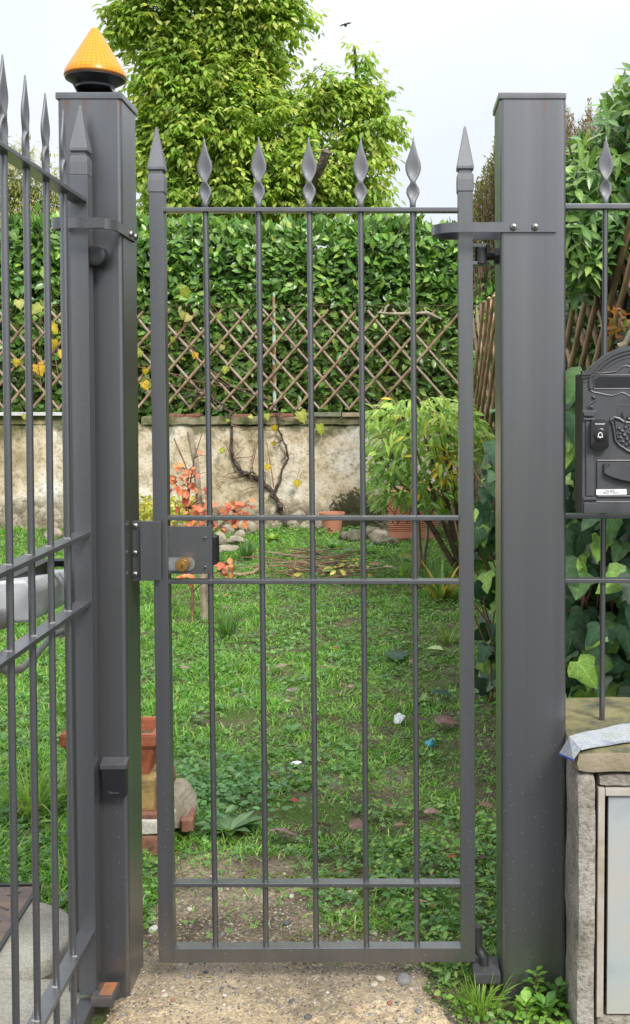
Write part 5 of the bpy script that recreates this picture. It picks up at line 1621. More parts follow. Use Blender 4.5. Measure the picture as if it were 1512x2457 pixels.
# ================================================================== TREES
def pinnate_tree(name, label, Yc, blobs, n_spray, leaf, cols, base_px, trunk_r, limbs, pairs=5, droop=.75, depth_k=.8, wts=None, mat=LEAF, tm=LANCE, group=None, parts=300, rach=.30):
    k_ = Yc / F
    bx = at(base_px, 1000, Yc).x
    root = thing(name, label, 'tree', (bx, Yc, 0), group=group)
    w = np.array([b[2] * b[3] for b in blobs], float); w /= w.sum()
    bi = rng.choice(len(blobs), n_spray, p=w)
    B = np.array(blobs, float)[bi]
    u = unit(n_spray); u[:, 1] = np.where(u[:, 1] > .25, -u[:, 1], u[:, 1])       # most of the foliage on the lit, near side
    rad = rng.uniform(0, 1, n_spray) ** .38
    cxw = np.array([at(b[0], b[1], Yc + (b[4] if len(b) > 4 else 0))[:] for b in blobs])[bi]
    P0 = cxw + np.stack([u[:, 0] * B[:, 2] * k_, u[:, 1] * B[:, 2] * k_ * depth_k, u[:, 2] * B[:, 3] * k_], 1) * rad[:, None]
    D0 = u * .6 + rng.normal(0, .45, (n_spray, 3)); D0[:, 2] += .25
    D0 /= np.linalg.norm(D0, axis=1, keepdims=True)
    base_col = palette(n_spray, cols, .13, wts)
    PP, DD, NN, SS, CC_ = [], [], [], [], []
    for j in range(pairs):
        t = (j + .6) / pairs
        pt = P0 + D0 * (rach * t) + np.array([0, 0, -1.0]) * (rach * .35 * t * t)
        sidev = np.cross(D0, [0, 0, 1.0]); sidev /= np.linalg.norm(sidev, axis=1, keepdims=True) + 1e-6
        for sgn in (-1, 1):
            d_ = sidev * sgn * .75 + D0 * .35 + rng.normal(0, .22, (n_spray, 3)); d_[:, 2] -= droop
            nn_ = np.array([0, -.35, 1.0]) + sidev * sgn * .5 + rng.normal(0, .3, (n_spray, 3))
            PP.append(pt); DD.append(d_); NN.append(nn_); SS.append(leaf * rng.uniform(.7, 1.15, n_spray) * (1 - .25 * t)); CC_.append(base_col * (1 + rng.normal(0, .08, (n_spray, 1))))
    d_ = D0.copy(); d_[:, 2] -= droop
    PP.append(P0 + D0 * rach); DD.append(d_); NN.append(np.array([0, -.4, 1.0]) + rng.normal(0, .3, (n_spray, 3))); SS.append(leaf * np.ones(n_spray)); CC_.append(base_col)
    P_, D_, N_, S_, C_ = [np.concatenate(a) for a in (PP, DD, NN, SS, CC_)]
    foliage(root, mat, tm, P_, frames(D_, N_), S_, np.clip(C_, .004, .9), parts)
    # rachis twigs
    m_ = min(n_spray, 1800)
    V, T = [], []
    a = P0[:m_]; b = P0[:m_] + D0[:m_] * rach * .9 + np.array([0, 0, -rach * .28])
    s_ = np.cross(b - a, [0, 1.0, 0]); s_ /= np.linalg.norm(s_, axis=1, keepdims=True) + 1e-6
    r_ = .0022 * Yc / 14
    V = np.stack([a - s_ * r_, a + s_ * r_, a + np.array([0, -r_ * 1.6, 0]), b], 1).reshape(-1, 3)
    T = (np.array([(0, 2, 3), (2, 1, 3), (1, 0, 3)])[None] + (np.arange(m_) * 4)[:, None, None]).reshape(-1, 3)
    tag(link('twigs', mesh_of('twigs', V, T, np.ones((len(V), 3)), TWIG), root), kind='stuff')
    bm = NB()
    for pts, r0 in limbs:
        pts3 = [at(x, y, Yc + (dy_ if dy_ is not None else 0)) for x, y, dy_ in pts]
        n_ = len(pts3)
        fine, rads = [], []
        for i in range(n_ - 1):
            for q in range(5):
                t = (i + q / 5) / (n_ - 1)
                pnt = pts3[i].lerp(pts3[i + 1], q / 5) + Vector((random.uniform(-1, 1), random.uniform(-1, 1), 0)) * r0 * .22
                fine.append(pnt); rads.append(r0 * (1 - .62 * t) * random.uniform(.92, 1.1))
        fine.append(pts3[-1]); rads.append(r0 * .36)
        add_tube(bm, fine, rads, 9)
    obj('limbs', bm, BARK, root)
    bm = NB()
    tz = H + (952 - 520) * k_
    add_tube(bm, [(bx, Yc, -.1), (bx + .05, Yc, tz * .35), (bx - .03, Yc + .02, tz * .7), (bx + .02, Yc, tz)], [trunk_r * 1.25, trunk_r, trunk_r * .92, trunk_r * .85], 12)
    obj('trunk', bm, BARK, root)
    return root
TREELEAF = leafmat('soft_leaf', .55, .48, .22, veins='feather')
TC = [(.31, .42, .08), (.39, .48, .11), (.48, .54, .15), (.54, .57, .20), (.23, .35, .07), (.28, .40, .085), (.17, .28, .06)]
BL = [(420, 60, 140, 100), (320, 60, 55, 50), (600, 50, 120, 90), (690, 35, 55, 30), (500, 200, 165, 110), (625, 190, 55, 90), (395, 240, 70, 90), (560, 330, 200, 120),
      (765, 260, 60, 55), (835, 245, 60, 50), (862, 150, 14, 40), (905, 235, 22, 22), (890, 310, 60, 60), (860, 400, 70, 75), (440, 420, 105, 95), (660, 440, 180, 85), (895, 480, 35, 35), (500, -70, 220, 80), (540, -170, 180, 80), (360, 360, 30, 90), (765, 185, 18, 22), (800, 480, 90, 50), (560, 500, 200, 40)]
tree = pinnate_tree('walnut_tree', 'big bright green leafy tree towering behind the hedge at left', 14.5, BL, 5600, .128, TC, 560, .20,
    [([(560, 560, 0), (545, 420, 0), (520, 300, .1), (500, 180, .1), (480, 40, 0)], .15), ([(560, 560, 0), (480, 420, 0), (410, 300, -.2), (380, 200, 0)], .10),
     ([(560, 540, 0), (640, 430, -.2), (700, 320, 0), (740, 250, 0)], .10), ([(520, 300, 0), (590, 190, 0), (640, 90, 0)], .08), ([(720, 470, -.5), (800, 380, 0), (860, 270, 0), (850, 110, 0)], .05)],
    pairs=4, mat=TREELEAF, wts=[3, 3, 2.2, .9, 3, 3, 2], tm=lance(.23, .07, .14), rach=.26)
n = 2600
bi = rng.choice(len(BL), n, p=np.array([b[2] * b[3] for b in BL]) / sum(b[2] * b[3] for b in BL))
Bb = np.array(BL, float)[bi]; uu = unit(n) * rng.uniform(0, .8, (n, 1))
Pi = np.array([at(a, b, 14.9 + c) for a, b, c in zip(Bb[:, 0] + uu[:, 0] * Bb[:, 2], Bb[:, 1] + uu[:, 2] * Bb[:, 3], np.abs(rng.normal(0, .5, n)))])
tag(link('inner_foliage', mass_mesh('inner_foliage', TREELEAF, OVAL, Pi, frames(unit(n) + [0, 0, -.6], unit(n) + [0, -.4, .6]), .17 * rng.uniform(.7, 1.2, n), palette(n, [(.15, .25, .05), (.20, .31, .06)], .15)), tree), kind='stuff')
# sawn limb stump showing among the leaves
bm = NB()
q0, q1 = at(756, 425, 13.75), at(784, 362, 13.55)
add_tube(bm, [q0 + Vector((-.15, .5, -.35)), q0, q0.lerp(q1, .5) + Vector((.02, 0, 0)), q1], [.08, .062, .058, .060], 11)
obj('sawn_limb', bm, BARK, tree)
FT = pinnate_tree('bamboo_thicket_tree', 'pale yellow green fine leaved tree far behind the left hedge', 19.0, [(70, 440, 70, 90), (15, 480, 70, 80), (115, 490, 60, 70), (-70, 450, 90, 110), (60, 520, 100, 60), (150, 520, 40, 60)],
    900, .12, [(.22, .26, .07), (.30, .32, .11), (.38, .36, .14), (.16, .21, .06)], 60, .10, [([(60, 560, 0), (70, 460, 0), (66, 370, 0)], .05), ([(60, 560, 0), (10, 470, 0), (0, 420, 0)], .04), ([(60, 560, 0), (120, 480, 0), (124, 440, 0)], .04)], pairs=4, tm=NARROW, rach=.3, parts=150)

# twiggy heath-like shrubs beyond the right boundary
def twiggy(name, label, Y, px0, px1, topf, y_base, n_tw, cols, tw_mat, leaf, leaf_n, parts=0):
    base = at((px0 + px1) / 2, 1000, Y)
    root = thing(name, label, 'shrub', (base.x, Y, 0), group=None)
    V, T, PP, DD = [], [], [], []
    for i in range(n_tw):
        px = random.uniform(px0, px1); ty = topf(px) + abs(random.gauss(0, 30))
        p1 = np.array(at(px, ty, Y + random.uniform(-.4, .4))); lean = random.uniform(-25, 25)
        p0 = np.array(at(px + lean, min(y_base, ty + random.uniform(100, 260)), Y + random.uniform(-.3, .3)))
        d_ = p1 - p0; s_ = np.cross(d_, [0, 1.0, 0]); s_ /= np.linalg.norm(s_); r_ = .0035
        k0 = len(V)
        V += [p0 - s_ * r_, p0 + s_ * r_, p0 - np.array([0, r_ * 1.6, 0]), p1]
        T += [(k0, k0 + 2, k0 + 3), (k0 + 2, k0 + 1, k0 + 3), (k0 + 1, k0, k0 + 3)]
        for j in range(leaf_n):
            t = random.uniform(.15, 1.0)
            PP.append(p0 + d_ * t); DD.append(d_ / np.linalg.norm(d_) * .9 + np.array([random.gauss(0, .6), random.gauss(0, .6), random.gauss(0, .3)]))
    tag(link('twigs', mesh_of('twigs', np.array(V), np.array(T), np.ones((len(V), 3)), tw_mat), root), kind='stuff')
    n = len(PP)
    me = mass_mesh('foliage', LEAF, NARROW, np.array(PP), frames(np.array(DD), unit(n)), leaf * rng.uniform(.6, 1.3, n), palette(n, cols, .2))
    tag(link('foliage', me, root), kind='stuff')
    bm = NB(); add_tube(bm, [(base.x, Y, -.05), (base.x + .03, Y, .8), (base.x, Y, 1.6)], [.05, .04, .03], 8); obj('stem', bm, BARK, root)
    return root
twiggy('heath_shrub', 'upright dark green twiggy shrub seen between gate and right post', 9.8, 1128, 1230, lambda x: 470 - max(0, (x - 1128)) * 2.1 + 12 * math.sin(x * .3), 960, 300, [(.10, .13, .04), (.16, .18, .06), (.22, .21, .09), (.20, .15, .08)], TWIG, .040, 20)
twiggy('bare_shrub', 'brown thin twigged bush showing above laurel right of the post', 9.4, 1250, 1485, lambda x: 268 + 22 * math.sin(x * .11) + 14 * math.sin(x * .31), 800, 520, [(.20, .13, .08), (.26, .18, .10), (.17, .14, .06), (.12, .13, .05)], TWIG, .03, 22)

# ================================================================== LAUREL bush at the right edge
lb = thing('laurel_bush', 'pale green laurel bush overhanging the lattice at right edge', 'bush', (1.35, 5.6, 0))
n = 0; PP, DD, NN, SS, CC_ = [], [], [], [], []
TOPL = lambda x: np.interp(x, [1350, 1370, 1400, 1440, 1462, 1490, 1530, 1600, 1700], [410, 385, 365, 345, 300, 235, 190, 150, 120])
BOTL = lambda x: np.interp(x, [1350, 1400, 1450, 1512, 1700], [650, 720, 640, 560, 650])
for i in range(620):
    px = random.uniform(1335, 1680); t = random.random() ** 1.15
    tp, bt2 = float(TOPL(px)), float(BOTL(px))
    py = tp + (bt2 - tp) * t
    Yb = 5.25 + .5 * random.random() + .5 * (1 - t) * random.random()
    c = np.array(at(px, py, Yb))
    ax = np.array([random.gauss(-.25, .5), -.55 + random.gauss(0, .3), random.gauss(.25, .45)]); ax /= np.linalg.norm(ax)
    colr = palette(1, [(.10, .20, .05), (.15, .26, .07), (.20, .32, .09), (.07, .15, .045), (.26, .36, .09)], .12, [3, 3, 2, 2, .7])[0]
    nw = random.randint(5, 8); ph = random.random() * 6
    for j in range(nw):
        a = ph + j * 2.4
        s1 = np.cross(ax, [0, 0, 1.0]); s1 /= np.linalg.norm(s1) + 1e-6; s2 = np.cross(ax, s1)
        rd = s1 * math.cos(a) + s2 * math.sin(a)
        PP.append(c + ax * .012 * j); DD.append(rd + ax * (.25 + .12 * j) + np.array([0, 0, -.25])); NN.append(ax + np.array([0, -.2, .5]) + rng.normal(0, .2, 3)); SS.append(random.uniform(.085, .135)); CC_.append(colr * random.uniform(.85, 1.15))
foliage(lb, GLOSSY, lance(0.155, .05, .16), np.array(PP), frames(np.array(DD), np.array(NN)), np.array(SS), np.clip(np.array(CC_), .004, .9), 300)
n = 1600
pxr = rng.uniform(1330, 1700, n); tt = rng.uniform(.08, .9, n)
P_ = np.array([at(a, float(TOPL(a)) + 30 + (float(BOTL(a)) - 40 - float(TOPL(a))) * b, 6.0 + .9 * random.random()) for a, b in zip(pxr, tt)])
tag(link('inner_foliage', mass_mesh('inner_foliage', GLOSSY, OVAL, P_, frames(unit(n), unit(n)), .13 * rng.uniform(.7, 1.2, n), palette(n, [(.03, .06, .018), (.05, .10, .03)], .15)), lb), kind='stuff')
for i in range(16):
    px = random.uniform(1360, 1600); p1 = at(px, random.uniform(330, 560), 5.5); p0 = Vector((1.4 + random.uniform(-.1, .1), 5.9, 1.0))
    bm = NB(); add_tube(bm, [p0, p0.lerp(p1, .5) + Vector((random.uniform(-.1, .1), 0, .1)), p1], [.014, .010, .005], 6); obj('branch', bm, TWIG, lb)
redt = thing('red_leaved_seedling', 'small reddish leaved seedling above the mailbox arch', 'plant', at(1490, 830, 4.3))
n = 46
P_ = np.array([at(1488 + random.gauss(0, 17), 785 + random.gauss(0, 22), 4.3 + random.gauss(0, .04)) for _ in range(n)])
foliage(redt, LEAF, OVAL, P_, frames(unit(n) + [0, 0, .4], unit(n) + [0, -.8, .5]), .035 * rng.uniform(.7, 1.3, n), palette(n, [(.22, .04, .02), (.30, .09, .03), (.22, .14, .04), (.14, .18, .05)], .15), n)
bm = NB(); add_tube(bm, [at(1500, 900, 4.3), at(1493, 830, 4.3), at(1488, 770, 4.3)], [.008, .006, .003], 6); obj('stem', bm, REDTWIG, redt)
bm = NB(); add_tube(bm, [at(1485, 833, 4.25), at(1500, 825, 4.25), at(1512, 800, 4.25), at(1530, 770, 4.25)], [.016, .012, .011, .010], 8); obj('broken_branch', bm, PALEBARK, redt)

# ================================================================== IVY
ivy = thing('ivy', 'large dark ivy mound with lighter young leaves behind railing and post', 'ivy', (.9, 4.2, 0))
PP, SS, CC_, big = [], [], [], []
IC = [(.026, .066, .032), (.036, .088, .040), (.055, .115, .045), (.022, .052, .028), (.17, .31, .06), (.24, .38, .08), (.11, .21, .05)]
IW = [4, 4.5, 4, 2.5, 1.8, 1.2, 2]
for i in range(330):
    px = random.uniform(1335, 1640); py = random.uniform(890, 1700)
    PP.append(np.array(at(px, py, 3.35 + random.random() * .35 + .12 * math.sin(px * .03 + py * .02)))); SS.append(random.uniform(.075, .12))
for i in range(230):
    py = random.uniform(1060, 1720); e = 1146 + 22 * math.sin(py * .017 + 1) + (py > 1560) * (py - 1560) * .12 + (py < 1130) * (1130 - py) * .35
    px = e + abs(random.gauss(0, 45))
    PP.append(np.array(at(px, py, 4.9 + random.random() * .7 + .004 * (px - e)))); SS.append(random.uniform(.07, .115))
n = len(PP)
P_ = np.array(PP)
D_ = np.stack([rng.normal(-.15, .45, n), -.3 + rng.normal(0, .25, n), -.8 + rng.normal(0, .35, n)], 1)
N_ = np.stack([rng.normal(-.2, .4, n), -.85 + rng.normal(0, .3, n), .55 + rng.normal(0, .3, n)], 1)
foliage(ivy, IVYM, IVY, P_, frames(D_, N_), np.array(SS), palette(n, IC, .12, IW), 300, variants=16)
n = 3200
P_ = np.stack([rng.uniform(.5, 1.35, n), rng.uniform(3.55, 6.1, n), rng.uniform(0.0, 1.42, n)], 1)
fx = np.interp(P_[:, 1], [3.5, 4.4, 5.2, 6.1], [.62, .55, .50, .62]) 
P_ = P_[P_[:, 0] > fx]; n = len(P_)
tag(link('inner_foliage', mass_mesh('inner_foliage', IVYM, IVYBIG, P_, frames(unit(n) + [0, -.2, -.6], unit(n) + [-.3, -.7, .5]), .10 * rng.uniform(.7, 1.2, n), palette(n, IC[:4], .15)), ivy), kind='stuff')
for i in range(26):
    if i % 2: p0 = at(random.uniform(1360, 1540), random.uniform(1500, 1680), 3.55)
    else: p0 = at(random.uniform(1165, 1215), random.uniform(1300, 1700), 5.1)
    p1 = p0 + Vector((random.uniform(-.2, .2), random.uniform(-.05, .1), random.uniform(.25, .5)))
    bm = NB(); add_tube(bm, [p0, p0.lerp(p1, .5) + Vector((random.uniform(-.06, .06), -.03, 0)), p1], [.005, .004, .003], 6); obj('stem', bm, REDTWIG, ivy)

# ================================================================== SHRUB with yellowing leaves (right of the lawn)
sp = gr(1112, 1392)
shb = thing('leafy_shrub', 'green many stemmed shrub with yellowing leaves before the ribbed planter', 'shrub', sp)
def stem_path(pxs, r0, parent, mat, Ys, name='stem', taper=.6, jit=.25):
    pts = [at(x, y, Y_) for (x, y), Y_ in zip(pxs, Ys)]
    fine, rad = [], []
    for i in range(len(pts) - 1):
        for q in range(4):
            t = (i + q / 4) / (len(pts) - 1)
            fine.append(pts[i].lerp(pts[i + 1], q / 4) + Vector((random.uniform(-1, 1), random.uniform(-1, 1), 0)) * r0 * jit); rad.append(r0 * (1 - taper * t) * random.uniform(1 - jit * .35, 1 + jit * .35))
    fine.append(pts[-1]); rad.append(r0 * (1 - taper))
    bm = NB(); add_tube(bm, fine, rad, 8); return obj(name, bm, mat, parent, angle=60)
SY = sp.y
for i, (bxp, byp, txp, typ, r_) in enumerate([(1112, 1392, 900, 1080, .018), (1110, 1385, 960, 1000, .020), (1108, 1392, 930, 1150, .014), (1112, 1390, 1000, 990, .020), (1114, 1390, 1040, 980, .018), (1115, 1392, 1070, 1010, .018), (1118, 1390, 1100, 980, .016), (1118, 1392, 1130, 1020, .016), (1116, 1392, 1010, 1150, .013), (1117, 1392, 1060, 1130, .013)]):
    mx_, my_ = bxp + (txp - bxp) * .45 + random.uniform(-10, 10), byp + (typ - byp) * .55
    stem_path([(bxp, byp), (mx_, my_), (txp, typ)], r_, shb, TWIG, [SY, SY - .05 + random.uniform(-.2, .2), SY + random.uniform(-.3, .2)])
for bxp, byp, txp, typ in ((1003, 1372, 978, 1150), (1010, 1375, 1000, 1190), (1015, 1360, 1030, 1200)):
    stem_path([(bxp, byp), ((bxp + txp) / 2 + 2, (byp + typ) / 2), (txp, typ)], .022, shb, PALEBARK, [gr(bxp, byp).y] * 3)
for i in range(80):
    cx_ = random.uniform(900, 1130); cy_ = random.uniform(1010, 1260); a = random.uniform(-.9, .9)
    stem_path([(cx_, cy_), (cx_ + 26 * math.sin(a), cy_ - 26), (cx_ + 50 * math.sin(a * 1.3), cy_ - 48)], .005, shb, TWIG, [SY + random.uniform(-.3, .3)] * 3, 'twig')
SBL = [(960, 1000, 75, 45), (1050, 990, 75, 42), (1110, 1010, 40, 55), (930, 1080, 50, 65), (1000, 1080, 70, 70), (1085, 1090, 50, 75), (918, 1165, 30, 55), (975, 1165, 45, 42), (1050, 1185, 60, 45), (1145, 1060, 28, 60)]
PP, DD, NN, SS, CC_ = [], [], [], [], []
wts_ = np.array([b[2] * b[3] for b in SBL], float); wts_ /= wts_.sum()
for i in range(1650):
    b = SBL[rng.choice(len(SBL), p=wts_)]
    a, rr = random.uniform(0, 2 * PI), math.sqrt(random.random())
    px, py = b[0] + b[2] * rr * math.cos(a), b[1] + b[3] * rr * math.sin(a)
    Yd = SY + random.uniform(-.45, .45)
    yellow = (random.random() < .02) or (abs(px - 1082) < 38 and abs(py - 1110) < 50 and random.random() < .5)
    up = (1200 - py) / 250
    PP.append(np.array(at(px, py, Yd))); SS.append(random.uniform(.07, .12))
    DD.append(np.array([random.gauss(0, .6) + (px - 1010) / 150, random.gauss(-.3, .4), -.45 + random.gauss(0, .4)]))
    NN.append(np.array([random.gauss(0, .4), -.5 + random.gauss(0, .3), .8 + random.gauss(0, .3)]))
    if yellow: CC_.append(palette(1, [(.62, .46, .03), (.52, .48, .06), (.60, .38, .03), (.42, .46, .08)], .08)[0])
    else: CC_.append(palette(1, [(.22, .36, .06), (.29, .43, .085), (.38, .50, .12), (.15, .27, .05)] if up > .45 or random.random() < .3 else [(.13, .25, .045), (.17, .31, .06), (.24, .37, .08)], .13)[0])
foliage(shb, LEAF, lance(.16, .06, .2), np.array(PP), frames(np.array(DD), np.array(NN)), np.array(SS), np.clip(np.array(CC_), .004, .9), 300, variants=20)

# ================================================================== RED SAPLING tied to a stake
rp_ = gr(490, 1492)
RYd = rp_.y
sap = thing('red_sapling', 'young sapling with orange red autumn leaves behind the lock', 'sapling', rp_)
stem_path([(462, 1492), (462, 1400), (452, 1280), (452, 1170), (450, 1130), (418, 1052)], .010, sap, REDTWIG, [RYd] * 6)
stem_path([(452, 1200), (458, 1150), (466, 1100), (485, 1040)], .006, sap, REDTWIG, [RYd] * 4, 'branch')
stem_path([(452, 1240), (436, 1180), (405, 1140)], .005, sap, REDTWIG, [RYd] * 3, 'branch')
stem_path([(452, 1320), (500, 1290), (540, 1250), (585, 1215)], .006, sap, REDTWIG, [RYd, RYd - .1, RYd - .15, RYd - .2], 'branch')
stem_path([(462, 1420), (500, 1385), (545, 1355)], .005, sap, REDTWIG, [RYd, RYd - .1, RYd - .15], 'branch')
spots = []
for cx_, cy_, sx_2, sy_2, n_ in ((455, 1130, 26, 14, 12), (430, 1160, 18, 16, 8), (468, 1165, 14, 14, 8), (455, 1215, 26, 20, 20), (480, 1230, 22, 16, 14), (470, 1260, 22, 12, 10), (555, 1225, 22, 14, 14), (590, 1215, 22, 12, 12), (545, 1255, 20, 10, 10), (575, 1245, 18, 8, 8), (430, 1388, 14, 7, 7), (540, 1362, 18, 12, 14), (545, 1378, 12, 8, 6), (490, 1090, 4, 6, 2), (462, 1395, 8, 6, 4), (415, 1165, 8, 20, 5), (435, 1262, 16, 10, 8), (500, 1195, 10, 20, 5)):
    for i in range(n_): spots.append((random.gauss(cx_, sx_2 * .7), random.gauss(cy_, sy_2 * .7)))
n = len(spots)
P_ = np.array([at(a, b, RYd - .05 + random.uniform(-.12, .12)) for a, b in spots])
D_ = np.stack([rng.normal(0, .8, n), rng.normal(-.2, .4, n), rng.normal(-.15, .6, n)], 1)
foliage(sap, REDLEAF, ROUND, P_, frames(D_, np.stack([rng.normal(0, .4, n), -.7 + rng.normal(0, .3, n), .6 + rng.normal(0, .3, n)], 1)), .052 * rng.uniform(.65, 1.2, n),
        palette(n, [(.66, .15, .09), (.66, .22, .07), (.62, .14, .13), (.66, .20, .16), (.66, .32, .06), (.42, .06, .06), (.50, .45, .10)], .1, [4, 3, 3, 2, 3, 1, .6]), 300, variants=24)
main_ = [at(x_, y_, RYd) for x_, y_ in ((462, 1400), (456, 1330), (452, 1280), (452, 1220), (452, 1170), (450, 1130), (440, 1100), (458, 1150), (466, 1100), (436, 1180), (420, 1160), (500, 1290), (520, 1270), (540, 1250), (565, 1230), (585, 1215), (500, 1385), (525, 1370), (545, 1355))]
bm = NB()
for q_ in P_:
    qv = Vector(q_); nb_ = min(main_, key=lambda m_: (m_ - qv).length + max(0, m_.z - qv.z) * 1.5)
    if (nb_ - qv).length < .30: add_tube(bm, [nb_, nb_.lerp(qv, .5) + Vector((0, 0, .012)), qv], [.0030, .0022, .0014], 4, caps=False)
tag(obj('twiglets', bm, REDTWIG, sap), kind='stuff')
stake = thing('wooden_stake', 'grey wooden stake supporting the red leaved sapling', 'stake', rp_)
bm = NB(); pts = [at(455, 1036, RYd + .06), at(470, 1110, RYd + .05), at(478, 1200, RYd + .05), at(487, 1330, RYd + .04), at(491, 1500, RYd + .03)]
add_tube(bm, pts, [.020, .022, .021, .023, .024], 7); obj('pole', bm, PALEBARK, stake)
bm = NB(); add_tube(bm, [at(473, 1226, RYd), at(482, 1222, RYd), at(490, 1224, RYd + .06)], .006, 6); obj('tie', bm, plain('green_tie', (.05, .30, .18), .5), stake)
gs_ = gr(400, 1285)
gold = thing('golden_shrub', 'low yellow green small leaved shrub against the wall foot', 'shrub', (gs_.x, gs_.y - .3, 0))
n = 900
P_ = np.array([at(random.uniform(325, 480) , random.triangular(1190, 1275, 1230), gs_.y - .3 + random.uniform(-.3, .15)) for _ in range(n)])
foliage(gold, LEAF, OVAL, P_, frames(unit(n) + [0, -.2, .5], unit(n) + [0, -.5, .6]), .055 * rng.uniform(.7, 1.3, n), palette(n, [(.42, .40, .07), (.50, .46, .10), (.34, .36, .06), (.56, .50, .16)], .1), 150, variants=8)

# ================================================================== VINE on the wall
VYD = WY - .06
vine = thing('grape_vine', 'bare twisted grape vine with few yellow leaves on the wall', 'vine', (gr(690, 1292).x, VYD, 0))
stem_path([(692, 1296), (686, 1262), (676, 1225), (657, 1186), (632, 1156), (600, 1142), (572, 1130), (556, 1085), (556, 1030), (550, 988), (532, 968), (500, 948), (440, 952)], .031, vine, VINEBARK, [VYD + .03] * 13, 'trunk', .68, .85)
stem_path([(657, 1186), (672, 1150), (689, 1100), (684, 1070), (672, 1042), (668, 995), (652, 962), (610, 948), (560, 930), (500, 905)], .017, vine, VINEBARK, [VYD] * 10, 'branch', .6, 1.0)
for i in range(34):
    a_ = random.choice([(560, 1100), (557, 1050), (575, 1132), (600, 1140), (635, 1158), (660, 1190), (676, 1140), (688, 1095), (678, 1055), (668, 1000), (640, 955), (550, 985), (590, 1138), (620, 1150), (510, 950), (480, 940)])
    b_ = (a_[0] + random.gauss(0, 24), a_[1] + random.gauss(-8, 26))
    stem_path([a_, ((a_[0] + b_[0]) / 2 + random.gauss(0, 5), (a_[1] + b_[1]) / 2 + random.gauss(0, 5)), b_], .0045, vine, random.choice([REDTWIG, VINEBARK, TWIG]), [VYD] * 3, 'twig', .5)
stem_path([(632, 1156), (606, 1132), (580, 1140), (560, 1128)], .012, vine, VINEBARK, [VYD - .02] * 4, 'branch')
for pts_ in ([(657, 1170), (650, 1120), (640, 1060)], [(600, 1140), (612, 1090), (622, 1040)], [(608, 1140), (604, 1105), (614, 1062)], [(668, 1000), (720, 1008), (770, 1022)], [(556, 1020), (600, 1030), (680, 1034)], [(500, 948), (430, 900), (330, 880), (180, 880), (20, 870)],
             [(652, 962), (600, 935), (520, 925), (430, 905), (340, 870)], [(560, 930), (470, 860), (440, 790), (446, 740)], [(100, 930), (90, 860), (70, 790), (60, 745)], [(140, 900), (128, 830), (96, 760)], [(550, 1085), (540, 1060)], [(590, 1140), (560, 1148), (524, 1142)], [(640, 1165), (600, 1170), (575, 1180)], [(340, 905), (420, 925), (520, 955)], [(688, 1230), (676, 1200), (640, 1185)]):
    stem_path(pts_, .0055, vine, REDTWIG, [VYD + (.0 if pts_[0][1] > 985 else -.0)] * len(pts_), 'shoot', .5)
VL = [(720, 1000, 30, 2), (766, 1030, 26, 2), (657, 1028, 16, 0), (645, 1122, 16, 0), (712, 1160, 18, 0), (640, 1000, 16, 2), (598, 1002, 12, 2), (542, 888, 18, 2), (90, 886, 30, 1), (97, 745, 30, 3), (122, 790, 26, 1), (128, 825, 24, 1), (345, 925, 22, 1), (338, 850, 22, 3),
      (442, 704, 26, 2), (455, 765, 20, 3), (470, 853, 16, 1), (440, 757, 18, 2), (415, 815, 14, 2), (548, 1010, 10, 2), (535, 1082, 14, 2), (45, 730, 24, 3), (40, 870, 18, 1), (60, 1000, 14, 2), (150, 850, 18, 1), (655, 1065, 12, 1), (535, 835, 14, 3), (350, 890, 16, 0), (525, 760, 14, 2), (115, 735, 20, 3)]
VC = [(.55, .50, .04), (.62, .40, .04), (.33, .40, .06), (.40, .38, .12)]
PP, SS, CC_ = [], [], []
for a, b, s_, k_ in VL:
    Yv = VYD - .05 if b > 985 else TYP - .10
    PP.append(np.array(at(a, b - s_ * .4, Yv))); SS.append(s_ * 1.05 * Yv / F); CC_.append(np.array(VC[k_]) * random.uniform(.85, 1.1))
n = len(PP)
foliage(vine, VINELEAF, VINE, np.array(PP), frames(np.stack([rng.normal(0, .5, n), rng.normal(-.1, .2, n), -1 + rng.normal(0, .3, n)], 1), np.stack([rng.normal(0, .3, n), -1 + rng.normal(0, .2, n), .4 + rng.normal(0, .3, n)], 1)), np.array(SS), np.array(CC_), 300, variants=14)
for q_ in PP:
    bm = NB(); e_ = Vector(q_) + Vector((random.uniform(-.10, .10), .04, random.uniform(.03, .14)))
    add_tube(bm, [Vector(q_), Vector(q_).lerp(e_, .5) + Vector((0, -.012, .012)), e_], .0028, 5); obj('leaf_stalk', bm, REDTWIG, vine)

# ================================================================== POTS, STONES, RUBBLE
pt = gr(797, 1279)
pot = thing('terracotta_pot', 'small round terracotta flower pot at the wall foot', 'pot', pt)
k_ = pt.y / F
bm = NB(); add_lathe(bm, [(.0, .0), (20 * k_, 0), (26 * k_, 36 * k_), (27 * k_, 37 * k_), (30 * k_, 38 * k_), (31 * k_, 50 * k_), (27.5 * k_, 50 * k_), (26 * k_, 40 * k_), (0, 39 * k_)], pt, n=28, close=False); obj('vessel', bm, TERRA2, pot)
bm = NB(); add_lathe(bm, [(26.2 * k_, 43 * k_), (0, 44 * k_)], pt, n=20, close=False); obj('potting_soil', bm, SOIL, pot)
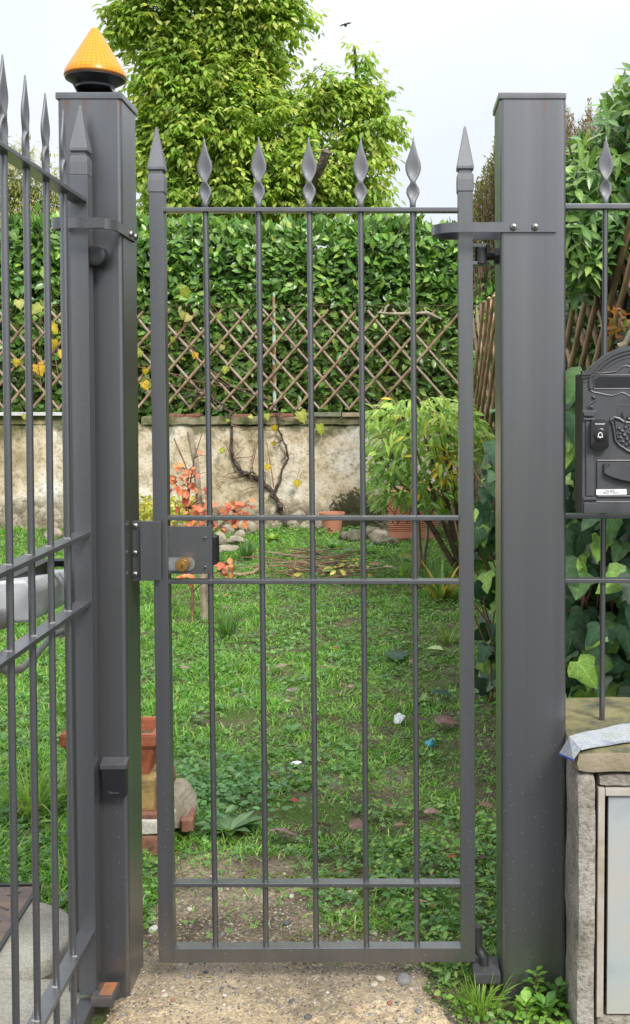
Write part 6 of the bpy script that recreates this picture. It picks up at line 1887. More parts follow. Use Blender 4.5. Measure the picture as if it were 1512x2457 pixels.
# ribbed square planter
pb = gr(975, 1297)
rp2 = thing('ribbed_planter', 'ribbed square terracotta planter half hidden behind the leafy shrub', 'planter', pb)
Yp = pb.y
bm = NB()
xa_, xb_ = at(928, 1250, Yp).x, at(1052, 1250, Yp).x
ztp = at(975, 1188, Yp).z
add_prism(bm, [Vector((xa_ + .03, Yp, 0)), Vector((xb_ - .03, Yp, 0)), Vector((xb_, Yp, ztp)), Vector((xa_, Yp, ztp))], (0, .42, 0), .006); obj('vessel', bm, TERRA2, rp2)
nr = 17
for i in range(nr):
    z = .10 + (ztp - .13) * i / (nr - 1)
    f_ = z / ztp
    bm = NB(); add_box(bm, ((xa_ + xb_) / 2, Yp - .006, z), ((xb_ - xa_) - .06 + .06 * f_, .016, .011), .004); obj('rib', bm, TERRA2, rp2)
bm = NB(); add_box(bm, ((xa_ + xb_) / 2, Yp + .20, ztp + .02), (xb_ - xa_ + .05, .48, .045), .008); obj('rim', bm, TERRA2, rp2)
bm = NB(); add_box(bm, ((xa_ + xb_) / 2, Yp - .004, .055), (xb_ - xa_ - .055, .018, .07), .003); obj('base_band', bm, TERRA2, rp2)

def stone(name, label, px_, py_, w_px, h_px, mat, group='stones along the wall foot', seed=0, flat=1.0, cat='stone', cut=.72):
    g = gr(px_, py_); k_ = g.y / F
    bm = NB(); bmesh.ops.create_icosphere(bm, subdivisions=3, radius=1)
    rr_s = random.Random(seed)
    ph = [rr_s.uniform(0, 6) for _ in range(6)]
    planes = [Vector((rr_s.gauss(0, 1), rr_s.gauss(0, 1), rr_s.gauss(.2, .8))).normalized() for _ in range(7)]
    for vv in bm.verts:
        c = vv.co.copy()
        for q_ in planes:
            dq = c.dot(q_)
            if dq > cut: c -= q_ * (dq - cut) * .92
        f = 1 + .07 * math.sin(3 * c.x + ph[0]) * math.cos(3 * c.y + ph[1]) + .05 * math.sin(6 * c.z + ph[2] + 4 * c.x)
        vv.co = Vector((c.x * f * w_px * k_ / 2, c.y * f * w_px * k_ / 2 * .8, c.z * f * h_px * k_ / 2 * flat))
    o = obj(name, bm, mat, None, angle=70)
    o.location = (g.x, g.y + w_px * k_ * .3, h_px * k_ * .42)
    o.rotation_euler = (0, 0, rr_s.uniform(-.4, .4))
    return tag(o, label, cat, group)
STL = [('stone', 'large tan field stone topmost of the pile beside the vine', 576, 1283, 56, 44, STONE), ('stone', 'angular grey stone leaning right of the tan top stone', 604, 1285, 36, 34, STONE), ('stone', 'grey pointed stone left of the tan top stone', 546, 1287, 32, 34, STONE),
       ('stone', 'tall buff stone just right of the lock case edge', 527, 1316, 36, 46, STONE), ('stone', 'long flat pale stone lying across the front of pile', 565, 1310, 66, 24, STONE), ('stone', 'wide low grey stone lowest of the pile in the grass', 545, 1330, 62, 24, STONE), ('stone', 'short brown stone wedged in the middle of pile', 573, 1296, 30, 26, STONE),
       ('stone', 'small round greenish stone below the terracotta pot', 824, 1297, 26, 26, MOSSSTONE), ('stone', 'rounded brown mossy stone right of the pot', 853, 1301, 46, 34, MOSSSTONE), ('stone', 'long mossy boulder beside the ribbed planter end', 892, 1297, 54, 36, MOSSSTONE), ('stone', 'pale flat topped stone before the ribbed planter corner', 913, 1310, 58, 42, STONE), ('stone', 'dark mossy stone half hidden under planter weeds', 935, 1312, 44, 26, MOSSSTONE),
       ('stone', 'pale tan stone below the open leaf rails by the wall', 122, 1298, 46, 36, STONE), ('stone', 'buff ledge stone next to the opener bracket', 150, 1330, 48, 40, STONE)]
for i, (nm, lab, a, b, w_, h_, mt) in enumerate(STL): stone(nm, lab, a, b, w_, h_, mt, seed=i + 3)

# terracotta trough on a stack of bricks, just inside the gate
TYf = 3.46
tro = thing('terracotta_trough', 'orange terracotta trough standing on bricks behind the left post', 'planter', at(270, 1868, TYf))
x0_, x1_ = at(147, 1790, TYf).x, at(374, 1790, TYf).x
z0_, z1_ = at(270, 1869, TYf).z, at(270, 1762, TYf).z
dpt = .19
def trough_ring(x0, x1, y0, y1, z): return [Vector((x0, y0, z)), Vector((x1, y0, z)), Vector((x1, y1, z)), Vector((x0, y1, z))]
bm = NB()
lay = [trough_ring(x0_ + .03, x1_ - .03, TYf + .02, TYf + dpt - .02, z0_), trough_ring(x0_ + .008, x1_ - .008, TYf + .004, TYf + dpt - .004, z1_ - .045), trough_ring(x0_ - .004, x1_ + .004, TYf - .008, TYf + dpt + .008, z1_ - .040), trough_ring(x0_ - .006, x1_ + .006, TYf - .010, TYf + dpt + .010, z1_),
       trough_ring(x0_ + .018, x1_ - .018, TYf + .016, TYf + dpt - .016, z1_), trough_ring(x0_ + .022, x1_ - .022, TYf + .02, TYf + dpt - .02, z1_ - .05)]
vr = [[bm.verts.new(q_) for q_ in r_] for r_ in lay]
for a, b in zip(vr, vr[1:]):
    for k in range(4): bm.faces.new((a[k], a[(k + 1) % 4], b[(k + 1) % 4], b[k]))
bm.faces.new(vr[0][::-1]); bm.faces.new(vr[-1])
bmesh.ops.bevel(bm, geom=bm.edges[:], offset=.004, segments=2, affect='EDGES', clamp_overlap=True)
obj('vessel', bm, TERRA, tro)
bm = NB(); add_box(bm, ((x0_ + x1_) / 2, TYf + dpt / 2, z1_ - .045), (x1_ - x0_ - .05, dpt - .05, .012)); obj('potting_soil', bm, SOIL, tro)
ger = thing('geranium', 'small round leaved green plant growing in the terracotta trough', 'plant', at(205, 1760, TYf + .12))
n = 44
P_ = np.array([at(random.gauss(190, 20), random.gauss(1712, 16), TYf + .10 + random.uniform(-.04, .06)) for _ in range(n)])
foliage(ger, LEAF, MAPLE, P_, frames(unit(n) + [0, -.3, .2], unit(n) + [0, -.6, 1]), .045 * rng.uniform(.7, 1.2, n), palette(n, [(.10, .22, .04), (.14, .28, .05), (.18, .32, .07)], .1), n)
bm = NB()
for i in range(6): add_tube(bm, [at(205, 1765, TYf + .11), at(195 + random.uniform(-15, 15), 1725, TYf + .1)], .003, 5)
obj('stems', bm, TWIG, ger)
def block(name, label, x0p, x1p, yt, yb, Y, depth, mat, rot=0.0, cat='brick', group='bricks and rubble stacked under the trough'):
    a, b = at(x0p, yt, Y), at(x1p, yb, Y)
    bm = NB(); add_box(bm, (0, 0, 0), (b.x - a.x, depth, a.z - b.z), .006)
    bmesh.ops.subdivide_edges(bm, edges=[e for e in bm.edges if e.calc_length() > .03], cuts=5, use_grid_fill=True)
    for vv in bm.verts: vv.co += Vector((random.uniform(-1, 1), random.uniform(-1, 1), random.uniform(-1, 1))) * .0022
    o = obj(name, bm, mat, None, angle=60)
    o.location = ((a.x + b.x) / 2, Y + depth / 2, (a.z + b.z) / 2); o.rotation_euler = (0, 0, rot)
    return tag(o, label, cat, group)
block('tuff_block', 'yellow mossy stone block supporting the terracotta trough', 268, 370, 1871, 1948, 3.43, .16, TUFF, .02, 'block')
block('brick', 'upright dark red brick right of the yellow block', 373, 402, 1872, 1955, 3.47, .14, BRICK, 0)
block('brick', 'flat worn red brick under the yellow block', 250, 404, 1951, 1967, 3.41, .19, BRICK, .01)
block('rubble_slab', 'pale mortar slab under the flat worn red brick', 240, 408, 1969, 2004, 3.40, .22, RUBBLE, 0, 'slab')
block('brick', 'broken red brick lowest under the mortar slab', 250, 402, 2006, 2060, 3.40, .17, BRICK, 0)
bm = NB(); add_prism(bm, [at(x_, y_, 3.50) for x_, y_ in ((396, 1897), (414, 1900), (426, 1912), (437, 1936), (446, 1962), (447, 1978), (436, 1990), (396, 1993))], (.02, .12, .004), .008)
bmesh.ops.subdivide_edges(bm, edges=[e for e in bm.edges if e.calc_length() > .02], cuts=4, use_grid_fill=True)
for vv in bm.verts: vv.co += Vector((random.uniform(-1, 1), random.uniform(-1, 1), random.uniform(-1, 1))) * .0022
tag(obj('rubble_chunk', bm, STONE, None, angle=60), 'grey concrete chunk in the weeds right of the gate stile', 'rubble', 'bricks and rubble stacked under the trough')
block('brick', 'reddish brick end poking from under the concrete chunk', 428, 460, 1968, 1996, 3.47, .10, BRICK, .15)

# heap of cut twigs
tp_ = gr(750, 1375)
heap = thing('brush_heap', 'low heap of cut twigs and dry stalks on the lawn', 'twig heap', tp_)
for i in range(70):
    cx_, cy_ = random.gauss(760, 55), random.gauss(1370, 14)
    g = gr(cx_, min(1396, max(1340, cy_)))
    a = random.gauss(0, .6) + (PI if random.random() < .5 else 0); ln_ = random.uniform(.12, .5)
    d_ = Vector((math.cos(a), math.sin(a) * .6, random.uniform(-.12, .22))) * ln_
    z = random.uniform(.01, .10)
    bm = NB(); p0 = g + Vector((0, 0, z)); add_tube(bm, [p0, p0 + d_ * .5 + Vector((0, 0, .012)), p0 + d_], [.0055, .0048, .003], 5)
    obj('twig', bm, random.choice([TWIG, PALEBARK, CANE_A, REDTWIG]), heap)
bm = NB(); add_tube(bm, [gr(700, 1392) , at(708, 1355, gr(700, 1392).y), at(713, 1322, gr(700, 1392).y)], [.014, .011, .004], 6); obj('split_stalk', bm, CANE_A, heap)
n = 90
P_ = np.array([Vector(gr(random.gauss(790, 50), random.uniform(1350, 1396))) + Vector((0, 0, random.uniform(.01, .07))) for _ in range(n)])
foliage(heap, DRYLEAF, OVAL, P_, frames(unit(n) * [1, 1, .3], unit(n) * .5 + [0, -.3, 1]), .075 * rng.uniform(.6, 1.2, n), palette(n, [(.50, .42, .06), (.38, .36, .08), (.20, .13, .07), (.12, .16, .05), (.55, .46, .14)], .12), n)
lb2 = thing('fallen_branch', 'reddish curved branch lying on grass beneath the sapling', 'branch', gr(580, 1386))
bm = NB(); z_ = .03; add_tube(bm, [gr(548, 1384) + Vector((0, 0, z_)), gr(575, 1388) + Vector((0, 0, z_)), gr(605, 1384) + Vector((0, 0, z_)), gr(625, 1376) + Vector((0, 0, .05))], [.010, .013, .014, .012], 7); obj('stem', bm, CANE_A, lb2)

# ================================================================== STRAP-LEAVED CLUMPS AND WEEDS
def ground_z(x, y):
    z = hz(ground_height, x, y)
    return max(z, hz(bed_h, x, y)) if (-.8 < x < .2 and 2.6 < y < 3.6) else z
def strap_clump(name, label, px_, py_, n, length, width, cols, spread=.5, group='strap leaved clumps in the lawn'):
    g = gr(px_, py_); root = thing(name, label, 'plant', g, group=group)
    V, T, COLS = [], [], []
    for i in range(n):
        a = random.uniform(0, 2 * PI); ln_ = length * random.uniform(.6, 1.1); out = spread * random.uniform(.2, 1.1)
        b0 = np.array(g) + np.array([math.cos(a), math.sin(a), 0]) * random.uniform(0, .05)
        dirh = np.array([math.cos(a), math.sin(a), 0]); sd = np.array([-math.sin(a), math.cos(a), 0]) * width / 2
        vs_l = []
        seg = 5
        for s in range(seg + 1):
            t = s / seg
            pnt = b0 + dirh * (out * ln_ * (t + .7 * t * t)) + np.array([0, 0, ln_ * (t * 1.0 - .62 * out * t * t * 1.4)])
            w_ = (1 - t ** 2.2)
            vs_l += [pnt - sd * w_, pnt + sd * w_ + np.array([0, 0, .001])]
        tr_ = []
        for s in range(seg):
            k0 = 2 * s; tr_ += [(k0, k0 + 1, k0 + 3), (k0, k0 + 3, k0 + 2)]
        me = mesh_of('leaf', np.array(vs_l), np.array(tr_), np.tile(palette(1, cols, .12), (len(vs_l), 1)), LEAF)
        link('leaf', me, root)
    return root
strap_clump('daffodil_clump', 'dark green strap leaved clump right of the stone pile', 592, 1345, 46, .26, .016, [(.04, .11, .03), (.06, .15, .04)], .45)
strap_clump('daffodil_clump', 'tall dark grassy clump in the lawn right of the sapling', 545, 1530, 34, .30, .009, [(.04, .12, .025), (.07, .16, .03)], .4)
strap_clump('iris_clump', 'arching strap leaved clump with yellowed blades under the shrub', 1060, 1440, 60, .40, .018, [(.09, .20, .05), (.12, .24, .06), (.36, .30, .06), (.40, .22, .06), (.07, .16, .04)], .75)
strap_clump('iris_clump', 'green strap leaved clump beside the pale shrub stems', 1030, 1400, 30, .25, .017, [(.08, .18, .05), (.11, .22, .06)], .6)
strap_clump('grass_tuft', 'shaggy grass tuft by the right gate stile', 1075, 1545, 50, .16, .006, [(.12, .20, .05), (.20, .26, .08)], .6)
strap_clump('grass_tuft', 'bright grass tuft at the foot of the bottom pivot bracket', 1150, 2426, 130, .095, .0032, [(.16, .30, .03), (.24, .36, .05), (.10, .22, .03)], .5)
strap_clump('grass_tuft', 'long shaggy grass tuft behind the open leaf bars', 75, 1960, 90, .26, .006, [(.09, .20, .03), (.14, .26, .04), (.19, .28, .06)], .7)
strap_clump('grass_tuft', 'long green grass tuft left of the trough foot', 140, 1930, 70, .24, .006, [(.08, .18, .03), (.13, .25, .04)], .7)
strap_clump('iris_clump', 'single broad blade clump on the lawn below the ribbed planter', 962, 1385, 7, .26, .026, [(.16, .30, .08)], .5)

def rosette(label, px_, py_, n, ln_, col, w=LANCE, up=.35, name='rosette_weed', group='weeds in the lawn', h=0.0):
    g = gr(px_, py_); g.z = ground_z(g.x, g.y) + .006; root = thing(name, label, 'weed', g, group=group)
    PP, DD, NN, SS = [], [], [], []
    for i in range(n):
        a = i * 2.399 + random.uniform(-.2, .2)
        d_ = np.array([math.cos(a), math.sin(a), up * random.uniform(.3, 1.6)])
        PP.append(np.array(g) + np.array([math.cos(a), math.sin(a), 0]) * .006 + np.array([0, 0, .006 + h * i / n])); DD.append(d_); NN.append(np.array([-math.cos(a) * .3, -math.sin(a) * .3, 1.0])); SS.append(ln_ * random.uniform(.7, 1.15))
    foliage(root, LEAF, w, np.array(PP), frames(np.array(DD), np.array(NN)), np.array(SS), palette(n, col, .1), n, variants=4)
    if h > 0:
        bm = NB(); add_tube(bm, [g, g + Vector((.004, 0, h))], [.003, .002], 5); obj('stem', bm, TWIG, root)
    return root
GC = [(.10, .22, .07), (.13, .26, .08)]
rosette('large grey green dandelion like rosette beside the bare soil patch', 548, 2002, 22, .120, [(.13, .23, .10), (.17, .28, .13), (.11, .20, .08)], LANCE, .35)
rosette('pale rosette plant near the vine foot', 655, 1300, 26, .10, [(.22, .34, .07), (.28, .38, .09)], OVAL, .8)
rosette('leafy rosette left of the pale flat topped stone', 880, 1330, 12, .15, GC, LANCE, .6)
rosette('fresh green rosette in front of the right post row of stones', 800, 1320, 16, .12, GC, LANCE, .7)
rosette('broad leaved weed behind the concrete chunk', 452, 1945, 18, .055, [(.09, .20, .06), (.13, .26, .07)], OVAL, .7)
rosette('tiny fresh seedling on the soil beside the stile', 440, 1985, 9, .030, [(.20, .36, .06), (.26, .42, .08)], OVAL, .6)
rosette('broad rosette in the lawn middle between second and third bars', 700, 1760, 12, .06, GC, OVAL, .5)
rosette('pale hairy rosette near the white tissue', 1010, 1690, 12, .06, [(.18, .28, .09)], OVAL, .5)
rosette('tall nettle like weed growing against the right post foot', 1284, 2425, 26, .026, [(.13, .27, .05), (.17, .32, .06)], OVAL, .35, 'nettle', h=.085)
rosette('round leaved weed between post foot and pillar', 1335, 2425, 14, .026, [(.10, .24, .06), (.15, .30, .06)], ROUND, .7, 'nettle', h=.05)
rosette('pale green round leaved weed in the bottom right grass', 1262, 2446, 14, .034, [(.24, .40, .08)], ROUND, .7, 'nettle', h=.03)
rosette('broad leaved weed below the mailbox pillar edge', 1310, 2450, 18, .032, [(.12, .26, .07), (.16, .32, .06)], ROUND, .7, 'nettle', h=.03)

# ================================================================== FALLEN LEAVES AND LITTER
def fallen(label, px_, py_, w_px, col, tm=OVAL, tilt=.25, ang=None, group='fallen leaves on the lawn', mat=DRYLEAF, aspect=1.0, lift=.034):
    g = gr(px_, py_); s_ = w_px * g.y / F * .88
    a = random.uniform(0, 2 * PI) if ang is None else ang
    D_ = np.array([[math.cos(a), math.sin(a), random.uniform(-.1, .2)]]); N_ = np.array([[random.gauss(0, tilt), random.gauss(-.32, tilt), 1.0]])
    v, t, sh = tm
    M1 = frames(D_, N_)[0]
    V = (v * s_ * np.array([aspect, 1, .9])) @ M1.T
    V -= V.mean(axis=0)
    me = mesh_of('fallen_leaf', V, t, np.array(col)[None] * sh[:, None], mat, v)
    o = link('fallen_leaf', me)
    o.location = g + Vector((0, 0, ground_z(g.x, g.y) + lift + s_ * .10))
    return tag(o, label, 'leaf', group)
CRISP = lobed([(0.16, 0.02), (0.25, 0.18), (0.33, 0.30), (0.27, 0.42), (0.35, 0.55), (0.24, 0.72), (0.17, 0.88)], .16, .30)
BR = (.15, .085, .062); PINK = (.175, .105, .088); DK = (.075, .045, .04)
FL = [('big pinkish brown curled leaf at the edge of the bare soil', 675, 2028, 78, (.20, .135, .12), CRISP, 0.1), ('small brown leaf behind the second bar', 652, 1885, 36, BR, CRISP, .9), ('crimson curled leaf between second and third bars', 707, 1946, 26, (.30, .035, .05), OVAL, 0), ('upright bright red leaf in the middle of the lawn', 808, 1568, 26, (.55, .03, .035), OVAL, 1.2),
      ('large pale green fallen leaf by the right stile', 1042, 1575, 56, (.36, .44, .20), ROUND, -.6), ('dark green lobed ivy leaf fallen on the lawn', 952, 1590, 60, (.04, .085, .05), IVYBIG, 2.6), ('dark teal leaf flat on the ground near right stile', 1060, 1684, 62, (.035, .075, .055), LANCE, 0.1), ('long brown leaf beside the white tissue', 935, 1757, 50, BR, CRISP, .1),
      ('broad pinkish brown leaf touching the right stile', 1068, 1752, 64, PINK, CRISP, 0), ('dark brown leaf below the tissue', 1000, 1748, 60, DK, LANCE, .1), ('dark curled leaf above the blue plastic scrap', 972, 1792, 40, DK, OVAL, .4), ('pale brown pair leaf near the third bar', 675, 1616, 34, (.24, .17, .15), OVAL, .5), ('rusty brown leaf just left of the red leaf', 842, 1664, 24, (.32, .22, .17), OVAL, .8),
      ('dull brown leaf in front of second bar grass', 700, 1674, 36, (.15, .12, .12), LANCE, .1), ('pale tan leaf lying right of second bar', 690, 1700, 20, (.40, .30, .20), OVAL, .6), ('brown leaf near the dark ivy leaf', 980, 1564, 44, (.15, .10, .06), OVAL, .3), ('small tan leaf under the ivy leaf', 990, 1602, 34, (.34, .20, .13), OVAL, .9), ('brown leaf on dark soil right of the stile', 1155, 1588, 44, (.20, .08, .07), LANCE, .3),
      ('dark brown leaf in gap right of gate stile low down', 1160, 2090, 44, (.10, .05, .045), OVAL, .7), ('pinkish brown leaf in the clover behind fourth bar', 858, 2010, 54, PINK, CRISP, 0.1), ('brown flake by the fifth bar clover', 960, 2010, 44, (.22, .12, .09), OVAL, .4), ('rust coloured flake against the right stile', 1085, 2085, 36, (.30, .10, .04), OVAL, .8), ('reddish leaf at the grass edge right of the path', 1045, 2430, 42, (.16, .07, .055), OVAL, -.4),
      ('small brown leaf near the bottom rail centre', 886, 2122, 34, (.22, .09, .05), OVAL, .4), ('long tan leaf in the weeds behind bottom rail', 1005, 2195, 50, (.30, .20, .13), LANCE, 0), ('dry brown leaf under the shrub by planter', 900, 1365, 36, (.30, .17, .11), OVAL, .2), ('large dark green leaf stuck in the twig heap', 838, 1330, 54, (.10, .15, .07), OVAL, 1.1),
      ('yellow withered leaf at the twig heap end', 850, 1372, 44, (.52, .46, .12), ROUND, .3), ('round green and red leaf under the pale stems', 972, 1346, 42, (.18, .22, .03), ROUND, .5), ('grey brown leaf behind the third bar mid lawn', 540, 1470, 26, (.17, .12, .10), OVAL, .3), ('yellow crinkled leaf by the strap leaved clump', 935, 1372, 40, (.46, .42, .18), OVAL, .2), ('tan leaf near the left stile in grass', 445, 1620, 30, (.22, .15, .13), OVAL, .4),
      ('small orange leaf below the lock on the lawn', 540, 1440, 18, (.55, .22, .04), OVAL, .4), ('tiny red leaf in front of second bar', 656, 1622, 14, (.50, .10, .07), OVAL, .4), ('orange flake low in the second gap', 640, 1660, 12, (.45, .14, .04), OVAL, .4), ('dark purple brown leaf near gap between bars four and five', 905, 1800, 30, DK, OVAL, .7), ('brown leaf right of the stile beside post low', 1165, 1960, 40, (.17, .11, .09), OVAL, .2),
      ('purplish leaf near fourth bar foot weeds', 930, 1960, 44, (.20, .11, .09), LANCE, .4), ('wide grey brown leaf on moss right of fourth bar', 1035, 1975, 46, (.18, .12, .10), CRISP, .1), ('crumpled brown leaf before the clover', 770, 2010, 60, (.19, .12, .105), CRISP, .25)]
for lab, a, b, w_, c_, tm_, an_ in FL: fallen(lab, a, b, w_, c_, tm_, .28, an_)
for i in range(60):                                    # small litter nobody could tell apart
    a, b = random.uniform(420, 1190), random.uniform(1420, 2260)
    fallen('small dull brown leaf flake scattered in the grass', a, b, random.uniform(9, 20), random.choice([(.20, .12, .08), (.14, .09, .07), (.30, .20, .12), (.24, .10, .07)]), OVAL, .35, None, 'small leaf flakes in the grass')
def crumple(name, label, px_, py_, w_px, mat, cat):
    g = gr(px_, py_); s_ = w_px * g.y / F / 2
    bm = NB(); bmesh.ops.create_icosphere(bm, subdivisions=2, radius=s_)
    for vv in bm.verts: vv.co = Vector((vv.co.x * random.uniform(.6, 1.2), vv.co.y * random.uniform(.5, 1.1), vv.co.z * random.uniform(.5, 1.2)))
    o = obj(name, bm, mat, None, False); o.location = g + Vector((0, 0, s_ * .7)); return tag(o, label, cat)
PAPERW = plain('white_tissue_paper', (.70, .71, .72), .7)
crumple('tissue', 'crumpled white paper tissue lying on the lawn', 958, 1735, 30, PAPERW, 'tissue')
crumple('plastic_scrap', 'bright turquoise plastic scrap on the lawn near right stile', 1033, 1793, 24, plain('turquoise_plastic', (.03, .30, .45), .25), 'plastic scrap')
crumple('paper_scrap', 'flat white paper scrap in the grass behind second bar', 711, 1842, 32, PAPERW, 'paper scrap').scale = (1, .8, .3)
crumple('paper_scrap', 'pinkish crumpled paper in the grass behind the open leaf', 125, 1700, 22, plain('pinkish_paper', (.55, .46, .42), .7), 'paper scrap')

# ================================================================== LAWN
def surface(X, Y): return np.maximum(ground_height(X, Y), np.where((X > -.8) & (X < .2) & (Y > 2.6) & (Y < 3.6), bed_h(X, Y), -1))
def soil_patch(X, Y):
    """1 where the ground is bare"""
    nz = fbm(X, Y, 3.0, 2.4)
    bare = np.clip((3.42 + .25 * (nz - .5) - Y) / .16, 0, 1) * np.clip((-.02 - (Y - 2.55) * .30 + .25 * (nz - .5) - X) / .12, 0, 1) * np.clip((X + .72) / .06, 0, 1)
    mulch = .58 * np.clip((X - (-.05 + .45 * (nz - .5))) / .30, 0, 1) * np.clip((Y - 3.45) / .5, 0, 1) * np.clip((7.4 - Y) / .8, 0, 1) * (X < .85)
    heapz = .35 * np.exp(-(((X + .8) / .5) ** 2 + ((Y - 9.0) / .35) ** 2))
    rand = .45 * np.clip((fbm(X, Y, 7.0, 3.2) - np.where(X > -.45, .53, .62)) / .1, 0, 1)
    base = np.clip((Y - (WY - .25)) / .2, 0, 1) * .6
    return np.clip(np.maximum.reduce([bare, mulch, heapz, rand, base]), 0, 1)
def blocked(X, Y):
    onp_ = (X > -.70) & (X < .10 + np.maximum(0, 2.58 - Y) * .42) & (Y < 2.60)
    apr = (X < -.78) & (Y < 2.66) | (X < -1.02) & (Y < 3.05) | ((X + 1.03) ** 2 + (Y - 2.83) ** 2 < .20 ** 2)
    pil_ = (X > xl_f - .01) & (Y > 2.36) & (Y < 2.9)
    pst = ((X > rx0 - .01) & (X < rx1 + .02) & (Y > 2.54) & (Y < 2.71)) | ((X > lx0) & (X < lx1) & (Y > 2.54) & (Y < 2.71))
    brk = (X > at(250, 2000, 3.4).x) & (X < at(404, 2000, 3.4).x) & (Y > 3.39) & (Y < 3.65)
    return onp_ | apr | pil_ | pst | brk | (Y > WY - .02)
def spread(n, y0=2.0, pw=1.35):
    """random ground points, denser near the viewer, over what the gate opens onto"""
    t = rng.uniform(0, 1, n) ** pw
    Y = y0 + (WY - y0) * t
    X = rng.uniform(-.56, .36, n) * Y
    return X, Y
# grass blades
X, Y = spread(380000, 2.0, 1.15)
keep = ~blocked(X, Y) & (rng.uniform(0, 1, len(X)) > .93 * soil_patch(X, Y))
thin = fbm(X, Y, 9.0, 1.6)
keep &= rng.uniform(0, 1, len(X)) < np.clip(.60 + 2.2 * (thin - .3), .35, 1) * np.where((Y < 4.0) & (X > -.55), .55, 1)
keep &= rng.uniform(0, 1, len(X)) < np.clip(.40 + 3.2 * (vnoise(X, Y, 6.6, 7.0) - .22), .28, 1)
keep &= ~((Y < 2.9) & (X < .1))
X, Y, thin = X[keep], Y[keep], thin[keep]
n = len(X)
Z = surface(X, Y)
az = rng.uniform(0, 2 * PI, n)
D_ = np.stack([np.cos(az) * rng.uniform(.2, 1.2, n), np.sin(az) * rng.uniform(.2, 1.2, n), np.ones(n) * rng.uniform(.5, 1.1, n)], 1)
side_ = np.stack([-np.sin(az), np.cos(az), np.zeros(n)], 1)
N_ = np.cross(side_, D_ / np.linalg.norm(D_, axis=1, keepdims=True))
hgt_ = rng.uniform(.018, .047, n) * (0.7 + 1.1 * np.clip(fbm(X, Y, 4.4, 1.1) - .25, 0, .6)) * np.where(X < -.9, 1.35, 1.0) * np.clip(.45 + 2.4 * (vnoise(X, Y, 3.3, 9.0) - .2), .45, 1.75)
wid_ = rng.uniform(.0028, .0048, n) * (1 + .10 * (Y - 3))
gcol = palette(n, [(.125, .31, .040), (.165, .38, .052), (.235, .45, .075), (.09, .235, .035), (.32, .46, .12), (.44, .41, .19)], .13, [4, 5, 3, 3, 1.6, .7])
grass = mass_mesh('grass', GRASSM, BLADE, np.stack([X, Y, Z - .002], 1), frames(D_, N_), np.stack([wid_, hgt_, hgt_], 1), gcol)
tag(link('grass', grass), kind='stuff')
# clover and other small round leaves
X, Y = spread(80000, 2.05, 1.5)
patchy = fbm(X, Y, 11.0, 1.9)
keep = ~blocked(X, Y) & (rng.uniform(0, 1, len(X)) > .97 * soil_patch(X, Y)) & (rng.uniform(0, 1, len(X)) < np.clip((patchy - .40) * 5, .06, 1))
keep &= ~((Y < 2.75) & (X < .12))
X, Y = X[keep], Y[keep]; n = len(X)
lf = rng.uniform(.009, .019, n) * (1 + .06 * (Y - 3))
Z = surface(X, Y) + rng.uniform(.004, .040, n)
N_ = np.stack([rng.normal(0, .32, n), -.12 + rng.normal(0, .32, n), np.ones(n)], 1); D_ = unit(n) * [1, 1, .2]
clov = mass_mesh('ground_cover', LEAF, CLOVER, np.stack([X, Y, Z], 1), frames(D_, N_), lf * 1.5, palette(n, [(.085, .20, .05), (.12, .25, .06), (.17, .31, .07), (.10, .21, .085), (.22, .35, .09)], .14, [3, 4, 3, 2.5, 1.2]))
tag(link('clover', clov), kind='stuff')
# broader weed leaves: mint-like mats on the right near the gate, mixed elsewhere
def mats(n, xf, size, cols, zmax, tm=OVAL, name='weeds'):
    X, Y = xf(n)
    keep = ~blocked(X, Y) & (rng.uniform(0, 1, len(X)) > .9 * soil_patch(X, Y))
    X, Y = X[keep], Y[keep]; n = len(X)
    Z = surface(X, Y) + rng.uniform(.006, zmax, n)
    N_ = np.stack([rng.normal(0, .4, n), -.25 + rng.normal(0, .35, n), np.ones(n)], 1)
    D_ = unit(n) * [1, 1, .25]; D_[:, 2] -= .1
    me = mass_mesh(name, LEAF, tm, np.stack([X, Y, Z], 1), frames(D_, N_), size * rng.uniform(.6, 1.25, n), palette(n, cols, .14))
    tag(link(name, me), kind='stuff')
def zone_right(n):
    Y = 2.62 + 1.15 * rng.uniform(0, 1, n) ** 1.2; X = rng.uniform(-.18, .50, n) + .0
    k_ = (X > .12 - (Y - 2.6) * .33 + .22 * (fbm(X, Y, 1, 4) - .5)) & (fbm(X, Y, 5, 4.2) > .43)
    return X[k_], Y[k_]
mats(5600, zone_right, .023, [(.085, .20, .045), (.12, .26, .06), (.18, .34, .07), (.10, .21, .07), (.24, .36, .09)], .050)
def zone_left(n):
    X, Y = spread(n, 3.3, 1.3); k_ = fbm(X, Y, 6, 1.5) > .53
    return X[k_], Y[k_]
mats(13000, zone_left, .034, [(.08, .20, .055), (.11, .24, .06), (.16, .30, .08), (.10, .22, .09)], .045)
def zone_chunk(n):
    return rng.normal(at(505, 1850, 3.8).x, .12, n), rng.normal(3.88, .15, n)
mats(900, zone_chunk, .034, [(.09, .21, .07), (.13, .27, .09), (.10, .22, .09)], .075)
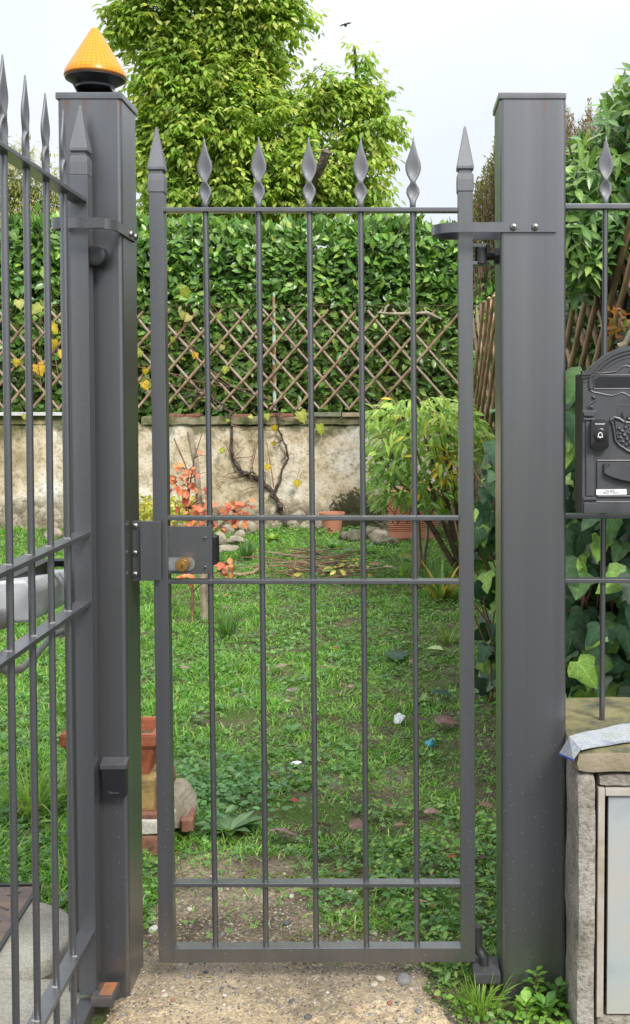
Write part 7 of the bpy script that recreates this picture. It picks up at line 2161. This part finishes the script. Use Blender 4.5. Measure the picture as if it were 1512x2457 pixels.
def zone_foot(n):
    X = rng.uniform(.05, .48, n); Y = rng.uniform(2.22, 2.62, n)
    k_ = X > .10 + np.maximum(0, 2.6 - Y) * .46 - .02
    return X[k_], Y[k_]
mats(900, zone_foot, .018, [(.12, .26, .05), (.17, .32, .06), (.22, .38, .07)], .030, ROUND)
def zone_wall(n):
    X = rng.uniform(-4.3, .75, n); Y = rng.uniform(WY - .75, WY - .02, n); k_ = fbm(X, Y, 2, 2.5) > .45
    return X[k_], Y[k_]
mats(2300, zone_wall, .05, [(.09, .20, .05), (.14, .26, .07), (.19, .32, .08)], .07)
# moss cushions on the soil by the gate
n = 9000
X = rng.uniform(-.50, .20, n); Y = rng.uniform(2.62, 3.5, n)
k_ = (fbm(X, Y, 8, 5.0) > .53 + .25 * np.clip((-.12 - X - (3.0 - Y) * .3) / .3, 0, 1)) & ~blocked(X, Y); X, Y = X[k_], Y[k_]; n = len(X)
moss = mass_mesh('moss', LEAF, CLOVER, np.stack([X, Y, surface(X, Y) + rng.uniform(.001, .010, n)], 1), frames(unit(n) * [1, 1, .3], unit(n) * .6 + [0, 0, 1]), .008 * rng.uniform(.6, 1.3, n), palette(n, [(.13, .20, .02), (.18, .24, .03), (.10, .16, .02)], .14))
tag(link('moss', moss), kind='stuff')

# ================================================================== BIRD in the sky
bc_ = at(829, 60, 40.0)
bird = thing('bird', 'tiny dark bird gliding in the pale sky right of the tree', 'bird', bc_)
bm = NB(); bmesh.ops.create_uvsphere(bm, u_segments=12, v_segments=8, radius=1, matrix=Matrix.Translation(bc_) @ Matrix.Rotation(.35, 4, 'Y') @ Matrix.Diagonal((.06, .16, .05, 1))); obj('body', bm, BLACK, bird)
for sgn in (-1, 1):
    bm = NB()
    d_ = Vector((sgn, .1, .28 * sgn + .05)).normalized()
    pts = [bc_ + Vector((0, -.06, .01)), bc_ + d_ * .12 + Vector((0, -.08, .03)), bc_ + d_ * .25 + Vector((0, -.01, 0)), bc_ + d_ * .12 + Vector((0, .05, .02)), bc_ + Vector((0, .06, .01))]
    add_prism(bm, pts, (0, 0, .008)); obj('wing', bm, BLACK, bird, False)
